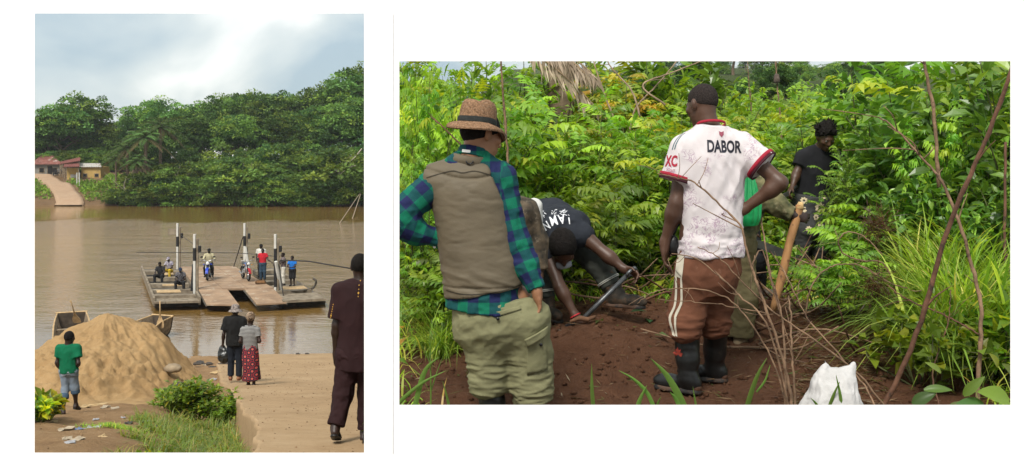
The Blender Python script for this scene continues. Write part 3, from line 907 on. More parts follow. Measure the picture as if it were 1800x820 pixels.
def boots(J, S, parent, top=.40, res=.007, m=None, ht=None):
    m = m or BOOT
    s = J['s']; an, kn = J['an' + S], J['kn' + S]
    f = nrm(J['ft' + S]); dn = V3(0, 0, 1); sw = np.cross(f, dn); M = np.stack([sw, f, dn], 1)
    base = an - dn * .085
    up = nrm(kn - an)
    tp = an + up * (top - .085)
    sd = Sdf(.03)
    sd.cone(an - f * .0, lerp(an, tp, .35), .060, .062); sd.cone(lerp(an, tp, .35), tp, .066, .082, None, True)
    sd.ell(base + f * .125 + dn * .045, (.050, .105, .050), M); sd.ell(base - f * .02 + dn * .05, (.046, .062, .055), M)
    sd.cut(base + dn * .002, -dn)
    Vv_d = lambda Vv, N: .0045 * (.3 - np.abs(fbm(Vv * V3(7, 7, 17), 3))) * sstep(.0, .15, Vv[:, 2])
    o = sdf_obj(sd, 'rubber_boot', m, parent, res, Vv_d)
    so = Sdf(.02)
    so.cone(base - f * .035, base + f * .165, .048, .054)
    so.cut(base + dn * .026, dn); so.cut(base - dn * .002, -dn)
    sdf_obj(so, 'sole', mat("boot_sole", (.02, .019, .018), .7, .3, 10, .3, 60, wear=((.075, .042, .026), 9, .45)), o, res)
    mb = MB()
    a = np.linspace(0, 2 * math.pi, 25)
    e1, e2 = frame3(up, f)[0], frame3(up, f)[2]
    for dz, rr in ((-.006, .083), (-.05, .080)):
        c = tp + up * dz
        mb.tube([c + (e1 * math.cos(q) + e2 * math.sin(q)) * rr for q in a], .0045, 6, cap=False)
    mb.build('rim_band', m, o, True)
    return o

def text_mesh(txt, size, sx=1.0, bold=0.0, ext=0.0):
    cu = bpy.data.curves.new("lettering", 'FONT')
    cu.body = txt; cu.size = size; cu.align_x = 'CENTER'; cu.align_y = 'CENTER'; cu.offset = bold; cu.resolution_u = 4; cu.fill_mode = 'FRONT'
    o = bpy.data.objects.new("lettering", cu); COL.objects.link(o)
    dg = bpy.context.evaluated_depsgraph_get()
    me = bpy.data.meshes.new_from_object(o.evaluated_get(dg))
    bpy.data.objects.remove(o); bpy.data.curves.remove(cu)
    import bmesh
    bm = bmesh.new(); bm.from_mesh(me)
    bmesh.ops.triangulate(bm, faces=bm.faces)
    bmesh.ops.subdivide_edges(bm, edges=[e for e in bm.edges if e.calc_length() > size * .18], cuts=2)
    bmesh.ops.triangulate(bm, faces=bm.faces)
    for v in bm.verts: v.co.x *= sx
    bm.to_mesh(me); bm.free()
    return me
def print_on(name, me, target, place, direction, off, m, parent):
    """lay flat print on cloth: each vertex is carried to the cloth along a direction and set a hair above it"""
    td = target.data
    bv = BVHTree.FromPolygons([v.co for v in td.vertices], [p.vertices for p in td.polygons])
    d = Vector(direction).normalized()
    bad = 0
    for v in me.vertices:
        q = Vector(place(v.co.x, v.co.y))
        h = bv.ray_cast(q - d * .6, d)
        v.co = (h[0] - d * off) if h[0] is not None else q
    me.materials.clear(); me.materials.append(m)
    return obj(name, me, parent)

def hat_man():
    Y = 5.45; L_ = loc_px(880, 765, 1800 / Y)
    root = thing('person', 'man in olive vest, green and navy plaid shirt and khaki cargo trousers', 'person', P(880, 765, Y))
    J = stand(1.75, pel=L_(852, 500), neck=L_(828, 276, -.02), head=L_(846, 238, .03), hf=(.80, .56, -.24), hu=(.16, .20, 1),
              shL=L_(768, 322), elL=L_(690, 390, -.06), wrL=L_(783, 425, .03), shR=L_(880, 315), elR=L_(908, 430, -.02), wrR=L_(944, 512, -.09),
              hipL=L_(845, 520), knL=L_(858, 622, .03), anL=L_(868, 745, .0), ftL=(-.1, 1, 0), hipR=L_(910, 525), knR=L_(928, 628, .05), anR=L_(934, 742, 0), ftR=(.35, 1, 0),
              handL=dict(d=(.95, .3, -.25), t=(0, -.3, .9), n=(0, 1, 0)), handR=dict(d=(.12, .1, -1), t=(-.25, .95, 0), n=(-.9, -.2, 0), curl=(.45, .5, .5, .5), th=.2))
    b = body_sdf(J, hs=1.12, g=.84)
    sdf_obj(b, 'body', SKIN_T, root, .0062)
    # plaid shirt: sleeves, tail and collar
    sh = Sdf(.04)
    s_ = nrm(J['elR'] - J['shR'])
    for S in 'LR':
        sh.cone(lerp(J['neck'], J['sh' + S], .3), J['sh' + S], .075, .078)
        sh.cone(J['sh' + S], J['el' + S], .083, .076); 
        w = J['wr' + S]; e_ = J['el' + S]
        sh.cone(e_, lerp(e_, w, .45), .076, .066); sh.cone(lerp(e_, w, .4), lerp(e_, w, .97), .066, .05, None, True)
    sh.loft(L_(856, 560), L_(818, 290), (1, 0, 0), (-.08, .02, .18, .5, .85, 1), (.21, .218, .200, .18, .17, .10), (.175, .178, .16, .135, .12, .08))
    sh.cut(L_(856, 546), (-.10, 0, -1), .01)
    uv = seg_uv([('a', J['shL'], J['elL'], .075), ('a', J['elL'], J['wrL'], .065), ('a', J['shR'], J['elR'], .075), ('a', J['elR'], J['wrR'], .065), ('t', L_(850, 540), L_(825, 300), .17)])
    shirt = sdf_obj(sh, 'plaid_shirt', PLAID, root, .007, [folds(.012, 8, (1, 1, .9), 3), folds(.008, 17, (1, 1, 1.3), 2, 5)], uv)
    bs = BVHTree.FromPolygons([v.co for v in shirt.data.vertices], [p.vertices for p in shirt.data.polygons])
    def shirt_on(px, py):
        o = L_(px, py, 0); h = bs.ray_cast(Vector((o[0], -1, o[2])), Vector((0, 1, 0)))
        return np.array(h[0]) - V3(0, .002, 0) if h[0] is not None else V3(o[0], 0, o[2])
    # rolled collar standing over the vest
    co = Sdf(.015)
    nk = L_(829, 266, -.015)
    a0, a1 = nk + V3(0, .0, -.035), nk + V3(.010, .012, .016)
    co.loft(a0, a1, (1, .3, 0), (0, .5, 1), (.092, .080, .074), (.088, .078, .074))
    sdf_obj(co, 'shirt_collar', PLAID, root, .006, None, lambda V0: V0[:, [0, 2, 1]] + V3(.013, 0, 0))
    # vest
    olive = mat("olive_vest_cloth", (.112, .090, .058), .62, .10, 5, .1, 160, spec=.3)
    ve = Sdf(.035)
    ve.loft(L_(852, 512), L_(816, 285), (1, .0, 0), (0, .08, .3, .6, .8, .93, 1.0), (.212, .214, .205, .198, .215, .19, .10), (.175, .172, .165, .158, .150, .12, .09), xo=(.0, .0, -.006, .0, .0, 0, 0), p=2.2)
    ve.cone(L_(826, 292), L_(768, 318), .080, .094); ve.cone(L_(828, 292), L_(872, 312), .080, .090)
    ve.cut(L_(850, 516), (.10, 0, -1), .01)
    for S in 'LR':                                   # arm holes
        w = nrm(V3(1, -.1, .42)) if S == 'R' else nrm(V3(-1, -.1, .12))
        ve.cut(L_(872, 318) if S == 'R' else L_(744, 325), w)
    def vest_disp(Vv, N):
        z = Vv[:, 2]
        h0 = L_(0, 510)[2]
        n = fbm(Vv * V3(5, 5, 13) + 3, 4)
        d = .006 * np.abs(n) + .010 * (.35 - np.abs(fbm(np.stack([Vv[:, 0] * 3.5, Vv[:, 1] * 3.5, z * 16 + Vv[:, 0] * 5], -1) + 9, 3))) * sstep(h0 + .26, h0 + .02, z)
        yk = L_(0, 292)[2] - .035 * np.cos((Vv[:, 0] - L_(826, 0)[0]) * 9)     # the yoke seam across the back
        d += -.009 * np.exp(-((z - yk + .03) / .007) ** 2) + .004 * np.exp(-((z - yk - .0) / .02) ** 2)
        d += -.008 * np.exp(-((z - h0 - .028) / .006) ** 2)
        return d
    vest = sdf_obj(ve, 'vest', olive, root, .007, vest_disp)
    seam = mat("vest_seam", (.035, .028, .018), .8, .1, bump=0)
    for pts in ([(752, 312), (775, 305), (798, 300), (815, 303), (835, 300), (856, 305), (868, 311)], [(786, 507), (820, 510), (860, 508), (895, 502), (916, 497)]):
        sp = spline([(*p, 0) for p in pts], 40); v = []
        for p in sp: v += [(p[0], p[1] - .8, 0), (p[0], p[1] + .8, 0)]
        me = mesh_of('seam', v, [(2 * i, 2 * i + 1, 2 * i + 3, 2 * i + 2) for i in range(39)], seam)
        print_on('seam', me, vest, lambda x, y: (L_(x, y)[0], 0, L_(x, y)[2]), (0, 1, 0), .003, seam, vest)
    vc = Sdf(.012)
    vc.loft(L_(827, 288, -.01), L_(829, 272, -.015), (1, .2, 0), (0, .5, 1), (.108, .112, .100), (.092, .096, .09))
    sdf_obj(vc, 'vest_collar', olive, vest, .006, folds(.004, 14))
    mb = MB(); q = L_(826, 283, -.105)
    mb.tube([q + V3(math.cos(a) * .018, -.006, math.sin(a) * .016) for a in np.linspace(math.pi, 2 * math.pi, 9)], .004, 6)
    mb.build('hang_loop', BOOT, vest, True)
    mb = MB(); mb.box(L_(820, 266, -.095), (.045, .006, .016), (0, .1, .1), bevel=.002); mb.build('clothing_label', mat("white_label", (.7, .7, .68), .8, .05), vest)
    # cuff buttons
    wb = mat("white_button", (.75, .73, .68), .35, .05, bump=0)
    for px, py in ((928, 521), (939, 525)):
        mb = MB(); mb.lathe([(0, -.003), (.008, -.003), (.0085, 0), (.007, .003), (0, .003)], 12, axis='Y'); mb.build('cuff_button', wb, root, True, loc=shirt_on(px, py))
    mb = MB(); mb.lathe([(0, -.003), (.008, -.003), (.0085, 0), (.007, .003), (0, .003)], 12, axis='Y'); mb.build('cuff_button', wb, root, True, loc=shirt_on(764, 434))
    # trousers
    khaki = mat("khaki_cotton", (.190, .185, .100), .85, .12, 4, .35, 26, spec=.15, bdist=.012)
    tr = Sdf(.045)
    tr.loft(L_(880, 585), L_(858, 505), (1, 0, -.12), (-.5, -.2, .1, .5, 1), (.06, .17, .250, .232, .20), (.06, .13, .172, .165, .14), p=2.1)
    tr.cone(L_(852, 560), L_(856, 625, .02), .142, .112); tr.cone(L_(858, 625, .02), L_(860, 672, .02), .105, .098); tr.cone(L_(860, 660, .02), L_(858, 692, .01), .104, .085, None, True)
    tr.cone(L_(918, 565), L_(931, 630, .03), .156, .122); tr.cone(L_(930, 630, .03), L_(934, 680, .02), .116, .108); tr.cone(L_(934, 672, .02), L_(937, 706, .01), .110, .094, None, True)
    hz = L_(0, 640)[2]
    def pd(Vv, N):
        z = Vv[:, 2]
        lo = sstep(hz + .10, hz - .08, z)
        n = .35 - np.abs(fbm(Vv * V3(5, 5, 7) + 21, 4))
        b = .3 - np.abs(fbm(Vv * V3(4.5, 4.5, 24) + 5, 3))
        c = .35 - np.abs(fbm(np.stack([Vv[:, 0] * 5 + Vv[:, 2] * 5, Vv[:, 1] * 5, Vv[:, 2] * 9 - Vv[:, 0] * 6], -1) + 2, 3))
        e = .3 - np.abs(fbm(np.stack([Vv[:, 0] * 9 - z * 7, Vv[:, 1] * 6, z * 10 + Vv[:, 0] * 7], -1) + 30, 3))
        return .003 * n * (1 - lo) + (.010 * c + .006 * e) * (1 - lo) + .024 * b * lo
    tr.cut(L_(855, 530), (-.12, 0, 1), .01)
    trs = sdf_obj(tr, 'cargo_trousers', khaki, root, .0065, pd)
    # cargo pocket on the right thigh, its flap and buttons
    ov = trs.data; bv = BVHTree.FromPolygons([v.co for v in ov.vertices], [p.vertices for p in ov.polygons])
    def on(px, py, off):
        o = L_(px, py, 0); o_ = Vector((o[0], -1, o[2])); h = bv.ray_cast(o_, Vector((0, 1, 0)))
        if h[0] is None: return V3(o[0], -.1, o[2])
        return np.array(h[0]) + V3(0, -off, 0)
    def patch(name, quad, m, parent, off, nu=12, nv=10, thick=.006):
        g = np.zeros((nv + 1, nu + 1, 3)); q = np.array(quad, float)
        for j in range(nv + 1):
            for i in range(nu + 1):
                u, v = i / nu, j / nv
                p = (q[0] * (1 - u) + q[1] * u) * (1 - v) + (q[3] * (1 - u) + q[2] * u) * v
                g[j, i] = on(p[0], p[1], off)
        fl = g.reshape(-1, 3); n = len(fl)
        Vv = np.concatenate([fl, fl + V3(0, thick + .01, 0)])
        F = [(j * (nu + 1) + i, j * (nu + 1) + i + 1, (j + 1) * (nu + 1) + i + 1, (j + 1) * (nu + 1) + i) for j in range(nv) for i in range(nu)]
        rim = [i for i in range(nu + 1)] + [j * (nu + 1) + nu for j in range(1, nv + 1)] + [nv * (nu + 1) + i for i in range(nu - 1, -1, -1)] + [j * (nu + 1) for j in range(nv - 1, 0, -1)]
        F += [(rim[k], rim[k] + n, rim[(k + 1) % len(rim)] + n, rim[(k + 1) % len(rim)]) for k in range(len(rim))]
        return obj(name, mesh_of(name, Vv, F, m, True), parent)
    patch('cargo_pocket', [(924, 588), (960, 582), (962, 645), (926, 652)], khaki, trs, .008)
    patch('pocket_flap', [(921, 588), (962, 569), (963, 583), (926, 602)], khaki, trs, .020, 12, 5)
    for px, py in ((950, 599), (876, 551)):
        mb = MB(); mb.lathe([(0, -.003), (.009, -.003), (.0095, 0), (.007, .003), (0, .003)], 12, axis='Y'); mb.build('trouser_button', BOOT, trs, True, loc=on(px, py, .012))
    patch('back_pocket', [(872, 540), (915, 530), (916, 536), (873, 548)], khaki, trs, .006, 8, 3)
    boots(J, 'L', root, .42); boots(J, 'R', root, .40)
    # hair below the hat, glasses
    hr = hair_sdf(J, 1.12, .010, -.02, -.07)
    sdf_obj(hr, 'hair', HAIR, root, .006, folds(.003, 60))
    r, f, u = frame3(J['hf'], J['hu']); C = J['head']
    mb = MB()
    for sg in (-1, 1):
        mb.tube([C + r * (sg * .036 + math.cos(a) * .028) + f * .118 + u * (.012 + math.sin(a) * .022) for a in np.linspace(0, 2 * math.pi, 17)], .0025, 6, cap=False)
        mb.tube([C + r * sg * .066 + f * .112 + u * .02, C + r * sg * .090 + f * .055 + u * .02, C + r * sg * .094 - f * .02 + u * .014], .0025, 6)
    mb.build('glasses', BOOT, root, True)
    # the hat: a top-level thing worn on the head
    hm = mat("woven_straw", (.215, .125, .072), .95, .40, 110, 1.0, 200, spec=.1, bdist=.006, wear=((.30, .20, .13), 80, .55))
    hat = thing('hat', 'brown woven hat with dark band on the head of the man in plaid', 'hat', P(838, 224, Y - .02) + V3(0, 0, .003), 0)
    hx = .17
    T = np.array(Euler((R(-8), R(6), R(-10))).to_matrix())
    n = 40; a = np.linspace(0, 2 * math.pi, n, endpoint=False)
    prof = [(.163, -.030), (.166, -.026), (.160, -.018), (.135, -.002), (.112, .010), (.108, .016), (.106, .040), (.102, .085), (.098, .110), (.086, .128), (.066, .136), (.04, .132), (.02, .126), (0.001, .124)]
    vs = []
    for i, (rr, z) in enumerate(prof):
        dz = 0
        ex = 1.0 + .10 * np.cos(2 * (a - R(75)))                # oval head opening
        w = sstep(.108, .165, rr)
        zz = z - w * .020 * np.cos(2 * (a - R(70))) - w * .012 * np.cos(a - R(20)) + .004 * np.sin(a * 3 + i)
        if i >= 8: zz = zz - .012 * np.cos(2 * (a - R(80))) * sstep(.10, .04, rr)
        vs.append(np.stack([rr * ex * np.cos(a), rr * ex * np.sin(a), zz], -1))
    under = [v - V3(0, 0, .005) for v in vs[:6]]
    rings = under[::-1][0:6] + vs
    Vv = np.concatenate(rings) @ T.T
    m_ = len(rings)
    F = np.array([(i * n + j, i * n + (j + 1) % n, (i + 1) * n + (j + 1) % n, (i + 1) * n + j) for i in range(m_ - 1) for j in range(n)])
    Vv = Vv + .0016 * np.stack([fbm(Vv * 60, 2)] * 3, -1)
    obj('hat_crown', mesh_of('hat_crown', Vv, F, hm), hat)
    bd = [(.1115, .012), (.112, .018), (.111, .034), (.1085, .042)]
    vs = [np.stack([(rr * (1 + .10 * np.cos(2 * (a - R(75))))) * np.cos(a), (rr * (1 + .10 * np.cos(2 * (a - R(75))))) * np.sin(a), z + 0 * a - .004 * np.cos(2 * (a - R(70)))], -1) for rr, z in bd]
    Vv = np.concatenate(vs) @ T.T
    F = np.array([(i * n + j, i * n + (j + 1) % n, (i + 1) * n + (j + 1) % n, (i + 1) * n + j) for i in range(3) for j in range(n)])
    obj('hat_band', mesh_of('hat_band', Vv, F, mat("dark_hat_band", (.018, .020, .018), .8, .2, 50, .4, 90)), hat)
    return root

def jersey_mat():
    m, t, b = _nodes("white_jersey")
    N, L = t.nodes.new, t.links.new
    tcn = N("ShaderNodeTexCoord")
    n = N("ShaderNodeTexNoise"); n.inputs["Scale"].default_value = 7; n.inputs["Detail"].default_value = 2
    n2 = N("ShaderNodeTexNoise"); n2.inputs["Scale"].default_value = 22; n2.inputs["Detail"].default_value = 3; n2.inputs["Distortion"].default_value = 2.2
    L(tcn.outputs["Object"], n.inputs["Vector"]); L(tcn.outputs["Object"], n2.inputs["Vector"])
    r1 = N("ShaderNodeValToRGB"); r1.color_ramp.elements[0].position = .49; r1.color_ramp.elements[1].position = .55
    L(n.outputs["Fac"], r1.inputs["Fac"])
    r2 = N("ShaderNodeValToRGB"); r2.color_ramp.elements[0].position = .46; r2.color_ramp.elements[0].color = (0, 0, 0, 1); r2.color_ramp.elements[1].position = .56; r2.color_ramp.elements[1].color = (0, 0, 0, 1)
    e = r2.color_ramp.elements.new(.51); e.color = (1, 1, 1, 1)
    L(n2.outputs["Fac"], r2.inputs["Fac"])
    mu = N("ShaderNodeMath"); mu.operation = 'MULTIPLY'; L(r1.outputs["Color"], mu.inputs[0]); L(r2.outputs["Color"], mu.inputs[1])
    mu2 = N("ShaderNodeMath"); mu2.operation = 'MULTIPLY'; mu2.inputs[1].default_value = .95; L(mu.outputs[0], mu2.inputs[0])
    mx = N("ShaderNodeMixRGB"); mx.inputs["Color1"].default_value = (.58, .535, .54, 1); mx.inputs["Color2"].default_value = (.30, .19, .27, 1)
    L(mu2.outputs[0], mx.inputs["Fac"]); L(mx.outputs["Color"], b.inputs["Base Color"])
    b.inputs["Roughness"].default_value = .8; b.inputs["Specular IOR Level"].default_value = .2
    w = N("ShaderNodeTexNoise"); w.inputs["Scale"].default_value = 400; L(tcn.outputs["Object"], w.inputs["Vector"])
    bp = N("ShaderNodeBump"); bp.inputs["Strength"].default_value = .15; bp.inputs["Distance"].default_value = .003
    L(w.outputs["Fac"], bp.inputs["Height"]); L(bp.outputs["Normal"], b.inputs["Normal"])
    return m

def jersey_man():
    Y = 5.94; sc = 1800 / Y; L_ = loc_px(1245, 690, sc)
    root = thing('person', 'man in white jersey lettered DABOR, brown track trousers and black rubber boots', 'person', P(1245, 690, Y))
    J = stand(1.78, pel=L_(1247, 415), neck=L_(1250, 232, .0), head=L_(1237, 186, .05), hf=(-.55, .80, -.30), hu=(-.10, .28, 1),
              shL=L_(1205, 262), elL=L_(1187, 358, -.02), wrL=L_(1170, 428, .03), shR=L_(1305, 262), elR=L_(1366, 322, -.10), wrR=L_(1306, 368, -.03),
              hipL=L_(1225, 430), knL=L_(1208, 555, .03), anL=L_(1210, 664, 0), ftL=(-.80, .60, 0), hipR=L_(1272, 430), knR=L_(1268, 545, .16), anR=L_(1270, 645, .26), ftR=(-.92, .38, 0),
              handL=dict(d=(.02, .05, -1), t=(.35, .9, 0), n=(.9, -.3, 0), curl=(.12, .2, .3, .38), th=.2, s=1.08), handR=dict(d=(-.85, .1, -.30), t=(0, .3, .9), n=(-.2, 1, 0), curl=(.3, .3, .3, .3)))
    b = body_sdf(J, hs=1.0, g=1.08)
    sdf_obj(b, 'body', SKIN, root, .0062)
    sdf_obj(hair_sdf(J, 1.0, .004, .0, -.045), 'hair', mat('cropped_hair', (.026, .020, .018), .9, .5, 160, .6, 260, spec=.15), root, .006, folds(.002, 90))
    JM = jersey_mat()
    je = Sdf(.04)
    je.loft(L_(1250, 455), L_(1252, 222), (1, 0, 0), (0, .06, .3, .55, .78, .93, 1.0), (.190, .188, .178, .188, .205, .155, .075), (.145, .14, .13, .132, .125, .092, .07), p=2.15)
    for S, q in (('L', (1188, 318)), ('R', (1338, 292))):
        sh = J['sh' + S]
        je.cone(lerp(J['neck'], sh, .25) - V3(0, 0, .012), sh, .066, .074)
        je.cone(sh, L_(*q, -.01 if S == 'L' else -.055), .080, .094, .05, True)
    je.cut(L_(1250, 452), (.12 * 0 + .0, 0, -1), .008)
    def jd(Vv, N):
        d = .006 * np.abs(fbm(Vv * V3(5.5, 5.5, 3.2) + 31, 3))
        # drapes running from the raised right shoulder
        c = np.stack([Vv[:, 0] * 9 + Vv[:, 2] * 5, Vv[:, 1] * 5, Vv[:, 2] * 3 - Vv[:, 0] * 2], -1)
        d += .020 * (.3 - np.abs(fbm(c + 3, 3))) * (.35 + .65 * sstep(.02, .20, Vv[:, 0]))
        d += .012 * (.3 - np.abs(fbm(np.stack([Vv[:, 0] * 8 - Vv[:, 2] * 3, Vv[:, 1] * 5, Vv[:, 2] * 2.5], -1) + 15, 3)))
        d += .016 * (.3 - np.abs(fbm(Vv * V3(5, 5, 13) + 1, 3))) * sstep(1.05, .85, Vv[:, 2])
        return d
    jersey = sdf_obj(je, 'jersey', JM, root, .0065, jd)
    # crimson neckline and cuffs
    red = mat("crimson_trim", (.30, .012, .030), .8, .12, 20, .1)
    drk = mat("maroon_trim", (.045, .008, .014), .8, .12, 20, .1)
    def ring(name, c, ax, rx, ry, ref, h, m, th=.006):
        ax = nrm(ax); u_ = nrm(np.asarray(ref, float) - ax * (np.asarray(ref, float) @ ax)); v_ = np.cross(ax, u_)
        a = np.linspace(0, 2 * math.pi, 36, endpoint=False); vs = []
        for rr, hh in ((0, 0), (th, 0), (th, h), (0, h)):
            vs.append(c + ax * hh + ((rx + rr) * np.cos(a))[:, None] * u_ + ((ry + rr) * np.sin(a))[:, None] * v_)
        Vv = np.concatenate(vs); n = 36
        F = np.array([(i * n + j, i * n + (j + 1) % n, ((i + 1) % 4) * n + (j + 1) % n, ((i + 1) % 4) * n + j) for i in range(4) for j in range(n)])
        return obj(name, mesh_of(name, Vv, F, m), jersey)
    ring('neck_trim', L_(1250, 221, -.003), (0, .30, 1), .079, .071, (1, 0, 0), .014, red, .005)
    for S, q, y in (('L', (1188, 318), -.01), ('R', (1338, 292), -.055)):
        e_ = L_(*q, y); ax = nrm(e_ - J['sh' + S])
        ring('sleeve_cuff', e_ - ax * .030, ax, .0985, .0985, (0, 1, 0), .020, red)
        ring('cuff_edge', e_ - ax * .010, ax, .0975, .0975, (0, 1, 0), .016, drk)
    ink = mat("navy_print", (.012, .013, .022), .6, .3, 40, .05)
    # lettering across the shoulders
    lt = text_mesh("DABOR", .094, .80, .0032)
    xs = [v.co.x for v in lt.vertices]; w = max(xs) - min(xs); k = (60.5 / sc) / w
    for v in lt.vertices: v.co.x *= k
    ang = R(-1.5)
    def pl(x, y):
        c = L_(1266, 259)
        return (c[0] + x * math.cos(ang) - y * math.sin(ang), 0, c[2] + x * math.sin(ang) + y * math.cos(ang))
    print_on('back_lettering', lt, jersey, pl, (0, 1, 0), .0025, ink, jersey)
    crim = mat("crimson_print", (.33, .015, .035), .6, .15, 40, .05)
    lt = text_mesh("XC", .085, .75, .003)
    def pl2(x, y): c = L_(1186, 284); return (c[0] + x * .95, 0, c[2] + y)
    print_on('sleeve_lettering', lt, jersey, pl2, (0.45, 1, 0), .003, crim, jersey)
    lt = text_mesh("CLOUT", .022, .9, .0002)
    def pl3(x, y): c = L_(1186, 300); return (c[0] + x * .9, 0, c[2] + y)
    print_on('sleeve_lettering', lt, jersey, pl3, (0.45, 1, 0), .003, mat("faded_crimson_print", (.42, .18, .2), .7, .15, 40, .05), jersey)
    # emblem below the collar: a small shield
    mb = MB(); mb.add([(-.014, .016, 0), (.014, .016, 0), (.013, -.004, 0), (0, -.02, 0), (-.013, -.004, 0), (0, .010, 0)], [(0, 5, 4), (5, 1, 2), (5, 2, 3), (5, 3, 4)])
    me = mesh_of('emblem', np.concatenate(mb.V), mb.F, crim)
    print_on('emblem', me, jersey, lambda x, y: (L_(1263, 0)[0] + x, 0, L_(0, 236)[2] + y), (0, 1, 0), .003, mat("emblem_print", (.25, .06, .09), .7, .2, 40, .05), jersey)
    # teal shoulder stripes
    teal = mat("teal_stripe", (.010, .085, .105), .7, .1, 30, .05)
    for dx in (0, 4.5):
        pts = [(1201 + dx, 236), (1192 + dx, 246), (1186 + dx, 258), (1183 + dx, 268)]
        mb = MB(); sp = spline([(p[0], p[1], 0) for p in pts], 12)
        v = []; 
        for p in sp: v += [(p[0] - .7, p[1], 0), (p[0] + 1.0, p[1], 0)]
        me = mesh_of('shoulder_stripe', v, [(2 * i, 2 * i + 1, 2 * i + 3, 2 * i + 2) for i in range(11)], teal)
        print_on('shoulder_stripe', me, jersey, lambda x, y: (L_(x, y)[0], 0, L_(x, y)[2]), (0.25, 1, -.25), .003, teal, jersey)
    # trousers
    brown = mat("brown_jersey_cloth", (.125, .052, .030), .9, .16, 8, .15, 250, spec=.12, wear=((.17, .085, .055), 14, .62))
    tr = Sdf(.045)
    tr.loft(L_(1247, 490), L_(1247, 432), (1, 0, 0), (-.5, -.2, .2, 1), (.08, .15, .183, .17), (.09, .125, .14, .13))
    tr.cone(L_(1220, 480), L_(1208, 550, .02), .108, .098); tr.cone(L_(1208, 550, .02), L_(1204, 578, .0), .100, .094); tr.cone(L_(1206, 566, .01), L_(1202, 590, -.01), .096, .080, None, True)
    tr.cone(L_(1268, 480, .03), L_(1264, 545, .13), .104, .094); tr.cone(L_(1264, 545, .13), L_(1264, 570, .15), .094, .089); tr.cone(L_(1264, 562, .15), L_(1264, 583, .16), .09, .078, None, True)
    hz = L_(0, 560)[2]
    def pd(Vv, N):
        z = Vv[:, 2]; lo = sstep(hz + .12, hz - .05, z)
        n = .35 - np.abs(fbm(np.stack([Vv[:, 0] * 6 + z * 3, Vv[:, 1] * 6, z * 5 - Vv[:, 0] * 3], -1) + 11, 4))
        bq = .3 - np.abs(fbm(Vv * V3(5, 5, 17) + 8, 3))
        return .013 * n * (1 - lo) + .022 * bq * lo
    trs = sdf_obj(tr, 'track_trousers', brown, root, .0065, pd)
    cream = mat("cream_panel", (.50, .46, .37), .85, .08, 20, .15, 200, spec=.15)
    def strip(name, ptsL, ptsR, m, nv=16):
        a, b_ = spline([(*p, 0) for p in ptsL], nv), spline([(*p, 0) for p in ptsR], nv)
        v = []; nu = 4
        for i in range(nv):
            for j in range(nu + 1): v.append(lerp(a[i], b_[i], j / nu))
        f = [(i * (nu + 1) + j, i * (nu + 1) + j + 1, (i + 1) * (nu + 1) + j + 1, (i + 1) * (nu + 1) + j) for i in range(nv - 1) for j in range(nu)]
        me = mesh_of(name, v, f, m)
        return print_on(name, me, trs, lambda x, y: (L_(x, y)[0], 0, L_(x, y)[2]), (0.30, 1, 0), .004, m, trs)
    strip('side_panel', [(1191, 446), (1189, 470), (1187, 484)], [(1206, 446), (1204, 472), (1202, 487)], cream)
    strip('side_stripe', [(1187, 484), (1188, 510), (1186, 535), (1177, 555), (1180, 572), (1184, 586)], [(1191.5, 485), (1192.5, 510), (1190, 536), (1182, 556), (1185, 572), (1190, 588)], cream, 22)
    strip('side_stripe', [(1198.5, 486), (1199, 510), (1198, 530), (1189, 549), (1188, 566), (1190, 586)], [(1202, 487), (1203, 510), (1202, 531), (1193.5, 551), (1192, 568), (1194, 588)], cream, 22)
    lt = text_mesh("TRACKING", .0125, 1.0, .0004)
    print_on('panel_lettering', lt, trs, lambda x, y: (L_(1195, 0)[0] + x * .62, 0, L_(0, 479)[2] + y - x * .5), (0.3, 1, 0), .007, ink, trs)
    bo = boots(J, 'L', root, .40)
    J2 = dict(J); bo2 = boots(J2, 'R', root, .40)
    # red flame mark on the left boot
    mb = MB(); mb.add([(-.02, -.022, 0), (.02, -.022, 0), (.028, -.004, 0), (.012, .002, 0), (.018, .020, 0), (.004, .012, 0), (-.002, .030, 0), (-.010, .012, 0), (-.024, .016, 0), (-.018, 0, 0), (-.03, -.006, 0), (0, -.008, 0)],
                      [(11, i, (i + 1) % 11) for i in range(11)])
    me = mesh_of('boot_emblem', np.concatenate(mb.V), mb.F, crim)
    print_on('boot_emblem', me, bo, lambda x, y: (L_(1192, 0)[0] + x, 0, L_(0, 618)[2] + y), (0.2, 1, 0), .003, mat("boot_red_print", (.22, .03, .018), .6, .3, 60, .05), bo)
    # small black pouch on his left hip
    pb = Sdf(.01); q = L_(1186, 432, .04); pb.ell(q, (.035, .03, .062)); 
    pouch = thing('pouch', 'small black pouch hanging at the left hip of the man in the white jersey', 'pouch', P(1245, 690, Y))
    sdf_obj(pb, 'pouch_body', BOOT, pouch, .007, folds(.004, 12))
    mb = MB(); mb.tube(spline([q + V3(0, 0, .055), q + V3(.03, 0, .12), q + V3(.07, 0, .14)], 6), .006, 6); mb.build('pouch_strap', BOOT, pouch, True)
    return root
hat_man()
jersey_man()
print("people A", round(time.time() - T0, 1))
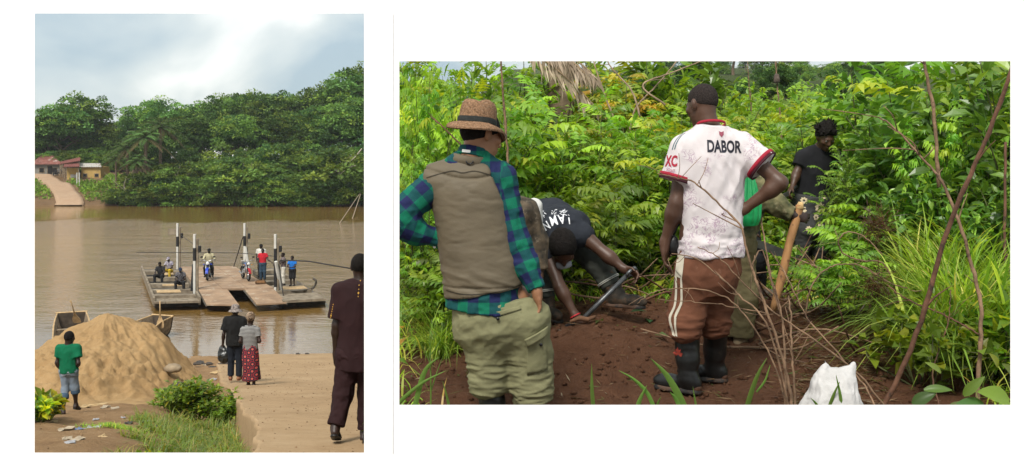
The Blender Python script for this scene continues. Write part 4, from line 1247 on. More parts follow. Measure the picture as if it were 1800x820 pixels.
def digger():
    Y = 7.2; sc = 250; L_ = loc_px(1030, 540, sc)
    root = thing('person', 'man bent over digging in the soil, wearing a dark sleeveless top with white writing', 'person', P(1030, 540, Y))
    J = stand(1.75, pel=L_(966, 392, .36), neck=L_(996, 414, -.10), head=L_(985, 436, -.20), hf=(.10, -.45, -.88), hu=(.03, -.88, .47), right=nrm(V3(-.93, .15, -.30)),
              shL=L_(1024, 414, -.06), elL=L_(1062, 447, -.14), wrL=L_(1094, 474, -.20), shR=L_(962, 447, -.08), elR=L_(980, 506, -.22), wrR=L_(1006, 556, -.28),
              hipL=L_(1000, 412, .26), knL=L_(1052, 462, .06), anL=L_(1084, 518, 0), ftL=(.86, -.5, 0), hipR=L_(952, 420, .30), knR=L_(952, 478, .10), anR=L_(962, 540, .05), ftR=(.35, -.9, 0),
              handL=dict(d=(.75, -.2, -.3), t=(-.2, -.6, .75), n=(.1, -.5, -.8), curl=(.8, .9, .9, .9), th=.6), handR=dict(d=(.35, -.3, -.85), t=(.85, -.2, .4), n=(.2, .9, -.3), curl=(.5, .6, .6, .6)))
    sdf_obj(body_sdf(J, hs=1.06, g=1.12), 'body', SKIN, root, .0075)
    sdf_obj(hair_sdf(J, 1.06, .018, -.03, -.05), 'hair', HAIR, root, .006, folds(.004, 70))
    navy = mat("faded_navy_cotton", (.020, .023, .030), .85, .15, 8, .15, 220, spec=.15)
    t = tee_sdf(J, .030, (0, 0), -.22, g=1.10, flare=.02)
    top = sdf_obj(t, 'sleeveless_top', navy, root, .008, folds(.012, 7, (1, 1, 1), 4, 4))
    wht = mat("white_screen_print", (.62, .63, .65), .7, .15, 60, .05)
    for txt, (cx, cy), ang, size, sx in (("I", (999, 386), 186, .062, .9), ("A", (986, 383), 190, .085, .8), ("M", (972, 386), 197, .085, .8), ("N", (959, 395), 212, .075, .8), ("O", (951.5, 404), 225, .07, .8), ("T", (945, 415), 236, .07, .8)):
        me = text_mesh(txt, size, sx, .0015)
        a = R(ang)
        print_on('back_lettering', me, top, lambda x, y: (L_(cx, 0)[0] + x * math.cos(a) - y * math.sin(a), 0, L_(0, cy)[2] + x * math.sin(a) + y * math.cos(a)), (0, 1, 0), .004, wht, top)
    # scrawled print above the lettering
    rng = np.random.default_rng(5); v, f = [], []
    for i in range(26):
        x, y = 952 + rng.random() * 46, 0
        y = 366 + rng.random() * 9 + abs(x - 976) * .16
        a, l = rng.normal(0, .5) + .25, 2 + rng.random() * 5
        dx, dy = math.cos(a) * l, math.sin(a) * l
        n = len(v); v += [(x, y, 0), (x + dx, y + dy, 0), (x + dx, y + dy + .9, 0), (x, y + .9, 0)]; f.append((n, n + 1, n + 2, n + 3))
    print_on('back_print', mesh_of('back_print', v, f, wht), top, lambda x, y: (L_(x, y)[0], 0, L_(x, y)[2]), (0, 1, 0), .004, wht, top)
    grey = mat("grey_lining", (.26, .27, .30), .8, .2, 9, .15)
    g = Sdf(.02); g.cone(L_(976, 452, -.10), L_(988, 466, -.16), .035, .055); g.cut(L_(985, 470, -.1), (.2, 0, -1)); sdf_obj(g, 'hanging_lining', grey, root, .008, folds(.012, 14))
    dark = mat("dark_grey_trousers", (.050, .054, .046), .85, .2, 6, .2, 150, spec=.15)
    tr = trousers_sdf(J, .026, (.72, .75), .10)
    trs = sdf_obj(tr, 'trousers', dark, root, .008, folds(.014, 9, (1, 1, 1), 3, 2))
    for S in 'LR':
        b = boots(J, S, root, .32, .008, mat("muddy_rubber", (.035, .030, .024), .7, .3, 12, .3, 40, spec=.3, wear=((.075, .048, .03), 12, .5)))
        kn, an = J['kn' + S], J['an' + S]; ax = nrm(kn - an)
        mb = MB()
        for q in (.30, .34): 
            c = lerp(an, kn, q + .12); e1 = nrm(np.cross(ax, V3(0, 1, 0))); e2 = np.cross(ax, e1)
            mb.tube([c + (e1 * math.cos(a) + e2 * math.sin(a)) * .083 for a in np.linspace(0, 2 * math.pi, 20)], .004, 5, cap=False)
        mb.build('reflective_stripe', mat("pale_stripe", (.4, .4, .36), .6, .1), trs, True)
    mb = MB(); w = J['wrR']; ax = nrm(J['wrR'] - J['elR']); e1 = nrm(np.cross(ax, V3(0, 1, 0))); e2 = np.cross(ax, e1)
    mb.tube([w + (e1 * math.cos(a) + e2 * math.sin(a)) * .034 for a in np.linspace(0, 2 * math.pi, 20)], .006, 6, cap=False)
    mb.build('red_bracelet', mat("red_beads", (.35, .02, .025), .5, .3, 80, .3), root, True)
    # spade
    A, B = L_(1008, 572, -.30), L_(1096, 486, -.24)
    spade = thing('spade', 'spade with grey metal shaft and handle held by the bending man', 'spade', P(1030, 540, Y))
    met = mat("worn_grey_metal", (.10, .105, .11), .38, .3, 18, .15, 60, metal=.6, wear=((.055, .04, .03), 16, .58))
    mb = MB(); mb.tube([A, lerp(A, B, .5), B], .0165, 10); mb.build('shaft', met, spade, True)
    C1, C2 = L_(1100, 487, -.26), L_(1113, 474, -.20)
    mb = MB(); mb.tube(spline([B, L_(1099, 481, -.27), L_(1105, 475, -.26), L_(1110, 472, -.24)], 10), .012, 8); mb.tube(spline([B, L_(1102, 485, -.22), L_(1109, 481, -.21), L_(1115, 476, -.21)], 10), .013, 8)
    mb.tube([L_(1110, 471, -.25), L_(1116, 477, -.20)], .013, 8); mb.build('handle', met, spade, True)
    d = nrm(A - B); sw = nrm(np.cross(d, V3(.3, 1, .4)))
    nn = np.cross(d, sw)
    v = []
    for t_, w_ in ((0, .04), (.03, .06), (.10, .06), (.15, .035), (.17, .005)):
        for k in (-1, -.5, 0, .5, 1): v.append(A + d * (t_ - .02) + sw * w_ * k + nn * .02 * k * k)
    F = [(i * 5 + j, i * 5 + j + 1, (i + 1) * 5 + j + 1, (i + 1) * 5 + j) for i in range(4) for j in range(4)]
    v2 = v + [q + nn * .004 for q in v]
    F2 = F + [tuple(k + 25 for k in q[::-1]) for q in F]
    obj('blade', mesh_of('blade', v2, F2, met), spade)
    # the root his hand is pulling at
    mb = MB(); mb.tube(spline([L_(996, 566, -.34), L_(1012, 560, -.36), L_(1026, 562, -.36), L_(1041, 556, -.33)], 10), [.010, .018, .017, .008], 7)
    tag(mb.build('root_piece', mat("root_bark", (.13, .065, .035), .9, .3, 20, .5, 60), None, True, loc=P(1030, 540, Y)), 'short brown root lying under the digging hand', 'root')

CAMO = None
def camo_mat():
    global CAMO
    if CAMO: return CAMO
    CAMO = mat("camouflage_cloth", (.17, .150, .075), .85, col2=(.035, .045, .022), vscale=13, bump=.15, bscale=200, wear=((.22, .19, .11), 17, .56), spec=.15)
    return CAMO
def bent_helper():
    Y = 7.0; sc = 257; L_ = loc_px(1290, 612, sc)
    root = thing('person', 'man in camouflage jacket gripping a thick wooden staff behind the white jersey', 'person', P(1290, 612, Y))
    J = stand(1.7, pel=L_(1284, 425, .05), neck=L_(1318, 316, .10), head=L_(1330, 312, .22), hf=(.75, .5, -.45), hu=(.35, .2, .9), right=nrm(V3(.6, -.75, -.1)),
              shL=L_(1290, 330, .20), elL=L_(1285, 380, .25), wrL=L_(1308, 410, .22), shR=L_(1340, 328, .02), elR=L_(1364, 362, -.04), wrR=L_(1391, 379, -.06),
              hipL=L_(1276, 436, .12), knL=L_(1270, 520, .12), anL=L_(1268, 593, .06), ftL=(-.9, .1, 0), hipR=L_(1296, 436, .0), knR=L_(1306, 520, -.03), anR=L_(1302, 594, 0), ftR=(.55, .75, 0),
              handR=dict(d=(.8, -.1, -.15), t=(.1, .2, .95), n=(.2, .95, 0), curl=(.75, .8, .8, .8), th=.5), handL=dict(d=(.3, -.2, -.9), t=(.7, -.5, 0), n=(-.5, .6, 0)))
    sdf_obj(body_sdf(J, hs=.98), 'body', SKIN_D, root, .008)
    sdf_obj(tee_sdf(J, .030, (1.92, 1.9), -.20, sr=.07), 'camouflage_jacket', camo_mat(), root, .008, folds(.016, 11, (1, 1, 1), 3, 6))
    kh = mat("dusty_khaki_cloth", (.125, .105, .052), .85, .15, 5, .15, 200, spec=.15)
    sdf_obj(trousers_sdf(J, .034, (.95, .95), .1, re=.085), 'trousers', kh, root, .008, folds(.016, 8, (1, 1, 1.6), 3, 1))
    for S in 'LR': shoe(J, S, mat("beige_suede", (.20, .145, .085), .85, .2, 12, .3, 60), root, .008, sole=mat("pale_sole", (.38, .31, .22), .8, .15))
    cap = Sdf(.01); r, f, u = frame3(J['hf'], J['hu']); M = np.stack([r, f, u], 1)
    cap.ell(J['head'] + u * .045, (.088, .108, .085), M); cap.cut(J['head'] + u * .03, -u); cap.ell(J['head'] + u * .035 + f * .12, (.065, .06, .010), M)
    sdf_obj(cap, 'cap', mat("charcoal_cap", (.018, .018, .022), .85, .2), root, .007)
    # thick staff
    st = thing('wooden_staff', 'thick freshly cut wooden staff standing in the soil, gripped at its top', 'staff', P(1290, 612, Y))
    mb = MB(); mb.tube(spline([L_(1352, 548, -.10), L_(1368, 490, -.10), L_(1382, 430, -.09), L_(1398, 380, -.06), L_(1403, 362, -.05)], 16), [.022, .030, .027, .030, .026], 10)
    mb.build('shaft', mat("peeled_wood", (.29, .150, .060), .75, .3, 14, .5, 40, stretch=(1, 1, .25), wear=((.11, .055, .03), 20, .57)), st, True)
    mb = MB(); mb.tube([L_(1402, 368, -.055), L_(1405, 356, -.05)], [.030, .017], 8); mb.build('split_tip', mat("raw_wood", (.50, .34, .15), .8, .2, 30, .4), st, True)
    # green drawstring bag
    bg_ = thing('drawstring_bag', 'bright green drawstring bag hanging between the jersey and the bent elbow', 'bag', P(1290, 612, Y - .25))
    B_ = loc_px(1290, 612, 1800 / (Y - .25))
    sd = Sdf(.04)
    sd.loft(B_(1318, 400), B_(1309, 283), (1, .2, 0), (.02, .12, .35, .6, .85, 1.0), (.055, .082, .088, .065, .035, .014), (.05, .07, .075, .055, .03, .014), p=2.2)
    def bd(Vv, N):
        a = np.arctan2(Vv[:, 1], Vv[:, 0] - B_(1316, 0)[0])
        return .007 * np.sin(a * 11 + 2 * fbm(Vv * 5, 2)) * sstep(.78, .95, Vv[:, 2]) + .004 * fbm(Vv * 9, 3)
    bag = sdf_obj(sd, 'bag_body', mat("green_nylon", (.004, .235, .065), .42, .15, 6, .1, 90, spec=.5), bg_, .006, bd)
    mb = MB()
    for dx in (-3, 3): mb.tube(spline([B_(1309 + dx, 286), B_(1307 + dx, 262, .06), B_(1303, 240, .14)], 8), .005, 6)
    mb.build('drawstring', mat("green_cord", (.004, .16, .05), .6, .1), bg_, True)

def machete_man():
    Y = 8.3; sc = 217; L_ = loc_px(1322, 518, sc)
    root = thing('person', 'crouching man in black trousers holding a machete, mostly hidden behind the white jersey', 'person', P(1322, 518, Y))
    J = stand(1.65, pel=L_(1302, 408, .10), neck=L_(1272, 330, -.05), head=L_(1262, 312, -.14), hf=(-.4, -.5, -.7), hu=(-.4, -.6, .7), right=nrm(V3(-.5, .8, 0)),
              shL=L_(1284, 340, -.12), elL=L_(1296, 378, -.14), wrL=L_(1308, 408, -.16), shR=L_(1262, 344, .10), elR=L_(1258, 385, .08), wrR=L_(1270, 410, .0),
              hipL=L_(1312, 414, .05), knL=L_(1322, 455, -.10), anL=L_(1332, 503, .0), ftL=(.5, -.8, 0), hipR=L_(1292, 414, .15), knR=L_(1288, 458, .05), anR=L_(1290, 500, .1), ftR=(.1, -.9, 0),
              handL=dict(d=(.35, -.1, -.9), t=(.85, -.3, .3), n=(-.2, .9, .2), curl=(.8, .9, .9, .9)))
    sdf_obj(body_sdf(J, hs=.95), 'body', SKIN, root, .009)
    blk = mat("black_cotton", (.012, .012, .014), .85, .25, 6, .2, 150, spec=.15)
    sdf_obj(tee_sdf(J, .026, (.6, .6), -.2), 'shirt', blk, root, .009, folds(.012, 9))
    sdf_obj(trousers_sdf(J, .030, (.95, .95), .1, re=.075), 'trousers', blk, root, .009, folds(.014, 10, (1, 1, 1.5), 3))
    sdf_obj(hair_sdf(J, .95, .012), 'hair', HAIR, root, .009)
    for S in 'LR': shoe(J, S, mat("dark_patterned_shoe", (.03, .028, .026), .7, col2=(.10, .08, .06), vscale=40), root, .009)
    mk = thing('machete', 'dark flat machete blade held low beside the black trousers', 'machete', P(1322, 518, Y))
    a, b = L_(1312, 424, -.20), L_(1374, 446, -.22); d = nrm(b - a); n = nrm(np.cross(d, V3(0, 1, 0)))
    if n[2] < 0: n = -n
    mb = MB(); w = [(0, -.02), (.05, -.035), (.22, -.05), (.285, -.028), (.29, .02), (.1, .028), (0, .02)]
    poly = [a + d * x + n * z for x, z in w]
    k = len(poly); mb.add([q - V3(0, .002, 0) for q in poly] + [q + V3(0, .002, 0) for q in poly], [tuple(range(k)), tuple(range(2 * k - 1, k - 1, -1))] + [(i, i + k, (i + 1) % k + k, (i + 1) % k) for i in range(k)])
    mb.build('blade', mat("dull_steel", (.05, .052, .045), .5, .3, 14, .2, 40, metal=.4), mk)
    mb = MB(); mb.tube([a - d * .11, a + d * .01], .016, 8); mb.build('handle', BOOT, mk, True)

def back_man():
    Y = 10.3; sc = 1800 / Y; L_ = loc_px(1430, 487, sc)
    root = thing('person', 'man in black shirt and flower patched trousers standing behind the feathery bush', 'person', P(1430, 487, Y))
    J = stand(1.66, pel=L_(1428, 352, .05), neck=L_(1440, 262, .0), head=L_(1446, 243, -.10), hf=(.16, -.86, -.48), hu=(.05, -.45, .88), right=V3(-1, 0, 0),
              shL=L_(1470, 277, .0), elL=L_(1482, 305, -.06), wrL=L_(1495, 328, -.14), shR=L_(1412, 277, .0), elR=L_(1398, 306, -.03), wrR=L_(1386, 331, -.12),
              hipL=L_(1442, 358, .05), knL=L_(1440, 412, -.06), anL=L_(1436, 474, .05), ftL=(.2, -1, 0), hipR=L_(1414, 358, .05), knR=L_(1412, 405, -.14), anR=L_(1398, 468, -.05), ftR=(-.3, -1, 0),
              handR=dict(d=(-.6, -.4, -.6), t=(.3, -.8, .3), n=(.4, .3, -.8), curl=(.8, .9, .9, .9)), handL=dict(d=(.4, -.3, -.8), t=(-.2, -.9, .2), n=(-.9, .1, -.3)))
    sdf_obj(body_sdf(J, hs=1.0, g=1.04), 'body', SKIN, root, .009)
    eyes(J, root, 1.0)
    h = hair_sdf(J, 1.0, .030, .01, -.05, .03)
    r_, f_, u_ = frame3(J['hf'], J['hu']); r3 = np.random.default_rng(3)
    for _ in range(46):
        d_ = nrm(r_ * r3.normal() + f_ * (r3.normal() * .8 - .25) + u_ * (abs(r3.normal()) + .45)); c0 = J['head'] + u_ * .04
        h.cone(c0 + d_ * .085, c0 + d_ * (.135 + .035 * r3.random()) + r3.normal(0, .008, 3), .014, .006, .006)
    sdf_obj(h, 'hair', HAIR, root, .007, folds(.008, 34, (1, 1, 1), 3, 2))
    blk = mat("black_cotton", (.012, .012, .014), .85, .25, 6, .2, 150, spec=.15)
    sdf_obj(tee_sdf(J, .026, (.55, .55), -.16), 'black_shirt', blk, root, .009, folds(.012, 8))
    ch = mat("charcoal_denim", (.045, .046, .046), .85, .2, 6, .2, 150, spec=.15)
    trs = sdf_obj(trousers_sdf(J, .034, (.9, .9), .1, re=.09), 'flower_trousers', ch, root, .009, folds(.012, 9, (1, 1, 1.4), 3))
    crm = mat("cream_patch", (.50, .42, .28), .85, .15, 40, .2)
    for px, py, rad in ((1409, 352, 5.5), (1404, 368, 7), (1436, 364, 8), (1428, 381, 5.5), (1435, 397, 5.5), (1410, 400, 5), (1446, 385, 5), (1444, 345, 4.5)):
        nv = 32; v, f = [], []
        for i in range(nv):
            a = i / nv * 2 * math.pi
            for q in (.34, 1 + .16 * math.sin(a * 8)): v.append((px + rad * q * math.cos(a), py + rad * q * math.sin(a), 0))
        f = [(2 * i, 2 * i + 1, (2 * i + 3) % (2 * nv), (2 * i + 2) % (2 * nv)) for i in range(nv)]
        print_on('flower_patch', mesh_of('flower_patch', v, f, crm), trs, lambda x, y: (L_(x, y)[0], 0, L_(x, y)[2]), (0, 1, 0), .005, crm, trs)
    for S in 'LR': shoe(J, S, BOOT, root, .01)
    tl = thing('cutlass', 'dark cutlass held in the hand of the man in black', 'cutlass', P(1430, 487, Y))
    mb = MB(); mb.tube([L_(1378, 340, -.16), L_(1394, 328, -.14)], .018, 8); mb.build('handle', BOOT, tl, True)
    a, b = L_(1378, 340, -.16), L_(1352, 352, -.20); d = nrm(b - a)
    mb = MB(); mb.box(lerp(a, b, .5), (.17, .006, .045), (0, math.atan2(d[2], -d[0]), 0), bevel=.002); mb.build('blade', MATS["dull_steel"], tl)

def camo_man():
    Y = 6.7; sc = 1800 / Y; L_ = loc_px(905, 600, sc)
    root = thing('person', 'stooping man in brown camouflage mostly hidden behind the man in plaid', 'person', P(905, 600, Y))
    J = stand(1.7, pel=L_(908, 440, .1), neck=L_(884, 356, .0), head=L_(856, 345, -.04), hf=(-.8, .3, -.5), hu=(-.4, .2, .9), right=nrm(V3(.3, -.95, 0)),
              shR=L_(924, 372, -.06), elR=L_(944, 425, -.02), wrR=L_(948, 480, -.04), shL=L_(878, 372, .2), elL=L_(868, 420, .25), wrL=L_(862, 470, .2),
              hipR=L_(914, 450, .05), knR=L_(906, 525, .0), anR=L_(904, 585, .05), ftR=(-.5, .8, 0), hipL=L_(898, 450, .15), knL=L_(888, 525, .1), anL=L_(886, 583, .1), ftL=(-.6, .8, 0))
    sdf_obj(body_sdf(J, hs=.95), 'body', SKIN, root, .010)
    cm = mat("brown_camouflage", (.10, .075, .048), .85, col2=(.028, .024, .018), vscale=16, bump=.2, bscale=150, wear=((.15, .12, .085), 18, .58))
    sdf_obj(tee_sdf(J, .034, (1.9, 1.9), -.2, sr=.072), 'camouflage_jacket', cm, root, .009, folds(.016, 10))
    sdf_obj(trousers_sdf(J, .03, (.9, .9), .1), 'trousers', MATS["dark_grey_trousers"], root, .010, folds(.012, 10))
    sdf_obj(hair_sdf(J, .95, .012), 'hair', HAIR, root, .009)
    for S in 'LR': shoe(J, S, BOOT, root, .01)
    sk = Sdf(.04); q = P(938, 384, 7.0)
    sk.ell(V3(0, 0, 0), (.062, .06, .105)); sk.ell(V3(.01, 0, .075), (.045, .04, .06))
    o = sdf_obj(sk, 'white_sack', mat("white_sack_weave", (.52, .52, .50), .75, .08, 8, .3, 120), None, .009, folds(.012, 12)); o.location = q
    tag(o, 'pale crumpled sack slung behind the camouflage jacket', 'sack')
digger(); bent_helper(); machete_man(); back_man(); camo_man()
print("people B", round(time.time() - T0, 1))
# ================================================================ the river scene: things
WOODG = mat("weathered_wood", (.30, .235, .16), .85, col2=(.15, .11, .07), vscale=5, bump=.5, bscale=30, stretch=(1, 1, 1), wear=((.06, .045, .03), 9, .6))
WOODL = mat("pale_wood", (.42, .29, .15), .8, .2, 8, .4, 30, wear=((.2, .13, .07), 14, .6))
def sand_heap():
    c = V3((192 - 900) / 1800 * 21.7, 21.7, 0)
    nr, na = 130, 300
    V = []
    a = np.linspace(0, 2 * math.pi, na, endpoint=False)
    for i in range(nr):
        r = (i / (nr - 1)) ** .9 * 1.6
        x = np.cos(a) * r; y = np.sin(a) * r
        w = 1 + .10 * fbm2(np.cos(a), np.sin(a), 1.2, 3, .5, 3)
        X = c[0] + x * np.where(x > 0, 2.5, 2.4) * w; Yw = c[1] + y * np.where(y > 0, 2.5, 3.3) * w
        base = z_bank(X, Yw)
        H = 1.70 * np.clip(1 - np.sqrt(r * r + .012) * .92, 0, None) ** 1.08 + .12 * sstep(1.45, .7, r) * (1 + .5 * fbm2(X, Yw, 1.3, 3)) - .09 * sstep(1.3, 1.6, r)
        # a lower shoulder to the right, slumps near the foot, rills running down
        H = H + .22 * np.exp(-((x - .42) / .22) ** 2 - ((y + .02) / .4) ** 2) * sstep(1.0, .5, r)
        rill = fbm(np.stack([np.cos(a) * 9 + fbm2(X, Yw, .8, 2), np.sin(a) * 9 + r, np.full(na, r * 4)], -1), 3)
        H = H + ((.025 + .05 * sstep(.1, .5, x)) * rill + .045 * fbm2(X, Yw, 3, 4) + .035 * fbm2(X, Yw, 9, 4, .6)) * sstep(.02, .35, r) * sstep(1.18, .9, r)
        lump = np.abs(fbm2(X, Yw, 4.5, 4, .6, 9))
        H = H + .17 * lump * sstep(.45, .75, r) * sstep(1.15, .95, r) * sstep(-.1, -.6, y)
        V.append(np.stack([X, Yw, np.maximum(base + H, -20)], -1))
    V = np.concatenate(V)
    F = np.array([(i * na + j, (i + 1) * na + j, (i + 1) * na + (j + 1) % na, i * na + (j + 1) % na) for i in range(nr - 1) for j in range(na)])[:, ::-1]
    m = dirt_mat("loose_river_sand", (.365, .235, .110), (.275, .168, .075), (.44, .30, .152), 1.6, .8, .03)
    tag(obj('sand_heap', mesh_of('sand_heap', V, F, m)), 'large heap of tan river sand dumped on the bank', 'sand heap')
sand_heap()

def boat(name, label, tr, bow, W, ztr, zmid, zbow, seed):
    """plank canoe with an upturned square stern: t runs from the stern to the bow"""
    root = thing(name, label, 'boat', (0, 0, 0), 0, 'wooden canoes drawn up at the bank')
    tr, bow = np.asarray(tr, float), np.asarray(bow, float)
    d = bow - tr; L = np.linalg.norm(d); d = d / L; n = V3(d[1], -d[0], 0)[:2]
    def sec(t, ins):
        hw = np.interp(t, [0, .25, .5, .8, 1], [.82, 1.0, 1.02, .70, .10]) * W / 2 - ins * .045
        top = np.interp(t, [0, .15, .35, .6, 1], [ztr, ztr * .78 + zmid * .22, zmid, zmid, zbow])
        bot = np.interp(t, [0, .2, .5, .8, 1], [-.02, -.14, -.2, -.12, .10]) + ins * .05
        pts = []
        for k in np.linspace(-1, 1, 13):
            s_ = np.sign(k) * min(1, abs(k) * 1.75) 
            zz = bot + (top - bot) * max(0, (abs(k) - .42) / .58) ** .9
            ww = hw * (s_ * (.72 + .28 * max(0, (abs(k) - .42) / .58)))
            p = tr + d * L * t + n * ww
            pts.append((p[0], p[1], WZ + zz))
        return pts
    ts = np.linspace(0, 1, 26)
    V, F = [], []
    for ins in (0, 1):
        b0 = len(V)
        for t in ts: V += sec(t, ins)
        for i in range(len(ts) - 1):
            for j in range(12):
                q = (b0 + i * 13 + j, b0 + i * 13 + j + 1, b0 + (i + 1) * 13 + j + 1, b0 + (i + 1) * 13 + j)
                F.append(q if ins else q[::-1])
    N = len(ts) * 13
    for i in range(len(ts) - 1):
        for j in (0, 12):
            F.append((i * 13 + j, (i + 1) * 13 + j, N + (i + 1) * 13 + j, N + i * 13 + j))
    obj('hull', mesh_of('hull', V, F, WOODG, False), root)
    V, F = [], []
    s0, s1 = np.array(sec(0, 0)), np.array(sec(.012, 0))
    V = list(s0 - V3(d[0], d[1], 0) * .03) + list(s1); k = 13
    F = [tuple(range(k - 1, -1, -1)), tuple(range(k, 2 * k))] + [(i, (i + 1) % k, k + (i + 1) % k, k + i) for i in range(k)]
    obj('transom', mesh_of('transom', V, F, mat('shade_dark_wood', (.060, .045, .032), .8, .3, 6, .4), False), root)  # near-black colour paints the shade inside the stern
    a, b = s0[0], s0[12]
    mb = MB(); mb.tube([a + (a - b) * .03 + V3(0, 0, .03), b + (b - a) * .03 + V3(0, 0, .03)], .04, 4); mb.build('transom_cap', WOODL, root)
    for sg in (0, 12):
        mb = MB(); mb.tube([np.array(sec(t, .5)[sg]) + V3(0, 0, .012) for t in ts], .032, 5); mb.build('gunwale', WOODL, root)
    for t in (.22, .42, .62):
        c0, c1 = np.array(sec(t, 1)[1]), np.array(sec(t, 1)[11])
        q = lerp(c0, c1, .5); q[2] -= .03
        mb = MB(); mb.box(q, (np.linalg.norm(c1 - c0) * .98, .24, .035), (0, 0, math.atan2(n[1], n[0])), bevel=.006); mb.build('thwart', WOODG, root)
    for t in (.1, .32, .52, .72):                    # ribs
        mb = MB(); mb.tube([np.array(p) + V3(0, 0, .012) for p in sec(t, 1)[1:12]], .022, 4); mb.build('rib', WOODG, root)
    for o in (-.25, 0, .25):
        p0, p1 = tr + d * L * .06 + n * o, tr + d * L * .66 + n * o * 1.1
        mb = MB(); mb.box(((p0[0] + p1[0]) / 2, (p0[1] + p1[1]) / 2, WZ - .01), (.22, np.linalg.norm(p1 - p0), .025), (0, 0, math.atan2(d[1], d[0]) - math.pi / 2), bevel=.005); mb.build('floor_board', WOODL if o == 0 else WOODG, root)
    return root
def paddle(label, top, bot, bw):
    root = thing('paddle', label, 'paddle', bot, 0, 'paddles leaning in the canoes')
    d = nrm(np.asarray(top) - np.asarray(bot)); L = np.linalg.norm(np.asarray(top) - np.asarray(bot))
    mb = MB(); mb.tube([d * .42, d * L], [.030, .022], 7); mb.build('shaft', WOODL, root, True)
    sw = nrm(np.cross(d, V3(0, 1, .3)))
    nn = np.cross(sw, d); v = []
    prof = [(0, .11), (.06, bw), (.25, bw * .95), (.42, bw * .4), (.55, .03)]
    for o in (-.012, .012):
        for t, w in prof: v += [d * t - sw * w + nn * o, d * t + sw * w + nn * o]
    F = [(2 * i, 2 * i + 1, 2 * i + 3, 2 * i + 2) for i in range(4)] + [(10 + 2 * i, 12 + 2 * i, 13 + 2 * i, 11 + 2 * i) for i in range(4)]
    rim = [0, 2, 4, 6, 8, 9, 7, 5, 3, 1]
    F += [(rim[i], rim[(i + 1) % 10], rim[(i + 1) % 10] + 10, rim[i] + 10) for i in range(10)]
    obj('blade', mesh_of('blade', v, F, WOODL, False), root)
pL = P(126, 560, 44); pR = P(286, 566, 43.4)
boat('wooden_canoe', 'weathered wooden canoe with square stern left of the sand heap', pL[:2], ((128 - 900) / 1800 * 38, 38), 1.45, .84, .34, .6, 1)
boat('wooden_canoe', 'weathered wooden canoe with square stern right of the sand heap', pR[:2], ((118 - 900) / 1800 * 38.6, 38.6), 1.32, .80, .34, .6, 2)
paddle('pale wooden paddle leaning in the canoe left of the sand heap', P(124, 528, 42.6), P(136, 568, 43.3), .17)
paddle('pale wooden paddle upright in the canoe right of the sand heap', P(281, 529, 42.5), P(282, 577, 42.5), .15)

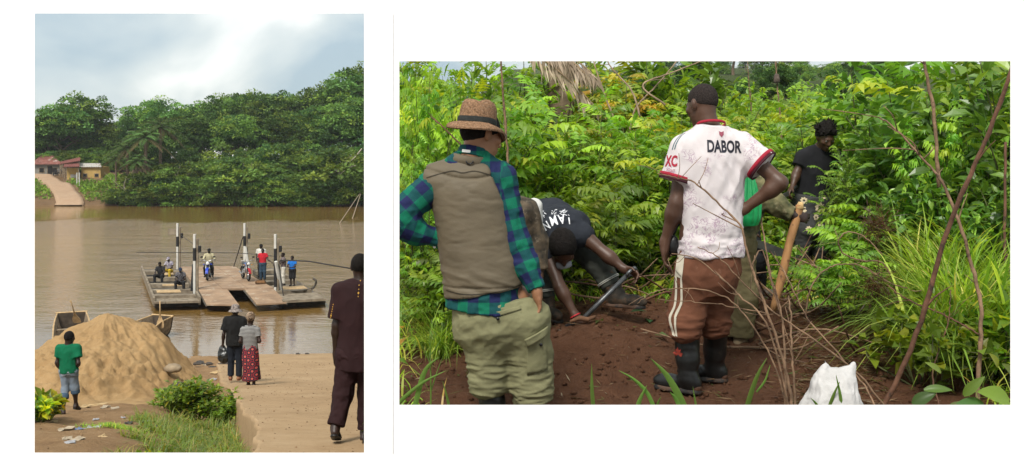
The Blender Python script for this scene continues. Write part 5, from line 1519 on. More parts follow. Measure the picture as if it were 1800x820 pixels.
# ---------------------------------------------------------------- the cable ferry
def FP(px, py, dz): return PZ(px, py, WZ + dz)
DECKM = mat("rust_stained_deck_plate", (.33, .220, .135), .75, .2, 1.4, .25, 20, col2=(.22, .145, .09), wear=((.38, .31, .23), 2.2, .56), bdist=.01)
HULLM = mat("dark_hull_steel", (.075, .066, .052), .8, .3, 2, .3, 20, wear=((.13, .09, .06), 3, .55))
BEAMM = mat("grey_timber_beam", (.26, .215, .155), .85, .2, 3, .4, 25, col2=(.14, .11, .075))
WHITEP = mat("chalky_white_paint", (.52, .51, .47), .75, .08, 5, .2, 40, wear=((.36, .31, .25), 12, .66))
BLACKP = mat("black_paint", (.014, .014, .015), .6, .2, 8, .2, 40)
def ferry():
    root = thing('cable_ferry', 'flat steel cable ferry with rusty deck and black and white posts moored offshore', 'ferry', (0, 0, 0))
    def slab(name, corners, dz, th, m, parent=root, down=None):
        q = [FP(px, py, dz) for px, py in corners]
        mb = MB(); mb.prism([(p[0], p[1]) for p in q], WZ + dz - th, WZ + dz); return mb.build(name, m, parent)
    # floats: two side hulls and a middle one
    def hull(corners, dz, name='pontoon_hull'):
        q = [FP(px, py, dz) for px, py in corners]
        mb = MB(); k = len(q)
        cx = np.mean([p for p in q], 0)
        v = [(p[0] * .97 + cx[0] * .03, p[1] * .97 + cx[1] * .03, WZ - .35) for p in q] + [(p[0], p[1], WZ + dz) for p in q]
        mb.add(v, [tuple(range(k)), tuple(range(2 * k - 1, k - 1, -1))] + [(i, i + k, (i + 1) % k + k, (i + 1) % k) for i in range(k)])
        return mb.build(name, HULLM, root)
    hull([(249, 474), (318, 474), (351, 529), (271, 531)], .30)
    hull([(444, 474), (486, 471), (573, 526), (497, 530)], .30)
    hull([(330, 476), (415, 476), (452, 508), (362, 509)], .40)
    # centre deck: six plates
    A, B, C_, D = (317, 469), (411, 468), (482, 507), (346, 508)
    def bl(u, v): 
        a = lerp(A, B, u); b = lerp(D, C_, u); return tuple(lerp(a, b, v))
    for j, (v0, v1) in enumerate(((0, .36), (.365, .70), (.705, 1))):
        for i, (u0, u1) in enumerate(((0, .33), (.335, .66), (.665, 1))):
            slab('deck_plate', [bl(u0, v0), bl(u1, v0), bl(u1, v1), bl(u0, v1)], .74 + .012 * ((i + j) % 2), .09, DECKM)
    slab('deck_frame', [(318, 470), (410, 469), (480, 506), (347, 507)], .645, .16, HULLM)
    # loading ramps hanging off the front
    for a, b, c, d_ in (((349, 509), (399, 508), (420, 536), (363, 535)), ((429, 508), (480, 507), (504, 532), (451, 535))):
        q = [FP(*a, .73), FP(*b, .73), FP(*c, .40), FP(*d_, .40)]
        mb = MB(); v = [p - V3(0, 0, .07) for p in q] + q
        mb.add(v, [(0, 1, 2, 3), (7, 6, 5, 4)] + [(i, i + 4, (i + 1) % 4 + 4, (i + 1) % 4) for i in range(4)])
        r = mb.build('loading_ramp', DECKM, root)
        for s_, e_ in ((0, 3), (1, 2)):
            mb = MB(); mb.tube([q[s_] - V3(0, 0, .09), q[e_] - V3(0, 0, .09)], .05, 5); mb.build('ramp_rail', HULLM, r)
        for t in (.12, .5, .9):
            mb = MB(); mb.tube([lerp(q[0], q[3], t) - V3(0, 0, .12), lerp(q[1], q[2], t) - V3(0, 0, .12)], .04, 5); mb.build('ramp_rib', HULLM, r)
    # side platforms: beams across, planked front
    Lc = [(249, 474), (318, 474), (351, 529), (271, 531)]
    def bl2(c, u, v): return tuple(lerp(lerp(c[0], c[1], u), lerp(c[3], c[2], u), v))
    for v in (.02, .22, .42, .60, .77):
        slab('cross_beam', [bl2(Lc, .02, v), bl2(Lc, .98, v), bl2(Lc, .98, v + .045), bl2(Lc, .02, v + .045)], .62, .20, BEAMM)
    for v0, v1, u0, u1 in ((.10, .17, .45, .75), (.46, .50, .35, .8), (.64, .71, .15, .7)):
        slab('loose_plank', [bl2(Lc, u0, v0), bl2(Lc, u1, v0), bl2(Lc, u1, v1), bl2(Lc, u0, v1)], .655, .03, WOODL)
    for u0, u1 in ((0, .245), (.25, .495), (.5, .745), (.75, 1)):
        slab('deck_plank', [bl2(Lc, u0, .83), bl2(Lc, u1, .83), bl2(Lc, u1, 1.0), bl2(Lc, u0, 1.0)], .48 + .008 * (u0 in (0, .5)), .10, BEAMM)
    for side in (0, 1):
        q0, q1 = FP(*Lc[side], .46), FP(*Lc[3 - side], .46)
        mb = MB(); mb.box(lerp(q0, q1, .5), (.10, np.linalg.norm(q1 - q0), .40), (0, 0, math.atan2(q1[1] - q0[1], q1[0] - q0[0]) - math.pi / 2)); mb.build('side_board', BEAMM, root)
    Rc = [(446, 474), (486, 471), (573, 525), (497, 529)]
    for v in (.02, .20, .36, .52, .66):
        slab('cross_beam', [bl2(Rc, .0, v), bl2(Rc, 1.0, v), bl2(Rc, 1.0, v + .05), bl2(Rc, .0, v + .05)], .62, .20, BEAMM)
    slab('loose_plank', [bl2(Rc, .2, .58), bl2(Rc, .95, .58), bl2(Rc, .95, .66), bl2(Rc, .2, .66)], .64, .03, WOODL)
    for u0, u1 in ((0, .33), (.335, .66), (.665, 1)):
        slab('deck_plank', [bl2(Rc, u0, .80), bl2(Rc, u1, .80), bl2(Rc, u1, 1.0), bl2(Rc, u0, 1.0)], .48 + .008 * (u0 == .335), .12, BEAMM)
    # posts, white above and below a black band
    def post(px, pyb, pyt, dz, b0, b1, lean=0, w=.26):
        p0 = FP(px, pyb, dz); Y = p0[1]
        zt = CAMZ - (pyt - 260) / 1800 * Y; za, zb = CAMZ - (b0 - 260) / 1800 * Y, CAMZ - (b1 - 260) / 1800 * Y
        mb = MB(); mb.box((p0[0], p0[1], (p0[2] + zt) / 2), (w * .46, .14, zt - p0[2]), bevel=.012)
        po = mb.build('post', WHITEP, root)
        mb = MB(); mb.box((p0[0], p0[1], (za + zb) / 2), (w * .46 + .012, .152, za - zb), bevel=.012); mb.build('black_band', BLACKP, po)
        mb = MB(); mb.box((p0[0] + w * .50, p0[1] + .05, (p0[2] + zt) / 2 - .1), (w * .36, .1, zt - p0[2] - .25), bevel=.01); mb.build('post_channel', BEAMM, po)
        mb = MB(); mb.box((p0[0] + w * 1.0, p0[1], zt - .75), (.14, .12, .32), bevel=.02); mb.build('pulley_block', BLACKP, po)
        return p0, zt
    p1, z1 = post(312, 474, 393, .6, 416, 434)
    p2, z2 = post(342, 517, 412, .5, 436, 459)
    p3, z3 = post(430, 476, 393, .72, 415, 433)
    p4, z4 = post(484, 512, 412, .6, 437, 505)
    mb = MB(); q = P(303, 408, p1[1]); mb.box(q, (.5, .05, .38), bevel=.01); mb.build('sign_board', BEAMM, root)
    mb = MB(); mb.tube([P(485, 460, p4[1] - .2), FP(494, 514, .5)], .09, 6); mb.build('brace', WHITEP, root)
    mb = MB(); mb.tube([P(431, 434, p3[1] - .1), P(437, 474, p3[1] - .2)], .09, 6); mb.build('brace', WHITEP, root)
    mb = MB(); mb.tube([P(337, 512, p2[1]), P(340, 465, p2[1] + .1)], .07, 6); mb.build('brace', BLACKP, root)
    CB = mat("dark_cable", (.03, .028, .026), .7, .2)
    for name, pts, r, m in (('mast_cable', [V3(p1[0] + .2, p1[1], z1 - .7), V3(p2[0], p2[1], z2 - .55)], .014, CB),
                            ('stay_rope', [V3(p3[0] - .1, p3[1], z3 - .8), FP(411, 469, .75)], .03, CB),
                            ('stay_rope', [V3(p4[0] + .2, p4[1], z4 - 1.6), FP(498, 520, .5)], .03, CB)):
        mb = MB(); mb.tube(pts, r, 5); mb.build(name, m, root)
    mb = MB(); mb.box(FP(458, 497, .80), (.55, .5, .22), (0, 0, .3), bevel=.08); mb.build('deck_bollard', mat("rust_brown", (.15, .075, .03), .9, .3, 6, .4), root, True)
    q = FP(550, 507, .62); mb = MB(); mb.tube(spline([FP(497, 511, .62), FP(530, 511, .62), q, q + V3(.15, .1, .35), q + V3(-.02, .1, .5)], 12), .06, 6); mb.build('curved_rail', HULLM, root)
    # hauling cable across the river
    zc = CAMZ - (459 - 260) / 1800 * 52
    c = thing('ferry_cable', 'thin steel cable stretched across the river from the ferry', 'cable', (0, 0, 0))
    mb = MB(); mb.tube(spline([P(492, 458, 52.5), P(540, 459.5, 52), P(580, 466, 50.6), P(650, 478, 49)], 14), .035, 5); mb.build('near_span', CB, c)
    mb = MB(); mb.tube(spline([P(492, 452, 55), P(430, 446, 58), P(350, 444.5, 60), P(240, 444, 64)], 14), .018, 4); mb.build('far_span', CB, c)
    t = thing('mooring_ropes', 'pale ropes rising from the water to the trees at the far right', 'rope', (0, 0, 0))
    for a, b in (((596, 394), (634, 338)), ((619, 386), (635, 338))):
        mb = MB(); q0 = PZ(*a, WZ - .05); mb.tube([q0, P(*b, 139)], .05, 4); mb.build('rope', mat("pale_rope", (.34, .27, .19), .9, .1), t)
ferry()

# ---------------------------------------------------------------- motorbikes
def motorbike(label, loc, rz, mud, tank):
    root = thing('motorbike', label, 'motorbike', loc, rz)
    ty = mat("tyre_rubber", (.018, .017, .016), .85, .2, 9, .3); ch = mat("chrome_metal", (.42, .42, .42), .3, .15, 6, .1, metal=.8); bk = mat("black_gloss", (.015, .015, .017), .35, .2, 6, .1)
    a = np.linspace(0, 2 * math.pi, 29)
    for x in (.64, -.64):
        w = MB()
        prof = [(.24, -.045), (.29, -.05), (.315, -.02), (.318, 0), (.315, .02), (.29, .05), (.24, .045), (.24, -.045)]
        w.lathe(prof, 28, (x, 0, .318), 'Y'); wo_ = w.build('wheel', ty, root, True)
        rm = MB(); rm.lathe([(.205, -.03), (.245, -.036), (.245, .036), (.205, .03), (.205, -.03)], 24, (x, 0, .318), 'Y')
        rm.lathe([(0, -.06), (.055, -.055), (.055, .055), (0, .06)], 14, (x, 0, .318), 'Y')
        for k in range(6):
            q = k / 6 * 2 * math.pi; rm.tube([(x + .05 * math.cos(q), 0, .318 + .05 * math.sin(q)), (x + .215 * math.cos(q), 0, .318 + .215 * math.sin(q))], .016, 5)
        rm.build('rim', ch, wo_, True)
        fd = MB(); th = np.linspace(R(15), R(165), 12); v = []
        for q in th:
            for y_ in (-.07, 0, .07): v.append((x + .36 * math.cos(q), y_, .318 + (.36 + (.02 if y_ == 0 else 0)) * math.sin(q)))
        fd.add(v, [(3 * i + j, 3 * i + j + 1, 3 * i + j + 4, 3 * i + j + 3) for i in range(11) for j in range(2)])
        fd.add(np.array(v) * V3(1, 1.02, 1) + V3(0, 0, .008), [(3 * i + j, 3 * i + j + 3, 3 * i + j + 4, 3 * i + j + 1) for i in range(11) for j in range(2)])
        fd.build('mudguard', mud if x > 0 else bk, root, True)
    m = MB()
    for y_ in (-.09, .09): m.tube([(.64, y_, .318), (.42, y_, .95)], .024, 7)
    m.build('front_fork', ch, root, True)
    m = MB(); m.tube([(.45, 0, .86), (.1, 0, .45), (-.2, 0, .38), (-.35, 0, .70), (.40, 0, .84)], .028, 7); m.tube([(-.2, .08, .38), (-.64, .09, .318)], .024, 6); m.tube([(-.2, -.08, .38), (-.64, -.09, .318)], .024, 6)
    m.build('bike_frame', bk, root, True)
    m = MB(); m.box((.0, 0, .48), (.30, .24, .26), bevel=.05); m.box((.10, 0, .64), (.16, .17, .16), (0, .3, 0), bevel=.03); m.build('engine', ch, root)
    s = Sdf(.04); s.ell((.18, 0, .84), (.26, .13, .115)); sdf_obj(s, 'fuel_tank', tank, root, .025)
    s = Sdf(.04); s.cone((-.02, 0, .82), (-.55, 0, .87), .09, .085); s.ell((-.3, 0, .84), (.34, .13, .06)); sdf_obj(s, 'saddle', bk, root, .025)
    m = MB(); m.tube(spline([(.33, -.36, 1.06), (.40, -.2, 1.08), (.42, 0, 1.0), (.40, .2, 1.08), (.33, .36, 1.06)], 14), .016, 6); m.build('handlebar', ch, root, True)
    for sg in (-1, 1):
        m = MB(); m.tube([(.38, sg * .26, 1.08), (.40, sg * .30, 1.22)], .008, 5); m.box((.40, sg * .32, 1.25), (.02, .13, .08), bevel=.008); m.build('mirror', bk, root)
        m = MB(); m.box((.52, sg * .2, .86), (.06, .08, .05), bevel=.02); m.build('indicator', mat("blue_lens" if mud.name.startswith("blue") else "amber_lens", (.02, .06, .5) if mud.name.startswith("blue") else (.5, .2, .02), .3, .1, bump=0), root)
    m = MB(); m.lathe([(0, .09), (.07, .08), (.10, .03), (.10, -.01), (.06, -.08), (0, -.09)], 18, (.56, 0, .93), 'X'); hl = m.build('headlight', bk, root, True)
    m = MB(); m.lathe([(0, .022), (.06, .016), (.085, 0)], 18, (.60, 0, .93), 'X'); m.lathe([(.085, 0), (.06, .016), (0, .022)], 18, (.632, 0, .93), 'X'); m.build('lens', mat("headlight_glass", (.75, .75, .72), .1, .05, bump=0), hl, True)
    m = MB(); m.tube([(.05, -.14, .42), (-.2, -.16, .30), (-.75, -.17, .38)], [.025, .03, .045], 8); m.build('exhaust', ch, root, True)
    m = MB(); m.tube([(-.1, .1, .35), (-.2, .24, .0)], .014, 5); m.build('kick_stand', bk, root)
    return root
bluep = mat("blue_mudguard", (.015, .05, .42), .35, .1, bump=0); redp = mat("red_mudguard", (.30, .012, .02), .35, .1, bump=0)
m1p = FP(367, 491, .77); m2p = FP(432, 492, .77)
motorbike('motorbike with round headlight ridden by the man on the ferry', m1p, R(-80), bluep, bluep)
motorbike('parked motorbike with red mudguard on the ferry deck', m2p, R(-62), redp, mat("blue_tank", (.03, .09, .30), .35, .1, bump=0))

# ---------------------------------------------------------------- people of the river scene
def cloth(name, c, **k): return mat(name, c, .85, .12, 6, .15, 150, spec=.15, **k)
def tall_man():
    Y = 9.52; sc = 1800 / Y; L_ = loc_px(625, 775, sc)
    root = thing('person', 'tall man in dark maroon tunic and trousers walking down the ramp at right', 'person', P(625, 775, Y))
    J = stand(1.76, pel=L_(630, 620), neck=L_(633, 498), head=L_(632, 470, .03), hf=(.1, 1, -.08), shL=L_(599, 512), elL=L_(592, 572, -.02), wrL=L_(589, 622, .04),
              shR=L_(668, 512), elR=L_(676, 570, -.02), wrR=L_(678, 620, .08), hipL=L_(612, 625), knL=L_(604, 692, -.02), anL=L_(594, 752, -.16), ftL=(-.05, .88, -.38), hipR=L_(648, 625), knR=L_(645, 695, .08), anR=L_(640, 760, .05), ftR=(.1, 1, -.05))
    sdf_obj(body_sdf(J, hs=.98), 'body', SKIN_D, root, .008)
    sdf_obj(hair_sdf(J, .98, .010, -.01, -.05), 'hair', HAIR, root, .007, folds(.002, 80))
    mar = cloth("dark_maroon_cloth", (.024, .0105, .0115))
    t = tee_sdf(J, .030, (.80, .80), -.24, sr=.07, flare=.012); tun = sdf_obj(t, 'tunic', mar, root, .008, folds(.012, 7, (1, 1, .6), 3))
    sdf_obj(trousers_sdf(J, .026, (.94, .94), .08, re=.078, rk=.092), 'trousers', mar, root, .008, folds(.014, 9, (1, 1, .9), 3, 3))
    co = Sdf(.01); co.loft(L_(633, 503), L_(633, 494), (1, 0, 0), (0, 1), (.074, .066), (.070, .064)); sdf_obj(co, 'collar', mar, tun, .007)
    gold = mat("gold_embroidery", (.45, .24, .03), .5, .25, 80, .5, 120)
    for pts, n in (([(591, 533), (589, 545), (587, 556)], 7), ([(637, 492), (637, 506), (637, 518)], 5)):
        sp = spline([(*p, 0) for p in pts], n); v, f = [], []
        for k, p in enumerate(sp):
            b = len(v); r = 1.8 if k in (n - 2,) else 1.0
            v += [(p[0] - r, p[1], 0), (p[0], p[1] - 1.3 * r, 0), (p[0] + r, p[1], 0), (p[0], p[1] + 1.3 * r, 0)]; f.append((b, b + 1, b + 2, b + 3))
        print_on('embroidery', mesh_of('embroidery', v, f, gold), tun, lambda x, y: (L_(x, y)[0], 0, L_(x, y)[2]), (.15, 1, 0), .004, gold, tun)
    for S in 'LR': shoe(J, S, mat("black_leather", (.015, .014, .013), .45, .2, 10, .1), root, .008, 'sandal', sandal=True)
def couple():
    Y = 24.6; L_ = loc_px(413, 668, 1800 / Y)
    root = thing('person', 'man in black T-shirt and patterned hat carrying a black bag on the ramp', 'person', P(413, 668, Y))
    J = stand(1.76, hf=(-.2, 1, -.1), wrL=(-.30, .02, .80), elL=(-.26, -.04, 1.1), ftL=(-.3, 1, 0), ftR=(.2, 1, 0))
    sdf_obj(body_sdf(J), 'body', SKIN_D, root, .011)
    blk = cloth("black_tshirt", (.012, .012, .012))
    sdf_obj(tee_sdf(J, .045, (.72, .72), -.22, sr=.075, flare=.01), 'tshirt', blk, root, .011, folds(.014, 7))
    sdf_obj(trousers_sdf(J, .02, (.96, .96), .1, re=.075), 'trousers', cloth("dark_indigo", (.014, .017, .024)), root, .011, folds(.012, 8))
    sdf_obj(hair_sdf(J, 1.0, .01), 'hair', HAIR, root, .01)
    for S in 'LR': shoe(J, S, mat("tan_leather", (.22, .10, .05), .6, .2, 10, .1), root, .011)
    hat = thing('bucket_hat', 'pale patterned brimmed hat on the man in the black T-shirt', 'hat', P(413, 668, Y) + V3(0, .02, 1.675))
    hm = mat("patterned_hat_cloth", (.34, .29, .26), .9, col2=(.06, .05, .05), vscale=28, bump=.2)
    mb = MB(); mb.lathe([(.0, .135), (.05, .132), (.085, .11), (.098, .06), (.102, .02), (.165, -.025), (.168, -.032), (.10, .008)], 24); mb.build('crown', hm, hat, True)
    bag = thing('bag', 'black plastic bag hanging from the hand of the man in black', 'bag', P(413, 668, Y))
    sd = Sdf(.05); sd.ell((-.27, .02, .56), (.15, .12, .17)); sd.ell((-.30, .02, .70), (.09, .07, .12)); sd.cone((-.30, .03, .74), (-.31, .03, .82), .05, .02)
    sdf_obj(sd, 'bag_body', mat("black_plastic", (.020, .022, .022), .3, .2, 8, .25, 30, spec=.5), bag, .012, folds(.03, 9, (1, 1, 1), 3))
    # woman
    Y = 23.7; L_ = loc_px(440, 683, 1800 / Y)
    root = thing('person', 'woman in striped top, red and black printed skirt and headwrap', 'person', P(440, 683, Y))
    J = stand(1.70, hf=(.1, 1, -.1), shL=(-.165, 0, 1.36), shR=(.165, 0, 1.36), elL=(-.215, -.05, 1.10), wrL=(-.10, .15, 1.02), elR=(.225, -.05, 1.10), wrR=(.12, .18, 1.04), knL=(-.07, .10, .50), anL=(-.05, .02, .085), ftL=(-.15, .95, -.25), anR=(.10, -.08, .085), ftR=(.1, 1, 0))
    sdf_obj(body_sdf(J, g=.95), 'body', SKIN_D, root, .011)
    def stripe(name, c1, c2, fr):
        m, t, b = _nodes(name); N, L = t.nodes.new, t.links.new
        tcn = N("ShaderNodeTexCoord"); w = N("ShaderNodeTexWave"); w.bands_direction = 'Z'; w.inputs["Scale"].default_value = fr; w.inputs["Distortion"].default_value = .6
        L(tcn.outputs["Object"], w.inputs["Vector"]); r = N("ShaderNodeValToRGB"); r.color_ramp.elements[0].color = (*c1, 1); r.color_ramp.elements[1].color = (*c2, 1); r.color_ramp.elements[0].position = .42; r.color_ramp.elements[1].position = .58
        L(w.outputs["Color"], r.inputs["Fac"]); L(r.outputs["Color"], b.inputs["Base Color"]); b.inputs["Roughness"].default_value = .85; return m
    sdf_obj(tee_sdf(J, .014, (.58, .58), -.04, sr=.058), 'striped_top', stripe("grey_white_stripes", (.06, .06, .065), (.30, .295, .28), 10.5), root, .011, folds(.008, 8))
    sk = Sdf(.04)
    sk.loft((.02, .0, .20), (0, 0, 1.02), (1, 0, 0), (0, .25, .6, .85, 1), (.22, .20, .20, .178, .145), (.19, .17, .16, .14, .115))
    def skirt_mat():
        m, t, b = _nodes("red_black_print"); N, L = t.nodes.new, t.links.new
        tcn = N("ShaderNodeTexCoord"); mp_ = N("ShaderNodeMapping"); mp_.inputs["Rotation"].default_value = (0, R(45), 0); mp_.inputs["Scale"].default_value = (8.5, .01, 8.5); L(tcn.outputs["Object"], mp_.inputs["Vector"])
        v = N("ShaderNodeTexVoronoi"); v.inputs["Scale"].default_value = 1; v.inputs["Randomness"].default_value = .15; L(mp_.outputs["Vector"], v.inputs["Vector"])
        r = N("ShaderNodeValToRGB"); r.color_ramp.interpolation = 'CONSTANT'; r.color_ramp.elements[0].color = (.50, .09, .07, 1); r.color_ramp.elements[1].position = .22; r.color_ramp.elements[1].color = (.012, .009, .018, 1)
        e = r.color_ramp.elements.new(.47); e.color = (.26, .010, .022, 1); e = r.color_ramp.elements.new(.60); e.color = (.012, .009, .018, 1)
        L(v.outputs["Distance"], r.inputs["Fac"]); L(r.outputs["Color"], b.inputs["Base Color"]); b.inputs["Roughness"].default_value = .8; return m
    sdf_obj(sk, 'printed_skirt', skirt_mat(), root, .011, folds(.03, 5, (1, 1, .3), 3))
    hw = Sdf(.02); hw.ell(J['head'] + V3(0, -.02, .075), (.105, .115, .105)); hw.ell(J['head'] + V3(.02, -.05, .15), (.075, .08, .05)); hw.cut(J['head'] + V3(0, -.02, -.02), (0, .45, -1))
    sdf_obj(hw, 'headwrap', mat("leopard_headwrap", (.38, .28, .19), .85, col2=(.035, .02, .015), vscale=30, bump=.3, bscale=40), root, .010, folds(.012, 14))
    for S in 'LR': shoe(J, S, mat("brown_flip_flop", (.05, .025, .018), .7), root, .011, 'sandal', sandal=True)
def boy():
    Y = 15.5; L_ = loc_px(121, 727, 1800 / Y)
    root = thing('person', 'boy in green T-shirt and rolled jeans standing before the sand heap', 'person', P(121, 727, Y))
    J = stand(1.24, pel=(0, 0, .66), neck=(-.01, 0, 1.02), head=(0, .02, 1.135), hf=(.15, 1, -.1), shL=(-.135, 0, .985), elL=(-.165, -.03, .77), wrL=(-.115, .06, .60), shR=(.125, 0, .985), elR=(.165, -.05, .77), wrR=(.08, .10, .66),
              hipL=(-.062, 0, .64), knL=(-.055, .0, .36), anL=(-.035, -.13, .075), ftL=(-.75, .65, -.05), hipR=(.062, 0, .64), knR=(.07, .06, .38), anR=(.065, .10, .10), ftR=(.05, .9, -.3))
    sdf_obj(body_sdf(J, hs=.86), 'body', SKIN_D, root, .009)
    sdf_obj(hair_sdf(J, .86, .007, -.01, -.05), 'hair', HAIR, root, .008, folds(.002, 80))
    g = sdf_obj(tee_sdf(J, .030, (.62, .62), -.12, sr=.075, flare=.01), 'green_tshirt', cloth("green_cotton", (.004, .110, .050)), root, .009, folds(.012, 9))
    co = Sdf(.01); co.loft(J['neck'] + V3(0, 0, -.012), J['neck'] + V3(0, 0, .012), (1, 0, 0), (0, 1), (.062, .058), (.058, .055)); sdf_obj(co, 'pale_collar', cloth("pale_collar_cloth", (.35, .33, .25)), g, .007)
    jm = cloth("faded_denim", (.17, .21, .26), wear=((.42, .44, .46), 8, .60))
    tr = sdf_obj(trousers_sdf(J, .014, (.42, .30), .06, re=.075), 'rolled_jeans', jm, root, .009, folds(.012, 10))
    for S, t in (('L', .40), ('R', .28)):
        q = lerp(J['kn' + S], J['an' + S], t); ax = nrm(J['an' + S] - J['kn' + S]); c = Sdf(.01); c.cone(q - ax * .03, q + ax * .012, .066, .068, None, True); sdf_obj(c, 'rolled_cuff', cloth("dark_denim", (.05, .085, .13)), tr, .009)
    for S in 'LR': shoe(J, S, mat("black_flip_flop", (.02, .02, .02), .7), root, .009, 'sandal', sandal=True)
def ferry_folk():
    def at(px, py, dz): return FP(px, py, dz)
    def sit(h, sc=1.0, **kw):
        d = dict(pel=(0, 0, .45), neck=(0, .12, .98), head=(0, .20, 1.12), hf=(0, .95, -.3), hu=(0, .3, .95), shL=(-.18, .10, .92), elL=(-.25, .22, .66), wrL=(-.12, .42, .60), shR=(.18, .10, .92), elR=(.25, .22, .66), wrR=(.12, .42, .60),
                 hipL=(-.09, .02, .45), knL=(-.2, .44, .52), anL=(-.2, .42, .085), hipR=(.09, .02, .45), knR=(.2, .44, .52), anR=(.2, .42, .085))
        d.update(kw); return stand(h, **d)
    def mk(label, loc, rz, J, top, bot, sl=(.55, .55), hat=None, group=None, res=.014, skin=SKIN_D, hem=-.14, shoes=None):
        root = thing('person', label, 'person', loc, rz, group)
        sdf_obj(body_sdf(J), 'body', skin, root, res)
        if top: sdf_obj(tee_sdf(J, .022, sl, hem), 'shirt', top, root, res, folds(.010, 8))
        if bot: sdf_obj(trousers_sdf(J, .022, (.94, .94), .1, re=.07), 'trousers', bot, root, res, folds(.010, 8))
        if hat == 'hair': sdf_obj(hair_sdf(J, 1.0, .012), 'hair', HAIR, root, .012)
        elif hat is not None:
            c = Sdf(.02); r, f, u = frame3(J['hf'], J['hu']); M = np.stack([r, f, u], 1)
            c.ell(J['head'] + u * .045 - f * .01, (.092, .112, .095), M); c.cut(J['head'] + u * .015, -u); c.ell(J['head'] + u * .03 + f * .1, (.07, .07, .012), M)
            sdf_obj(c, 'cap', hat, root, .012)
        for S in 'LR': shoe(J, S, shoes or BOOT, root, .014)
        return root
    dk = cloth("dark_plain_cloth", (.022, .022, .024)); jn = cloth("blue_jeans", (.030, .055, .085))
    mk('man in dark clothes with green straps seated at the left edge of the ferry', at(283, 500, .45), R(180), sit(1.72), dk, dk, hat='hair', shoes=mat("teal_shoe", (.05, .30, .26), .6))
    mk('person with white and purple headscarf and yellow skirt seated on the ferry', at(299, 490, .45), R(170), sit(1.65), mat("purple_white_print", (.50, .48, .50), .85, col2=(.06, .04, .10), vscale=16), cloth("yellow_cloth", (.48, .33, .03)), hat=mat("purple_white_print", (.5, .5, .5)))
    mk('person in dark striped clothes seated on a beam beside the second ferry post', at(318, 512, .45), R(190), sit(1.70), mat("grey_black_stripe", (.16, .15, .16), .85, col2=(.02, .02, .025), vscale=22), dk, hat=cloth("dark_blue_cap", (.02, .03, .06)), shoes=mat("yellow_shoe", (.50, .45, .06), .6))
    J = sit(1.74, pel=(0, 0, .84), neck=(0, .08, 1.38), head=(0, .12, 1.53), hf=(0, 1, -.1), hu=(0, .1, 1), shL=(-.19, .08, 1.31), shR=(.19, .08, 1.31), elL=(-.30, .20, 1.08), elR=(.30, .20, 1.08), wrL=(-.32, .46, 1.07), wrR=(.32, .46, 1.07),
            hipL=(-.1, .02, .82), hipR=(.1, .02, .82), knL=(-.20, .36, .62), knR=(.20, .36, .62), anL=(-.2, .16, .20), anR=(.2, .16, .20))
    dd = V3(math.cos(R(-80)), math.sin(R(-80)), 0)
    mk('man in pale shirt and dark vest riding a motorbike on the ferry', m1p - dd * .22, R(-170), J, cloth("pale_yellow_shirt", (.42, .38, .24)), dk, (1.5, 1.5), hat=cloth("black_cap", (.012, .012, .012)))
    mk('man in red T-shirt and jeans standing on the ferry deck', at(462, 494, .77), R(180), stand(1.74, elR=(.25, -.08, 1.13), wrR=(.24, .02, .88), elL=(-.30, .10, 1.15), wrL=(-.52, .18, 1.02)), cloth("red_cotton", (.42, .018, .030)), jn, hat='hair')
    mk('man in white T-shirt and dark cap standing behind the red T-shirt', at(459, 487, .77), R(180), stand(1.82), cloth("white_cotton", (.55, .53, .48)), dk, hat=cloth("black_cap", (.012, .012, .012)))
    mk('man in dark striped shirt and white trousers holding the ferry post', at(498, 502, .62), R(115), stand(1.74, elL=(-.20, .22, 1.18), wrL=(-.12, .45, 1.18), elR=(.22, .2, 1.16), wrR=(.14, .42, 1.1)), mat("brown_check", (.22, .17, .16), .85, col2=(.03, .025, .03), vscale=20), cloth("white_trouser_cloth", (.55, .52, .45)), hat='hair', hem=-.10)
    root = mk('boy in blue T-shirt and black shorts standing at the ferry rail', at(514, 503, .62), R(170), stand(1.58, elL=(-.22, .14, 1.05), wrL=(-.05, .30, 1.0), elR=(.22, .14, 1.05), wrR=(.06, .30, 1.02)), cloth("blue_cotton", (.015, .14, .48)), None, hat='hair')
    J = stand(1.58); sdf_obj(trousers_sdf(J, .04, (0, 0), .1, rk=.11), 'shorts', dk, root, .014)
    g = 'figures sitting by the sheds across the river'
    for (px, py), c, lab in (((98.5, 305), dk, 'small dark figure sitting left of the shed doorway across the river'), ((106, 304.5), cloth("pale_grey_cloth", (.10, .10, .11)), 'small figure in grey sitting under the shed roof across the river')):
        Y = 161; p = P(px, py, Y); mk(lab, (p[0], Y, z_far(p[0], Y) + .0), R(180), sit(1.7), c, dk, hat='hair', res=.024, group=g)
tall_man(); couple(); boy(); ferry_folk()
print("left people", round(time.time() - T0, 1))

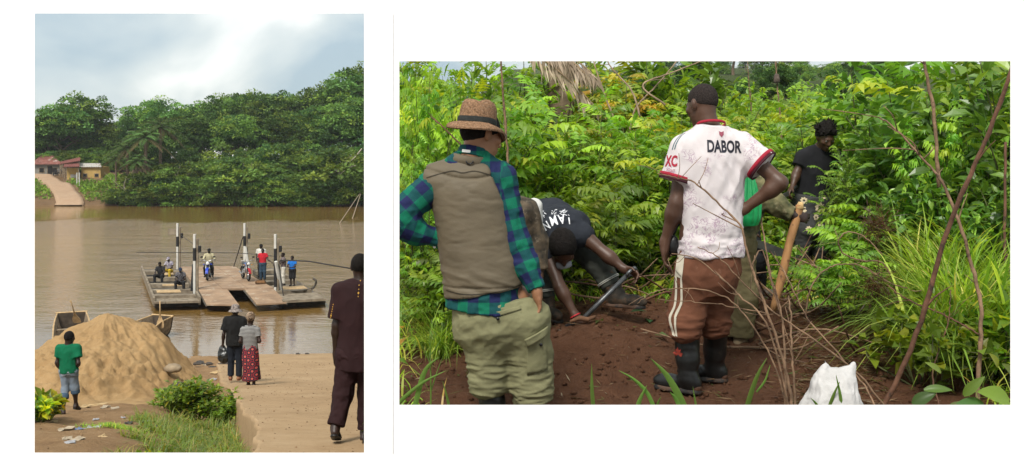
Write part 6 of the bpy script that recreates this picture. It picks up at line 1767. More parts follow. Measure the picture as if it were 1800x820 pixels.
# ---------------------------------------------------------------- houses across the river
RUST = mat("rusty_roof_sheet", (.23, .095, .075), .7, .2, 1.2, .2, 12, wear=((.46, .40, .36), .75, .56))
RUST2 = mat("red_roof_sheet", (.19, .065, .052), .7, .2, 1.2, .2, 12, wear=((.34, .20, .16), 1.1, .66))
PALER = mat("weathered_zinc_sheet", (.46, .44, .40), .6, .12, 1.0, .2, 12, wear=((.30, .11, .07), .8, .56))
def sheet(name, q, m, parent, ridges, amp=.05):
    """corrugated roofing between four corners: q0-q1 along the eave, q3-q2 along the ridge"""
    q = np.array(q, float); nu = ridges * 4
    V = []
    for v in (0, 1):
        for i in range(nu + 1):
            u = i / nu; p = lerp(lerp(q[0], q[1], u), lerp(q[3], q[2], u), v); V.append(p + V3(0, 0, amp * math.sin(u * ridges * 2 * math.pi)))
    n = len(V); V += [p - V3(0, 0, .05) for p in V]
    k = nu + 1
    F = [(i, i + 1, k + i + 1, k + i) for i in range(nu)] + [(n + i, n + k + i, n + k + i + 1, n + i + 1) for i in range(nu)] + [(i, n + i, n + i + 1, i + 1) for i in range(nu)] + [(k + i, k + i + 1, n + k + i + 1, n + k + i) for i in range(nu)]
    return obj(name, mesh_of(name, V, F, m, False), parent)
def houses():
    grey = mat("grey_plaster", (.20, .19, .165), .9, .15, .8, .3, 8, wear=((.11, .095, .075), 1.5, .6)); ochre = mat("ochre_plaster", (.42, .28, .095), .9, .12, .8, .3, 8); wood = WOODG
    dark = mat("dark_opening", (.012, .011, .010), .9, .1, bump=0)
    def wallbox(parent, x0, x1, y0, y1, zb, zt, m, ops=()):
        mb = MB(); mb.box(((x0 + x1) / 2, (y0 + y1) / 2, (zb + zt) / 2), (x1 - x0, y1 - y0, zt - zb)); w = mb.build('wall', m, parent)
        for kind, cx, cz, ww, hh in ops:
            mb = MB(); mb.box((cx, y0 - .01, cz), (ww, .10, hh)); f = mb.build(kind, wood, parent)
            mb = MB(); mb.box((cx, y0 - .045, cz), (ww - .18, .06, hh - .18)); mb.build('pane' if kind == 'window' else 'door_leaf', dark, f)
        return w
    Y = 166
    def q(px, py, dy=0): return P(px, py, Y + dy)
    # hipped house
    h = thing('house', 'grey house with streaked red and white hipped metal roof across the river', 'house', (q(80, 303)[0], Y, q(80, 303)[2]))
    o = np.array(h.location); r_ = lambda p: p - o
    E = [q(56, 289, 0), q(109, 289, 0), q(111, 286.5, 9), q(54, 286.5, 9)]; RG = [q(74, 273, 4.5), q(92, 273, 4.5)]
    for a, b, c, d in ((E[0], E[1], RG[1], RG[0]), (E[1], E[2], RG[1], RG[1]), (E[2], E[3], RG[0], RG[1]), (E[3], E[0], RG[0], RG[0])): sheet('roof_sheet', [r_(a), r_(b), r_(c), r_(d)], RUST, h, 14)
    x0, x1 = q(58, 0)[0] - o[0], q(104, 0)[0] - o[0]; zt = q(0, 290)[2] - o[2]
    wallbox(h, x0, x1, .5, 8, -1.5, zt, grey, [('window', x0 + 1.2, zt - .9, .9, .9), ('door', (x0 + x1) / 2 + .4, zt - 1.1, .9, 1.9), ('window', x1 - .9, zt - .9, .9, .9)])
    # house behind, cut by the frame
    h = thing('house', 'red roofed house behind and left of the hipped roof', 'house', (q(52, 300, 14)[0], Y + 14, q(52, 300)[2]))
    o = np.array(h.location)
    sheet('roof_sheet', [q(30, 283, 12) - o, q(74, 279.5, 12) - o, q(64, 271, 17) - o, q(30, 271, 17) - o], RUST2, h, 12); sheet('roof_sheet', [q(74, 279.5, 22) - o, q(30, 283, 22) - o, q(30, 271, 17) - o, q(64, 271, 17) - o], RUST2, h, 12)
    wallbox(h, q(33, 0)[0] - o[0], q(70, 0)[0] - o[0], -1, 6, -1.5, q(0, 281, 12)[2] - o[2], grey, [('window', .5, .9, .9, .8)])
    # open sheds with posts
    Y = 160
    h = thing('shed', 'open timber shed with tilted red roof beside the path across the river', 'shed', (q(112, 304)[0], Y, z_far(q(112, 304)[0], Y))); o = np.array(h.location)
    sheet('roof_sheet', [q(104, 288.5) - o, q(141, 282.5) - o, q(141, 276.5, 5) - o, q(106, 284.5, 5) - o], RUST2, h, 10)
    for px, dy, pt in ((106, .2, 289), (110, .2, 288), (139, .3, 283), (108, 4.5, 286), (138, 4.5, 280)):
        a = q(px, pt, dy) - o; mb = MB(); mb.tube([(a[0], a[1], -.6), a], .09, 6); mb.build('post', wood, h)
    mb = MB(); a, b = q(107, 300, 4.6) - o, q(139, 300, 4.6) - o; mb.box(((a[0] + b[0]) / 2, a[1], 1.0), (b[0] - a[0], .12, 3.0)); mb.build('back_wall', wood, h)
    Y = 157
    h = thing('shed', 'small red roofed stall with ochre panel in front of the tilted roof', 'shed', (q(125, 304)[0], Y, z_far(q(125, 304)[0], Y))); o = np.array(h.location)
    sheet('roof_sheet', [q(111, 293.8) - o, q(140, 292.5) - o, q(139, 287.5, 3) - o, q(113, 289, 3) - o], RUST2, h, 9)
    for px in (113, 117, 138): 
        a = q(px, 293, .2) - o; mb = MB(); mb.tube([(a[0], a[1], -.9), a], .07, 6); mb.build('post', wood, h)
    mb = MB(); a, b = q(117, 298, 2.5) - o, q(137, 298, 2.5) - o; mb.box(((a[0] + b[0]) / 2, a[1], .5), (b[0] - a[0], .12, 2.6)); w = mb.build('stall_wall', ochre, h)
    mb = MB(); mb.box(((a[0] + b[0]) / 2 + .3, a[1] - .09, .55), ((b[0] - a[0]) * .6, .06, .5)); mb.build('grey_panel', PALER, w)
    Y = 160
    h = thing('house', 'long low ochre house with pale zinc roof right of the red stall', 'house', (q(158, 302)[0], Y, z_far(q(158, 302)[0], Y))); o = np.array(h.location)
    sheet('roof_sheet', [q(138, 293.5) - o, q(178, 293.5) - o, q(177, 287.5, 4) - o, q(139, 287, 4) - o], PALER, h, 13)
    wallbox(h, q(141, 0)[0] - o[0], q(175, 0)[0] - o[0], .4, 4, -1.2, q(0, 294)[2] - o[2], ochre, [('window', -.9, .5, .7, .6), ('window', .9, .5, .7, .6)])
    # white board on posts at the path
    p = P(137, 309, 152); s = thing('notice_post', 'pair of thin white posts standing in the grass below the stall', 'post', (p[0], 152, z_far(p[0], 152)))
    for dx in (-.15, .2):
        mb = MB(); mb.box((dx, 0, .7), (.12, .1, 2.4)); mb.build('post', WHITEP, s)
houses()
print("left done", round(time.time() - T0, 1))
# ================================================================ vegetation
LEAF = leaf_mat("leaf_surface", .42, .42, .34)
LEAFG = leaf_mat("glossy_leaf_surface", .32, .32, .20, .5)
FARLEAF = leaf_mat("distant_leaf_surface", .25, .75, .40, .08)
BARK = mat("grey_brown_bark", (.16, .115, .075), .9, .3, 10, .6, 30)
STEMG = mat("green_stem", (.075, .085, .028), .7, .3, 8, .2)
DRYST = mat("dry_stick_bark", (.190, .118, .070), .85, .35, 12, .6, 40, wear=((.07, .04, .026), 18, .55))
REDST = mat("reddish_stick_bark", (.120, .058, .034), .8, .35, 10, .6, 35, wear=((.05, .03, .02), 14, .55))
LUSH = V3(2.7, 2.75, 1.65)
def leaf_arrays(B, D, N, L, W, fold=.25, droop=.25, col=None, round_=False):
    """folded five-point leaves: base, middle, tip, two edges"""
    D = nrm(D); S = nrm(np.cross(D, N)); U = np.cross(S, D)
    L = np.asarray(L)[:, None]; W = np.asarray(W)[:, None]
    b = B; m = B + D * L * .48 + U * L * .03; t = B + D * L - U * L * droop
    if round_:
        e = lambda q, w, sg: B + D * L * q + S * W * (sg * w) + U * (W * fold - L * droop * q * q * .7)
        m1, m2 = B + D * L * .3 - U * L * droop * .05, B + D * L * .66 - U * L * droop * .36
        V = np.stack([b, m1, m2, t, e(.2, .40, -1), e(.58, .42, -1), e(.2, .40, 1), e(.58, .42, 1)], 1).reshape(-1, 3)
        k = np.arange(len(B))[:, None] * 8
        F = np.concatenate([k + np.array([q]) for q in ((0, 6, 1), (6, 7, 1), (1, 7, 2), (7, 3, 2), (0, 1, 4), (4, 1, 5), (1, 2, 5), (5, 2, 3))], 1).reshape(-1, 3)
        return V, F, np.repeat(col, 8, 0)
    l = B + D * L * .40 - S * W * .5 + U * W * fold; r = B + D * L * .40 + S * W * .5 + U * W * fold
    V = np.stack([b, m, t, l, r], 1).reshape(-1, 3)
    k = np.arange(len(B))[:, None] * 5
    F = np.concatenate([k + np.array([[0, 4, 1]]), k + np.array([[1, 4, 2]]), k + np.array([[0, 1, 3]]), k + np.array([[1, 2, 3]])], 1).reshape(-1, 3)
    return V, F, np.repeat(col, 5, 0)
def mixdry(rng, n, cols, w): return mixcol(rng, n, cols, w) / LUSH
def quad_leaves(B, D, N, L, W, col):
    D = nrm(D); S = nrm(np.cross(D, N))
    L = np.asarray(L)[:, None]; W = np.asarray(W)[:, None]
    V = np.stack([B, B + D * L * .5 + S * W * .5, B + D * L, B + D * L * .5 - S * W * .5], 1).reshape(-1, 3)
    F = np.arange(len(B) * 4).reshape(-1, 4)
    return V, F, np.repeat(col, 4, 0)
def mixcol(rng, n, cols, w):
    c = np.array(cols)[rng.choice(len(cols), n, p=np.array(w) / np.sum(w))]
    return c * LUSH * (1 + rng.normal(0, .16, (n, 1))).clip(.5, 1.6)
def fronds(rng, P0, D0, Lf, pairs, ll, lw, droop, cols, wts, young=None, ycol=(.20, .22, .03)):
    """pinnate leaves: leaflets in pairs along a drooping stalk"""
    nF = len(P0); M = pairs
    t = np.linspace(.16, 1, M)[None, :] + rng.normal(0, .01, (nF, M))
    D0 = nrm(D0)
    pos = P0[:, None] + D0[:, None] * Lf[:, None, None] * t[..., None]
    pos[..., 2] -= droop[:, None] * Lf[:, None] * t ** 2
    T = nrm(D0[:, None] - V3(0, 0, 1) * (2 * droop[:, None] * t)[..., None])
    S = nrm(np.cross(T, V3(0, 0, 1) + rng.normal(0, .15, (nF, 1, 3))))
    U = np.cross(S, T)
    Vs, Fs, Cs, n = [], [], [], 0
    fc = mixcol(rng, nF, cols, wts)
    if young is not None:
        y = young[:, None]; fc = fc * (1 - y) + np.array(ycol) * y
    for sg in (-1, 1):
        d = S * sg * .85 + T * .55 - V3(0, 0, .32) + rng.normal(0, .12, S.shape)
        sc = (.72 + .45 * np.sin(np.clip(t, 0, 1) * math.pi * .92))
        L = ll * sc * (1 + rng.normal(0, .1, t.shape))
        N = U + S * sg * .25 + rng.normal(0, .15, S.shape)
        c = np.repeat(fc[:, None], M, 1) * (1 + rng.normal(0, .08, (nF, M, 1)))
        v, f, cc = leaf_arrays(pos.reshape(-1, 3), d.reshape(-1, 3), N.reshape(-1, 3), L.reshape(-1), L.reshape(-1) * lw, .18, .22, c.reshape(-1, 3))
        Vs.append(v); Fs.append(f + n); Cs.append(cc); n += len(v)
    v, f, cc = leaf_arrays(pos[:, -1], T[:, -1], U[:, -1], ll * np.ones(nF), ll * lw * np.ones(nF), .18, .2, fc)
    Vs.append(v); Fs.append(f + n); Cs.append(cc)
    return np.concatenate(Vs), np.concatenate(Fs), np.concatenate(Cs).clip(0, 1)
PALE = [(.105, .150, .018), (.075, .125, .018), (.045, .090, .016), (.150, .165, .020), (.150, .085, .025)]
def stems_for(rng, H, W, n, lean=.5):
    out = []
    for i in range(n):
        a = rng.random() * 2 * math.pi; r = W * (.25 + .75 * rng.random()) 
        top = V3(math.cos(a) * r, math.sin(a) * r, H * (.55 + .45 * rng.random()) * (1 - .25 * r / max(W, .01)))
        b = V3(math.cos(a) * .08, math.sin(a) * .08, 0)
        mid = lerp(b, top, .5) + V3(*(rng.normal(0, .06, 3))) + V3(0, 0, H * .08)
        out.append(spline([b, mid, top], 9))
    return out
def shrub_mesh(seed, kind, H, W, nst, per, **k):
    rng = np.random.default_rng(seed)
    st = stems_for(rng, H, W, nst)
    mb = MB()
    Pp, Dd, hh = [], [], []
    for s in st:
        mb.tube(s, [.014 * H / 2 + .004, .003], 5)
        for i in range(per):
            t = k.get('t0', .22) + (1 - k.get('t0', .22)) * (i + rng.random()) / per
            q = s[min(int(t * 8), 7)]; q2 = s[min(int(t * 8) + 1, 8)]; p = lerp(q, q2, (t * 8) % 1)
            a = i * 2.4 + rng.random(); tg = nrm(q2 - q)
            Pp.append(p); Dd.append(V3(math.cos(a), math.sin(a), .35 + .5 * t) + tg * .35); hh.append(p[2] / H)
    Pp, Dd, hh = np.array(Pp), np.array(Dd), np.array(hh)
    n = len(Pp)
    cols = k.get('cols', PALE); w = k.get('w', (4, 5, 4.5, 1.5, .15)); w = tuple(w) + (0,) * (len(cols) - len(w)); w = w[:len(cols)]
    if kind == 'pinnate':
        Lf = k.get('lf', .42) * (.7 + .6 * rng.random(n)); young = np.clip((hh - .62) * 1.6, 0, .8) * (rng.random(n) < .5)
        V, F, C = fronds(rng, Pp, Dd, Lf, k.get('pairs', 7), k.get('ll', .115), k.get('lw', .40), .25 + .35 * rng.random(n), cols, w, young, k.get('ycol', (.19, .20, .022)))
    else:
        # simple leaves: several on short side twigs
        m = k.get('m', 5)
        B = np.repeat(Pp, m, 0); D = np.repeat(nrm(Dd), m, 0)
        tw = rng.random((n * m, 1)) * k.get('twig', .22)
        D2 = D + rng.normal(0, .45, D.shape); B = B + D * tw
        D2[:, 2] -= k.get('hang', .25)
        L = k.get('ll', .13) * (.6 + .7 * rng.random(n * m))
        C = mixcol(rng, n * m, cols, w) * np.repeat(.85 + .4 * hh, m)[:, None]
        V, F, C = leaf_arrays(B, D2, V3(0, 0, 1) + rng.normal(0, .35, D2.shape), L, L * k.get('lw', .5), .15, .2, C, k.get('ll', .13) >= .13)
    return mb, V, F, C
PROTO = {}
def plant(key, loc, rz, sc, name, label, cat, group=None, tilt=(0, 0)):
    """first use builds the plant from its kind's meshes, later uses share them"""
    stem_me, leaf_me = PROTO[key]
    t = bpy.data.objects.new(name, None); t.empty_display_size = .1
    t.location = loc; t.rotation_euler = (tilt[0], tilt[1], rz); t.scale = (sc, sc, sc) if np.ndim(sc) == 0 else sc
    link(t); tag(t, label, cat, group)
    if stem_me: obj('stems', stem_me, t)
    tag(obj('foliage', leaf_me, t), kind='stuff')
    return t
def make_proto(key, mb, V, F, C, m, sm=STEMG):
    sme = mesh_of('stems', np.concatenate(mb.V), mb.F, sm, True) if mb is not None else None
    PROTO[key] = (sme, mesh_of('foliage', V, F, m, False, {'col': C}))
def grass_arrays(rng, P0, L, W, lean, cols, w, segs=5, az=None):
    n = len(P0)
    az = rng.random(n) * 2 * math.pi if az is None else az
    H = np.stack([np.cos(az), np.sin(az), 0 * az], 1); S = np.stack([-np.sin(az), np.cos(az), 0 * az], 1)
    c = mixcol(rng, n, cols, w)
    t = np.linspace(0, 1, segs + 1)
    V = []
    for q in t:
        ang = .12 + lean * q * 1.0
        # position along a bending blade
        pos = P0 + H * (L * q * np.sin(ang * .75))[:, None] + V3(0, 0, 1) * (L * q * np.cos(ang * .85))[:, None]
        ww = (W * (1 - q ** 1.8) * (.6 + .4 * min(1, q * 5)) + .0006)[:, None]
        V += [pos - S * ww * .5, pos + S * ww * .5]
    V = np.stack(V, 1).reshape(-1, 3)
    k = 2 * (segs + 1); b = np.arange(n)[:, None] * k
    F = np.concatenate([b + np.array([[2 * i, 2 * i + 1, 2 * i + 3, 2 * i + 2]]) for i in range(segs)], 1).reshape(-1, 4)
    return V, F, np.repeat(c, k, 0)
GRASSC = [(.100, .145, .022), (.065, .115, .018), (.150, .165, .035), (.19, .165, .06)]

# ---------------------------------------------------------------- far shore: trees, palms, shrubs
def crown(rng, rx, rz, ncl, per, ls, cols, w, flat=.9):
    V, F, C, n = [], [], [], 0
    pts = rng.normal(0, 1, (ncl, 3)); pts = nrm(pts) * (rng.random((ncl, 1)) ** .30)
    pts[:, 2] = np.where(pts[:, 2] < -.55, -pts[:, 2] * .4, pts[:, 2])
    lob = 1 + .42 * fbm(pts * 1.9 + rng.random() * 50, 3)[:, None]
    ctr = pts * lob * V3(rx, rx, rz)
    cr_ = rx * (.14 + .14 * rng.random(ncl))
    cc = mixcol(rng, ncl, cols, w)
    for i in range(ncl):
        q = nrm(rng.normal(0, 1, (per, 3))); q[:, 2] = np.abs(q[:, 2]) * .9 - .25
        B = ctr[i] + q * cr_[i] * V3(1.25, 1.25, .75) * (.6 + .5 * rng.random((per, 1)))
        D = q + rng.normal(0, .5, (per, 3)); D[:, 2] -= .15
        L = ls * (.6 + .8 * rng.random(per))
        v, f, c = quad_leaves(B, D, V3(0, 0, 1) + rng.normal(0, .5, (per, 3)), L, L * .62, cc[i] * (1 + rng.normal(0, .12, (per, 1))))
        V.append(v); F.append(f + n); C.append(c); n += len(v)
    return np.concatenate(V), np.concatenate(F), np.concatenate(C).clip(0, 1)
FARC = [(.032, .058, .026), (.020, .040, .020), (.046, .077, .028), (.074, .100, .030)]
def tree_proto(key, seed, rx, rz, th, ncl, per, ls, w=(4, 4, 3, 1)):
    rng = np.random.default_rng(seed)
    V, F, C = crown(rng, rx, rz, ncl, per, ls, FARC, w)
    V = V + V3(0, 0, th + rz * .55)
    mb = MB()
    mb.tube(spline([(0, 0, -.5), (rng.normal(0, .15), rng.normal(0, .15), th * .5), (rng.normal(0, .3), rng.normal(0, .3), th + rz * .5)], 8), [.34, .26, .12], 8)
    for k in range(6):
        a = k * 1.05 + rng.random(); z0 = th * (.55 + .5 * rng.random())
        mb.tube(spline([(0, 0, z0), (math.cos(a) * rx * .35, math.sin(a) * rx * .35, z0 + rz * .35), (math.cos(a) * rx * .75, math.sin(a) * rx * .75, z0 + rz * .6)], 6), [.13, .035], 5)
    PROTO[key] = (mesh_of('trunk', np.concatenate(mb.V), mb.F, BARK, True), mesh_of('crown', V, F, FARLEAF, False, {'col': C}))
tree_proto('tree_a', 1, 3.6, 3.4, 4.6, 142, 70, 0.31)
tree_proto('tree_b', 2, 3.0, 4.2, 4.8, 142, 70, 0.31, (3, 5, 3, 1))
tree_proto('tree_c', 3, 4.2, 3.0, 5.4, 152, 70, 0.34, (4, 3, 4, 2))
tree_proto('tree_d', 4, 2.6, 3.2, 3.6, 114, 67, 0.28, (3, 6, 2, .5))
tree_proto('bush_a', 5, 2.4, 1.9, .6, 85, 78, 0.21, (2, 2, 5, 4))
tree_proto('bush_b', 6, 2.0, 1.6, .4, 76, 78, 0.18, (3, 4, 4, 2))
def tree(key, loc, rz, sc, name, label, cat, group):
    tm, cm = PROTO[key]
    t = bpy.data.objects.new(name, None); t.location = loc; t.rotation_euler = (0, 0, rz); t.scale = sc if np.ndim(sc) else (sc, sc, sc)
    link(t); tag(t, label, cat, group)
    obj('trunk', tm, t); tag(obj('crown', cm, t), kind='stuff')
    return t
HT = {'tree_a': 4.6 + 3.4 * 1.55 + .4, 'tree_b': 4.8 + 4.2 * 1.55 + .4, 'tree_c': 5.4 + 3.0 * 1.55 + .4, 'tree_d': 3.6 + 3.2 * 1.55 + .3, 'bush_a': .6 + 1.9 * 1.55 + .3, 'bush_b': .4 + 1.6 * 1.55 + .2}
def far_trees():
    rng = np.random.default_rng(21)
    GB, GM, GF = 'tall trees of the far shore forest', 'middle trees of the far shore forest', 'shrubs overhanging the far waterline'
    LB, LM, LF = 'tall leafy tree in the forest on the far river bank', 'dense dark green tree in front of the tall forest trees', 'low green shrub overhanging the water at the far bank'
    def put(px, top, Y, key, lab, grp, nm='forest_tree', cat='tree', zoff=0, wide=1.0):
        x = (px - 900) / 1800 * Y; z0 = float(z_far(np.array(x), np.array(Y))) + zoff
        zt = CAMZ - (top - 260) / 1800 * Y
        s = (zt - z0) / HT[key]
        tree(key, (x, Y, z0), rng.random() * 6.28, (s * wide, s * wide, s), nm, lab, cat, grp)
    back = [(-60, 205), (-20, 190), (20, 198), (62, 205), (85, 196), (108, 176), (132, 166), (158, 164), (188, 212), (214, 206), (240, 190), (268, 172), (296, 170), (322, 186), (348, 180), (372, 168), (396, 164), (420, 156), (446, 158), (470, 154), (496, 162), (520, 166), (545, 166), (568, 158), (588, 146), (606, 132), (628, 120), (655, 116), (690, 130), (730, 150), (780, 160)]
    for i, (px, top) in enumerate(back):
        put(px, top + rng.normal(0, 3), 172 + 12 * rng.random(), ('tree_a', 'tree_b', 'tree_c')[i % 3], LB, GB)
    for i in range(15):
        px = 290 + i * 26 + rng.normal(0, 6)
        put(px, np.interp(px, [150, 300, 420, 560, 640], [222, 214, 200, 205, 170]) + rng.normal(0, 10), 156 + 6 * rng.random(), ('tree_a', 'tree_c', 'tree_d', 'tree_b')[i % 4], LM, GM)
    for i in range(13):
        px = 50 + i * 14; put(px, 262 + rng.normal(0, 5), 171 + 2 * rng.random(), 'bush_a', LM, GM)
    for i in range(14):
        px = 60 + i * 12 + rng.normal(0, 4)
        put(px, 240 + rng.normal(0, 10), 176 + 4 * rng.random(), ('tree_d', 'tree_a')[i % 2], LM, GM)
    for i in range(18):
        px = 296 + i * 22 + rng.normal(0, 6)
        put(px, np.interp(px, [220, 300, 400, 520, 640], [278, 268, 262, 262, 250]) + rng.normal(0, 9), 147 + 3 * rng.random(), ('tree_d', 'bush_a', 'tree_d', 'bush_b')[i % 4], LM, GM)
    for i in range(34):
        px = 212 + i * 14.5 + rng.normal(0, 4)
        put(px, np.interp(px, [200, 240, 300, 640], [338, 318, 308, 306]) + rng.normal(0, 9), 140.3 + 1.2 * rng.random(), ('bush_a', 'bush_b')[i % 2], LF, GF, 'waterside_shrub', 'shrub', -.45, 1.1)
    for px, top in ((236, 235), (262, 228), (290, 222), (250, 262), (276, 262)): put(px, top, 160, 'tree_d', LM, GM)
    # broad bright shrub hanging out over the water, and a few more distinct crowns
    for px, top, w, lab in ((285, 280, 1.5, 'broad bright green shrub draped to the water below the palms'), (425, 268, 1.35, 'yellowish green spreading shrub at the water left of the dark gap'), (600, 250, 1.3, 'pale green spreading tree leaning over the water at right')):
        put(px, top, 143, 'bush_a', lab, None, 'spreading_shrub', 'shrub', 0, w)
    # low plants covering the far bank
    n = 5200
    x = rng.random(n) * 62 - 78; Y = 140.6 + rng.random(n) ** .8 * 22
    z = z_far(x, Y); pxs = 900 + x / Y * 1800
    ok = (np.abs(x - path_c(Y)) > 2.25 + .2 * rng.random(n)) & (fbm2(x, Y, .22, 3, .5, 6) + sstep(0, 2.5, Y - shore_y(x)) * .9 > .35) & ((Y < 154) | (pxs < 72) | (pxs > 185) | (z < WZ + 2.6))
    x, Y, z = x[ok], Y[ok], z[ok]; n = len(x); m = 9
    B = np.repeat(np.stack([x, Y, z + .05], 1), m, 0) + rng.normal(0, .16, (n * m, 3)) * V3(1, 1, .8)
    B[:, 2] += np.abs(rng.normal(0, .20, n * m))
    D = rng.normal(0, .6, (n * m, 3)) + V3(0, 0, .55)
    L = .34 * (.5 + .9 * rng.random(n * m))
    C = np.repeat(mixcol(rng, n, [(.048, .076, .018), (.036, .058, .016), (.066, .094, .022)], (4, 3, 2)), m, 0) * (1 + rng.normal(0, .12, (n * m, 1)))
    V, F, C = quad_leaves(B, D, V3(0, 0, 1) + rng.normal(0, .5, D.shape), L, L * .6, C.clip(0, 1))
    tag(obj('bank_ground_cover', mesh_of('bank_ground_cover', V, F, FARLEAF, False, {'col': C})), 'green ground cover on the far river bank', 'ground cover', kind='stuff')
def palm_proto():
    rng = np.random.default_rng(8)
    V, F, C, n = [], [], [], 0
    rm = MB()
    for k in range(26):
        a = k * 2.399; el = R(80 - k * 3.6)
        d = V3(math.cos(a) * math.cos(el), math.sin(a) * math.cos(el), math.sin(el)); L = 3.4 + rng.random()
        t = np.linspace(0, 1, 15)
        pts = d * L * t[:, None] - V3(0, 0, 1) * (.55 * L * t ** 2.1)[:, None]
        rm.tube(pts, [.05, .012], 4)
        t = np.linspace(.12, 1, 30); p = d * L * t[:, None] - V3(0, 0, 1) * (.55 * L * t ** 2.1)[:, None]
        T = nrm(np.gradient(p, axis=0)); S = nrm(np.cross(T, V3(0, 0, 1)))
        for sg in (-1, 1):
            D = S * sg + T * .7 - V3(0, 0, .55) + rng.normal(0, .1, S.shape)
            l = .85 * np.sin(np.clip(t, .1, 1) * 2.7 + .25).clip(.25, 1)
            c = np.tile(np.array((.085, .150, .040)) * (1.25 - k * .022), (30, 1)) * (1 + rng.normal(0, .1, (30, 1)))
            if k > 21: c = np.tile((.13, .095, .05), (30, 1))
            v, f, cc = quad_leaves(p, D, V3(0, 0, 1) + T * .2, l, np.full(30, .085), c)
            V.append(v); F.append(f + n); C.append(cc); n += len(v)
    PROTO['palm'] = (mesh_of('frond_stalks', np.concatenate(rm.V), rm.F, STEMG, True), mesh_of('fronds', np.concatenate(V), np.concatenate(F), FARLEAF, False, {'col': np.concatenate(C)}))
    tm = MB(); tm.tube([(0, 0, -1), (.1, 0, -.5), (0, 0, 0)], [.26, .3], 10)
    t = MB(); z = np.linspace(-6, 0, 25); t.tube(np.stack([0 * z, 0 * z, z], 1), .24 + .03 * (np.arange(25) % 2), 9); PROTO['palm_trunk'] = mesh_of('trunk', np.concatenate(t.V), t.F, BARK, True)
palm_proto()
def palm(loc, sc, rz, label, group=None, th=1.0):
    t = thing('palm_tree', label, 'palm', loc, rz, group); t.scale = (sc, sc, sc)
    o = obj('trunk', PROTO['palm_trunk'], t); o.scale = (1, 1, th)
    a, b = PROTO['palm']
    tag(obj('fronds', b, t), kind='stuff'); obj('frond_stalks', a, t)
    return t
def far_palms():
    for (px, py, Y, s, lab) in ((224, 262, 143.5, .8, 'leftmost oil palm with drooping fronds at the far waterline'), (256, 244, 144.5, .95, 'largest oil palm of the far bank, right of the ochre house'), (282, 226, 147, .9, 'oil palm standing behind the largest far palm'), (204, 282, 142.8, .6, 'small oil palm right of the pale zinc roof'), (240, 286, 142.2, .65, 'low oil palm with dead fronds close to the water'), (492, 300, 143, .8, 'lone oil palm half hidden in the forest edge')):
        palm(P(px, py, Y), s, px * .7, lab)
far_trees(); far_palms()
def pale_limbs():
    rng = np.random.default_rng(4)
    m = mat("pale_dead_wood", (.30, .26, .20), .85, .2, 6, .3)
    for i, (a, b, c) in enumerate((((636, 262), (618, 282), (596, 290)), ((630, 290), (612, 296), (592, 312)), ((420, 352), (432, 330), (430, 305)), ((404, 358), (398, 335), (385, 322)), ((330, 345), (322, 322), (306, 306)), ((510, 350), (498, 338), (470, 345)), ((226, 352), (218, 330), (222, 312)))):
        q = [P(*a, 140.9), P(*b, 140.2), P(*c, 139.8)]; mb = MB(); mb.tube(spline([p - q[0] for p in q], 10), [.11, .03], 6)
        for k in range(3):
            p = lerp(q[1], q[2], rng.random()) - q[0]; mb.tube(spline([p, p + rng.normal(0, .6, 3), p + rng.normal(0, 1.0, 3) + V3(0, 0, .6)], 5), [.04, .012], 4)
        t = mb.build('dead_branch', m, None, True, loc=q[0]); tag(t, 'pale dead branch reaching out of the far waterside shrubs', 'branch', 'dead branches at the far waterline')
pale_limbs()
print("far trees", round(time.time() - T0, 1))

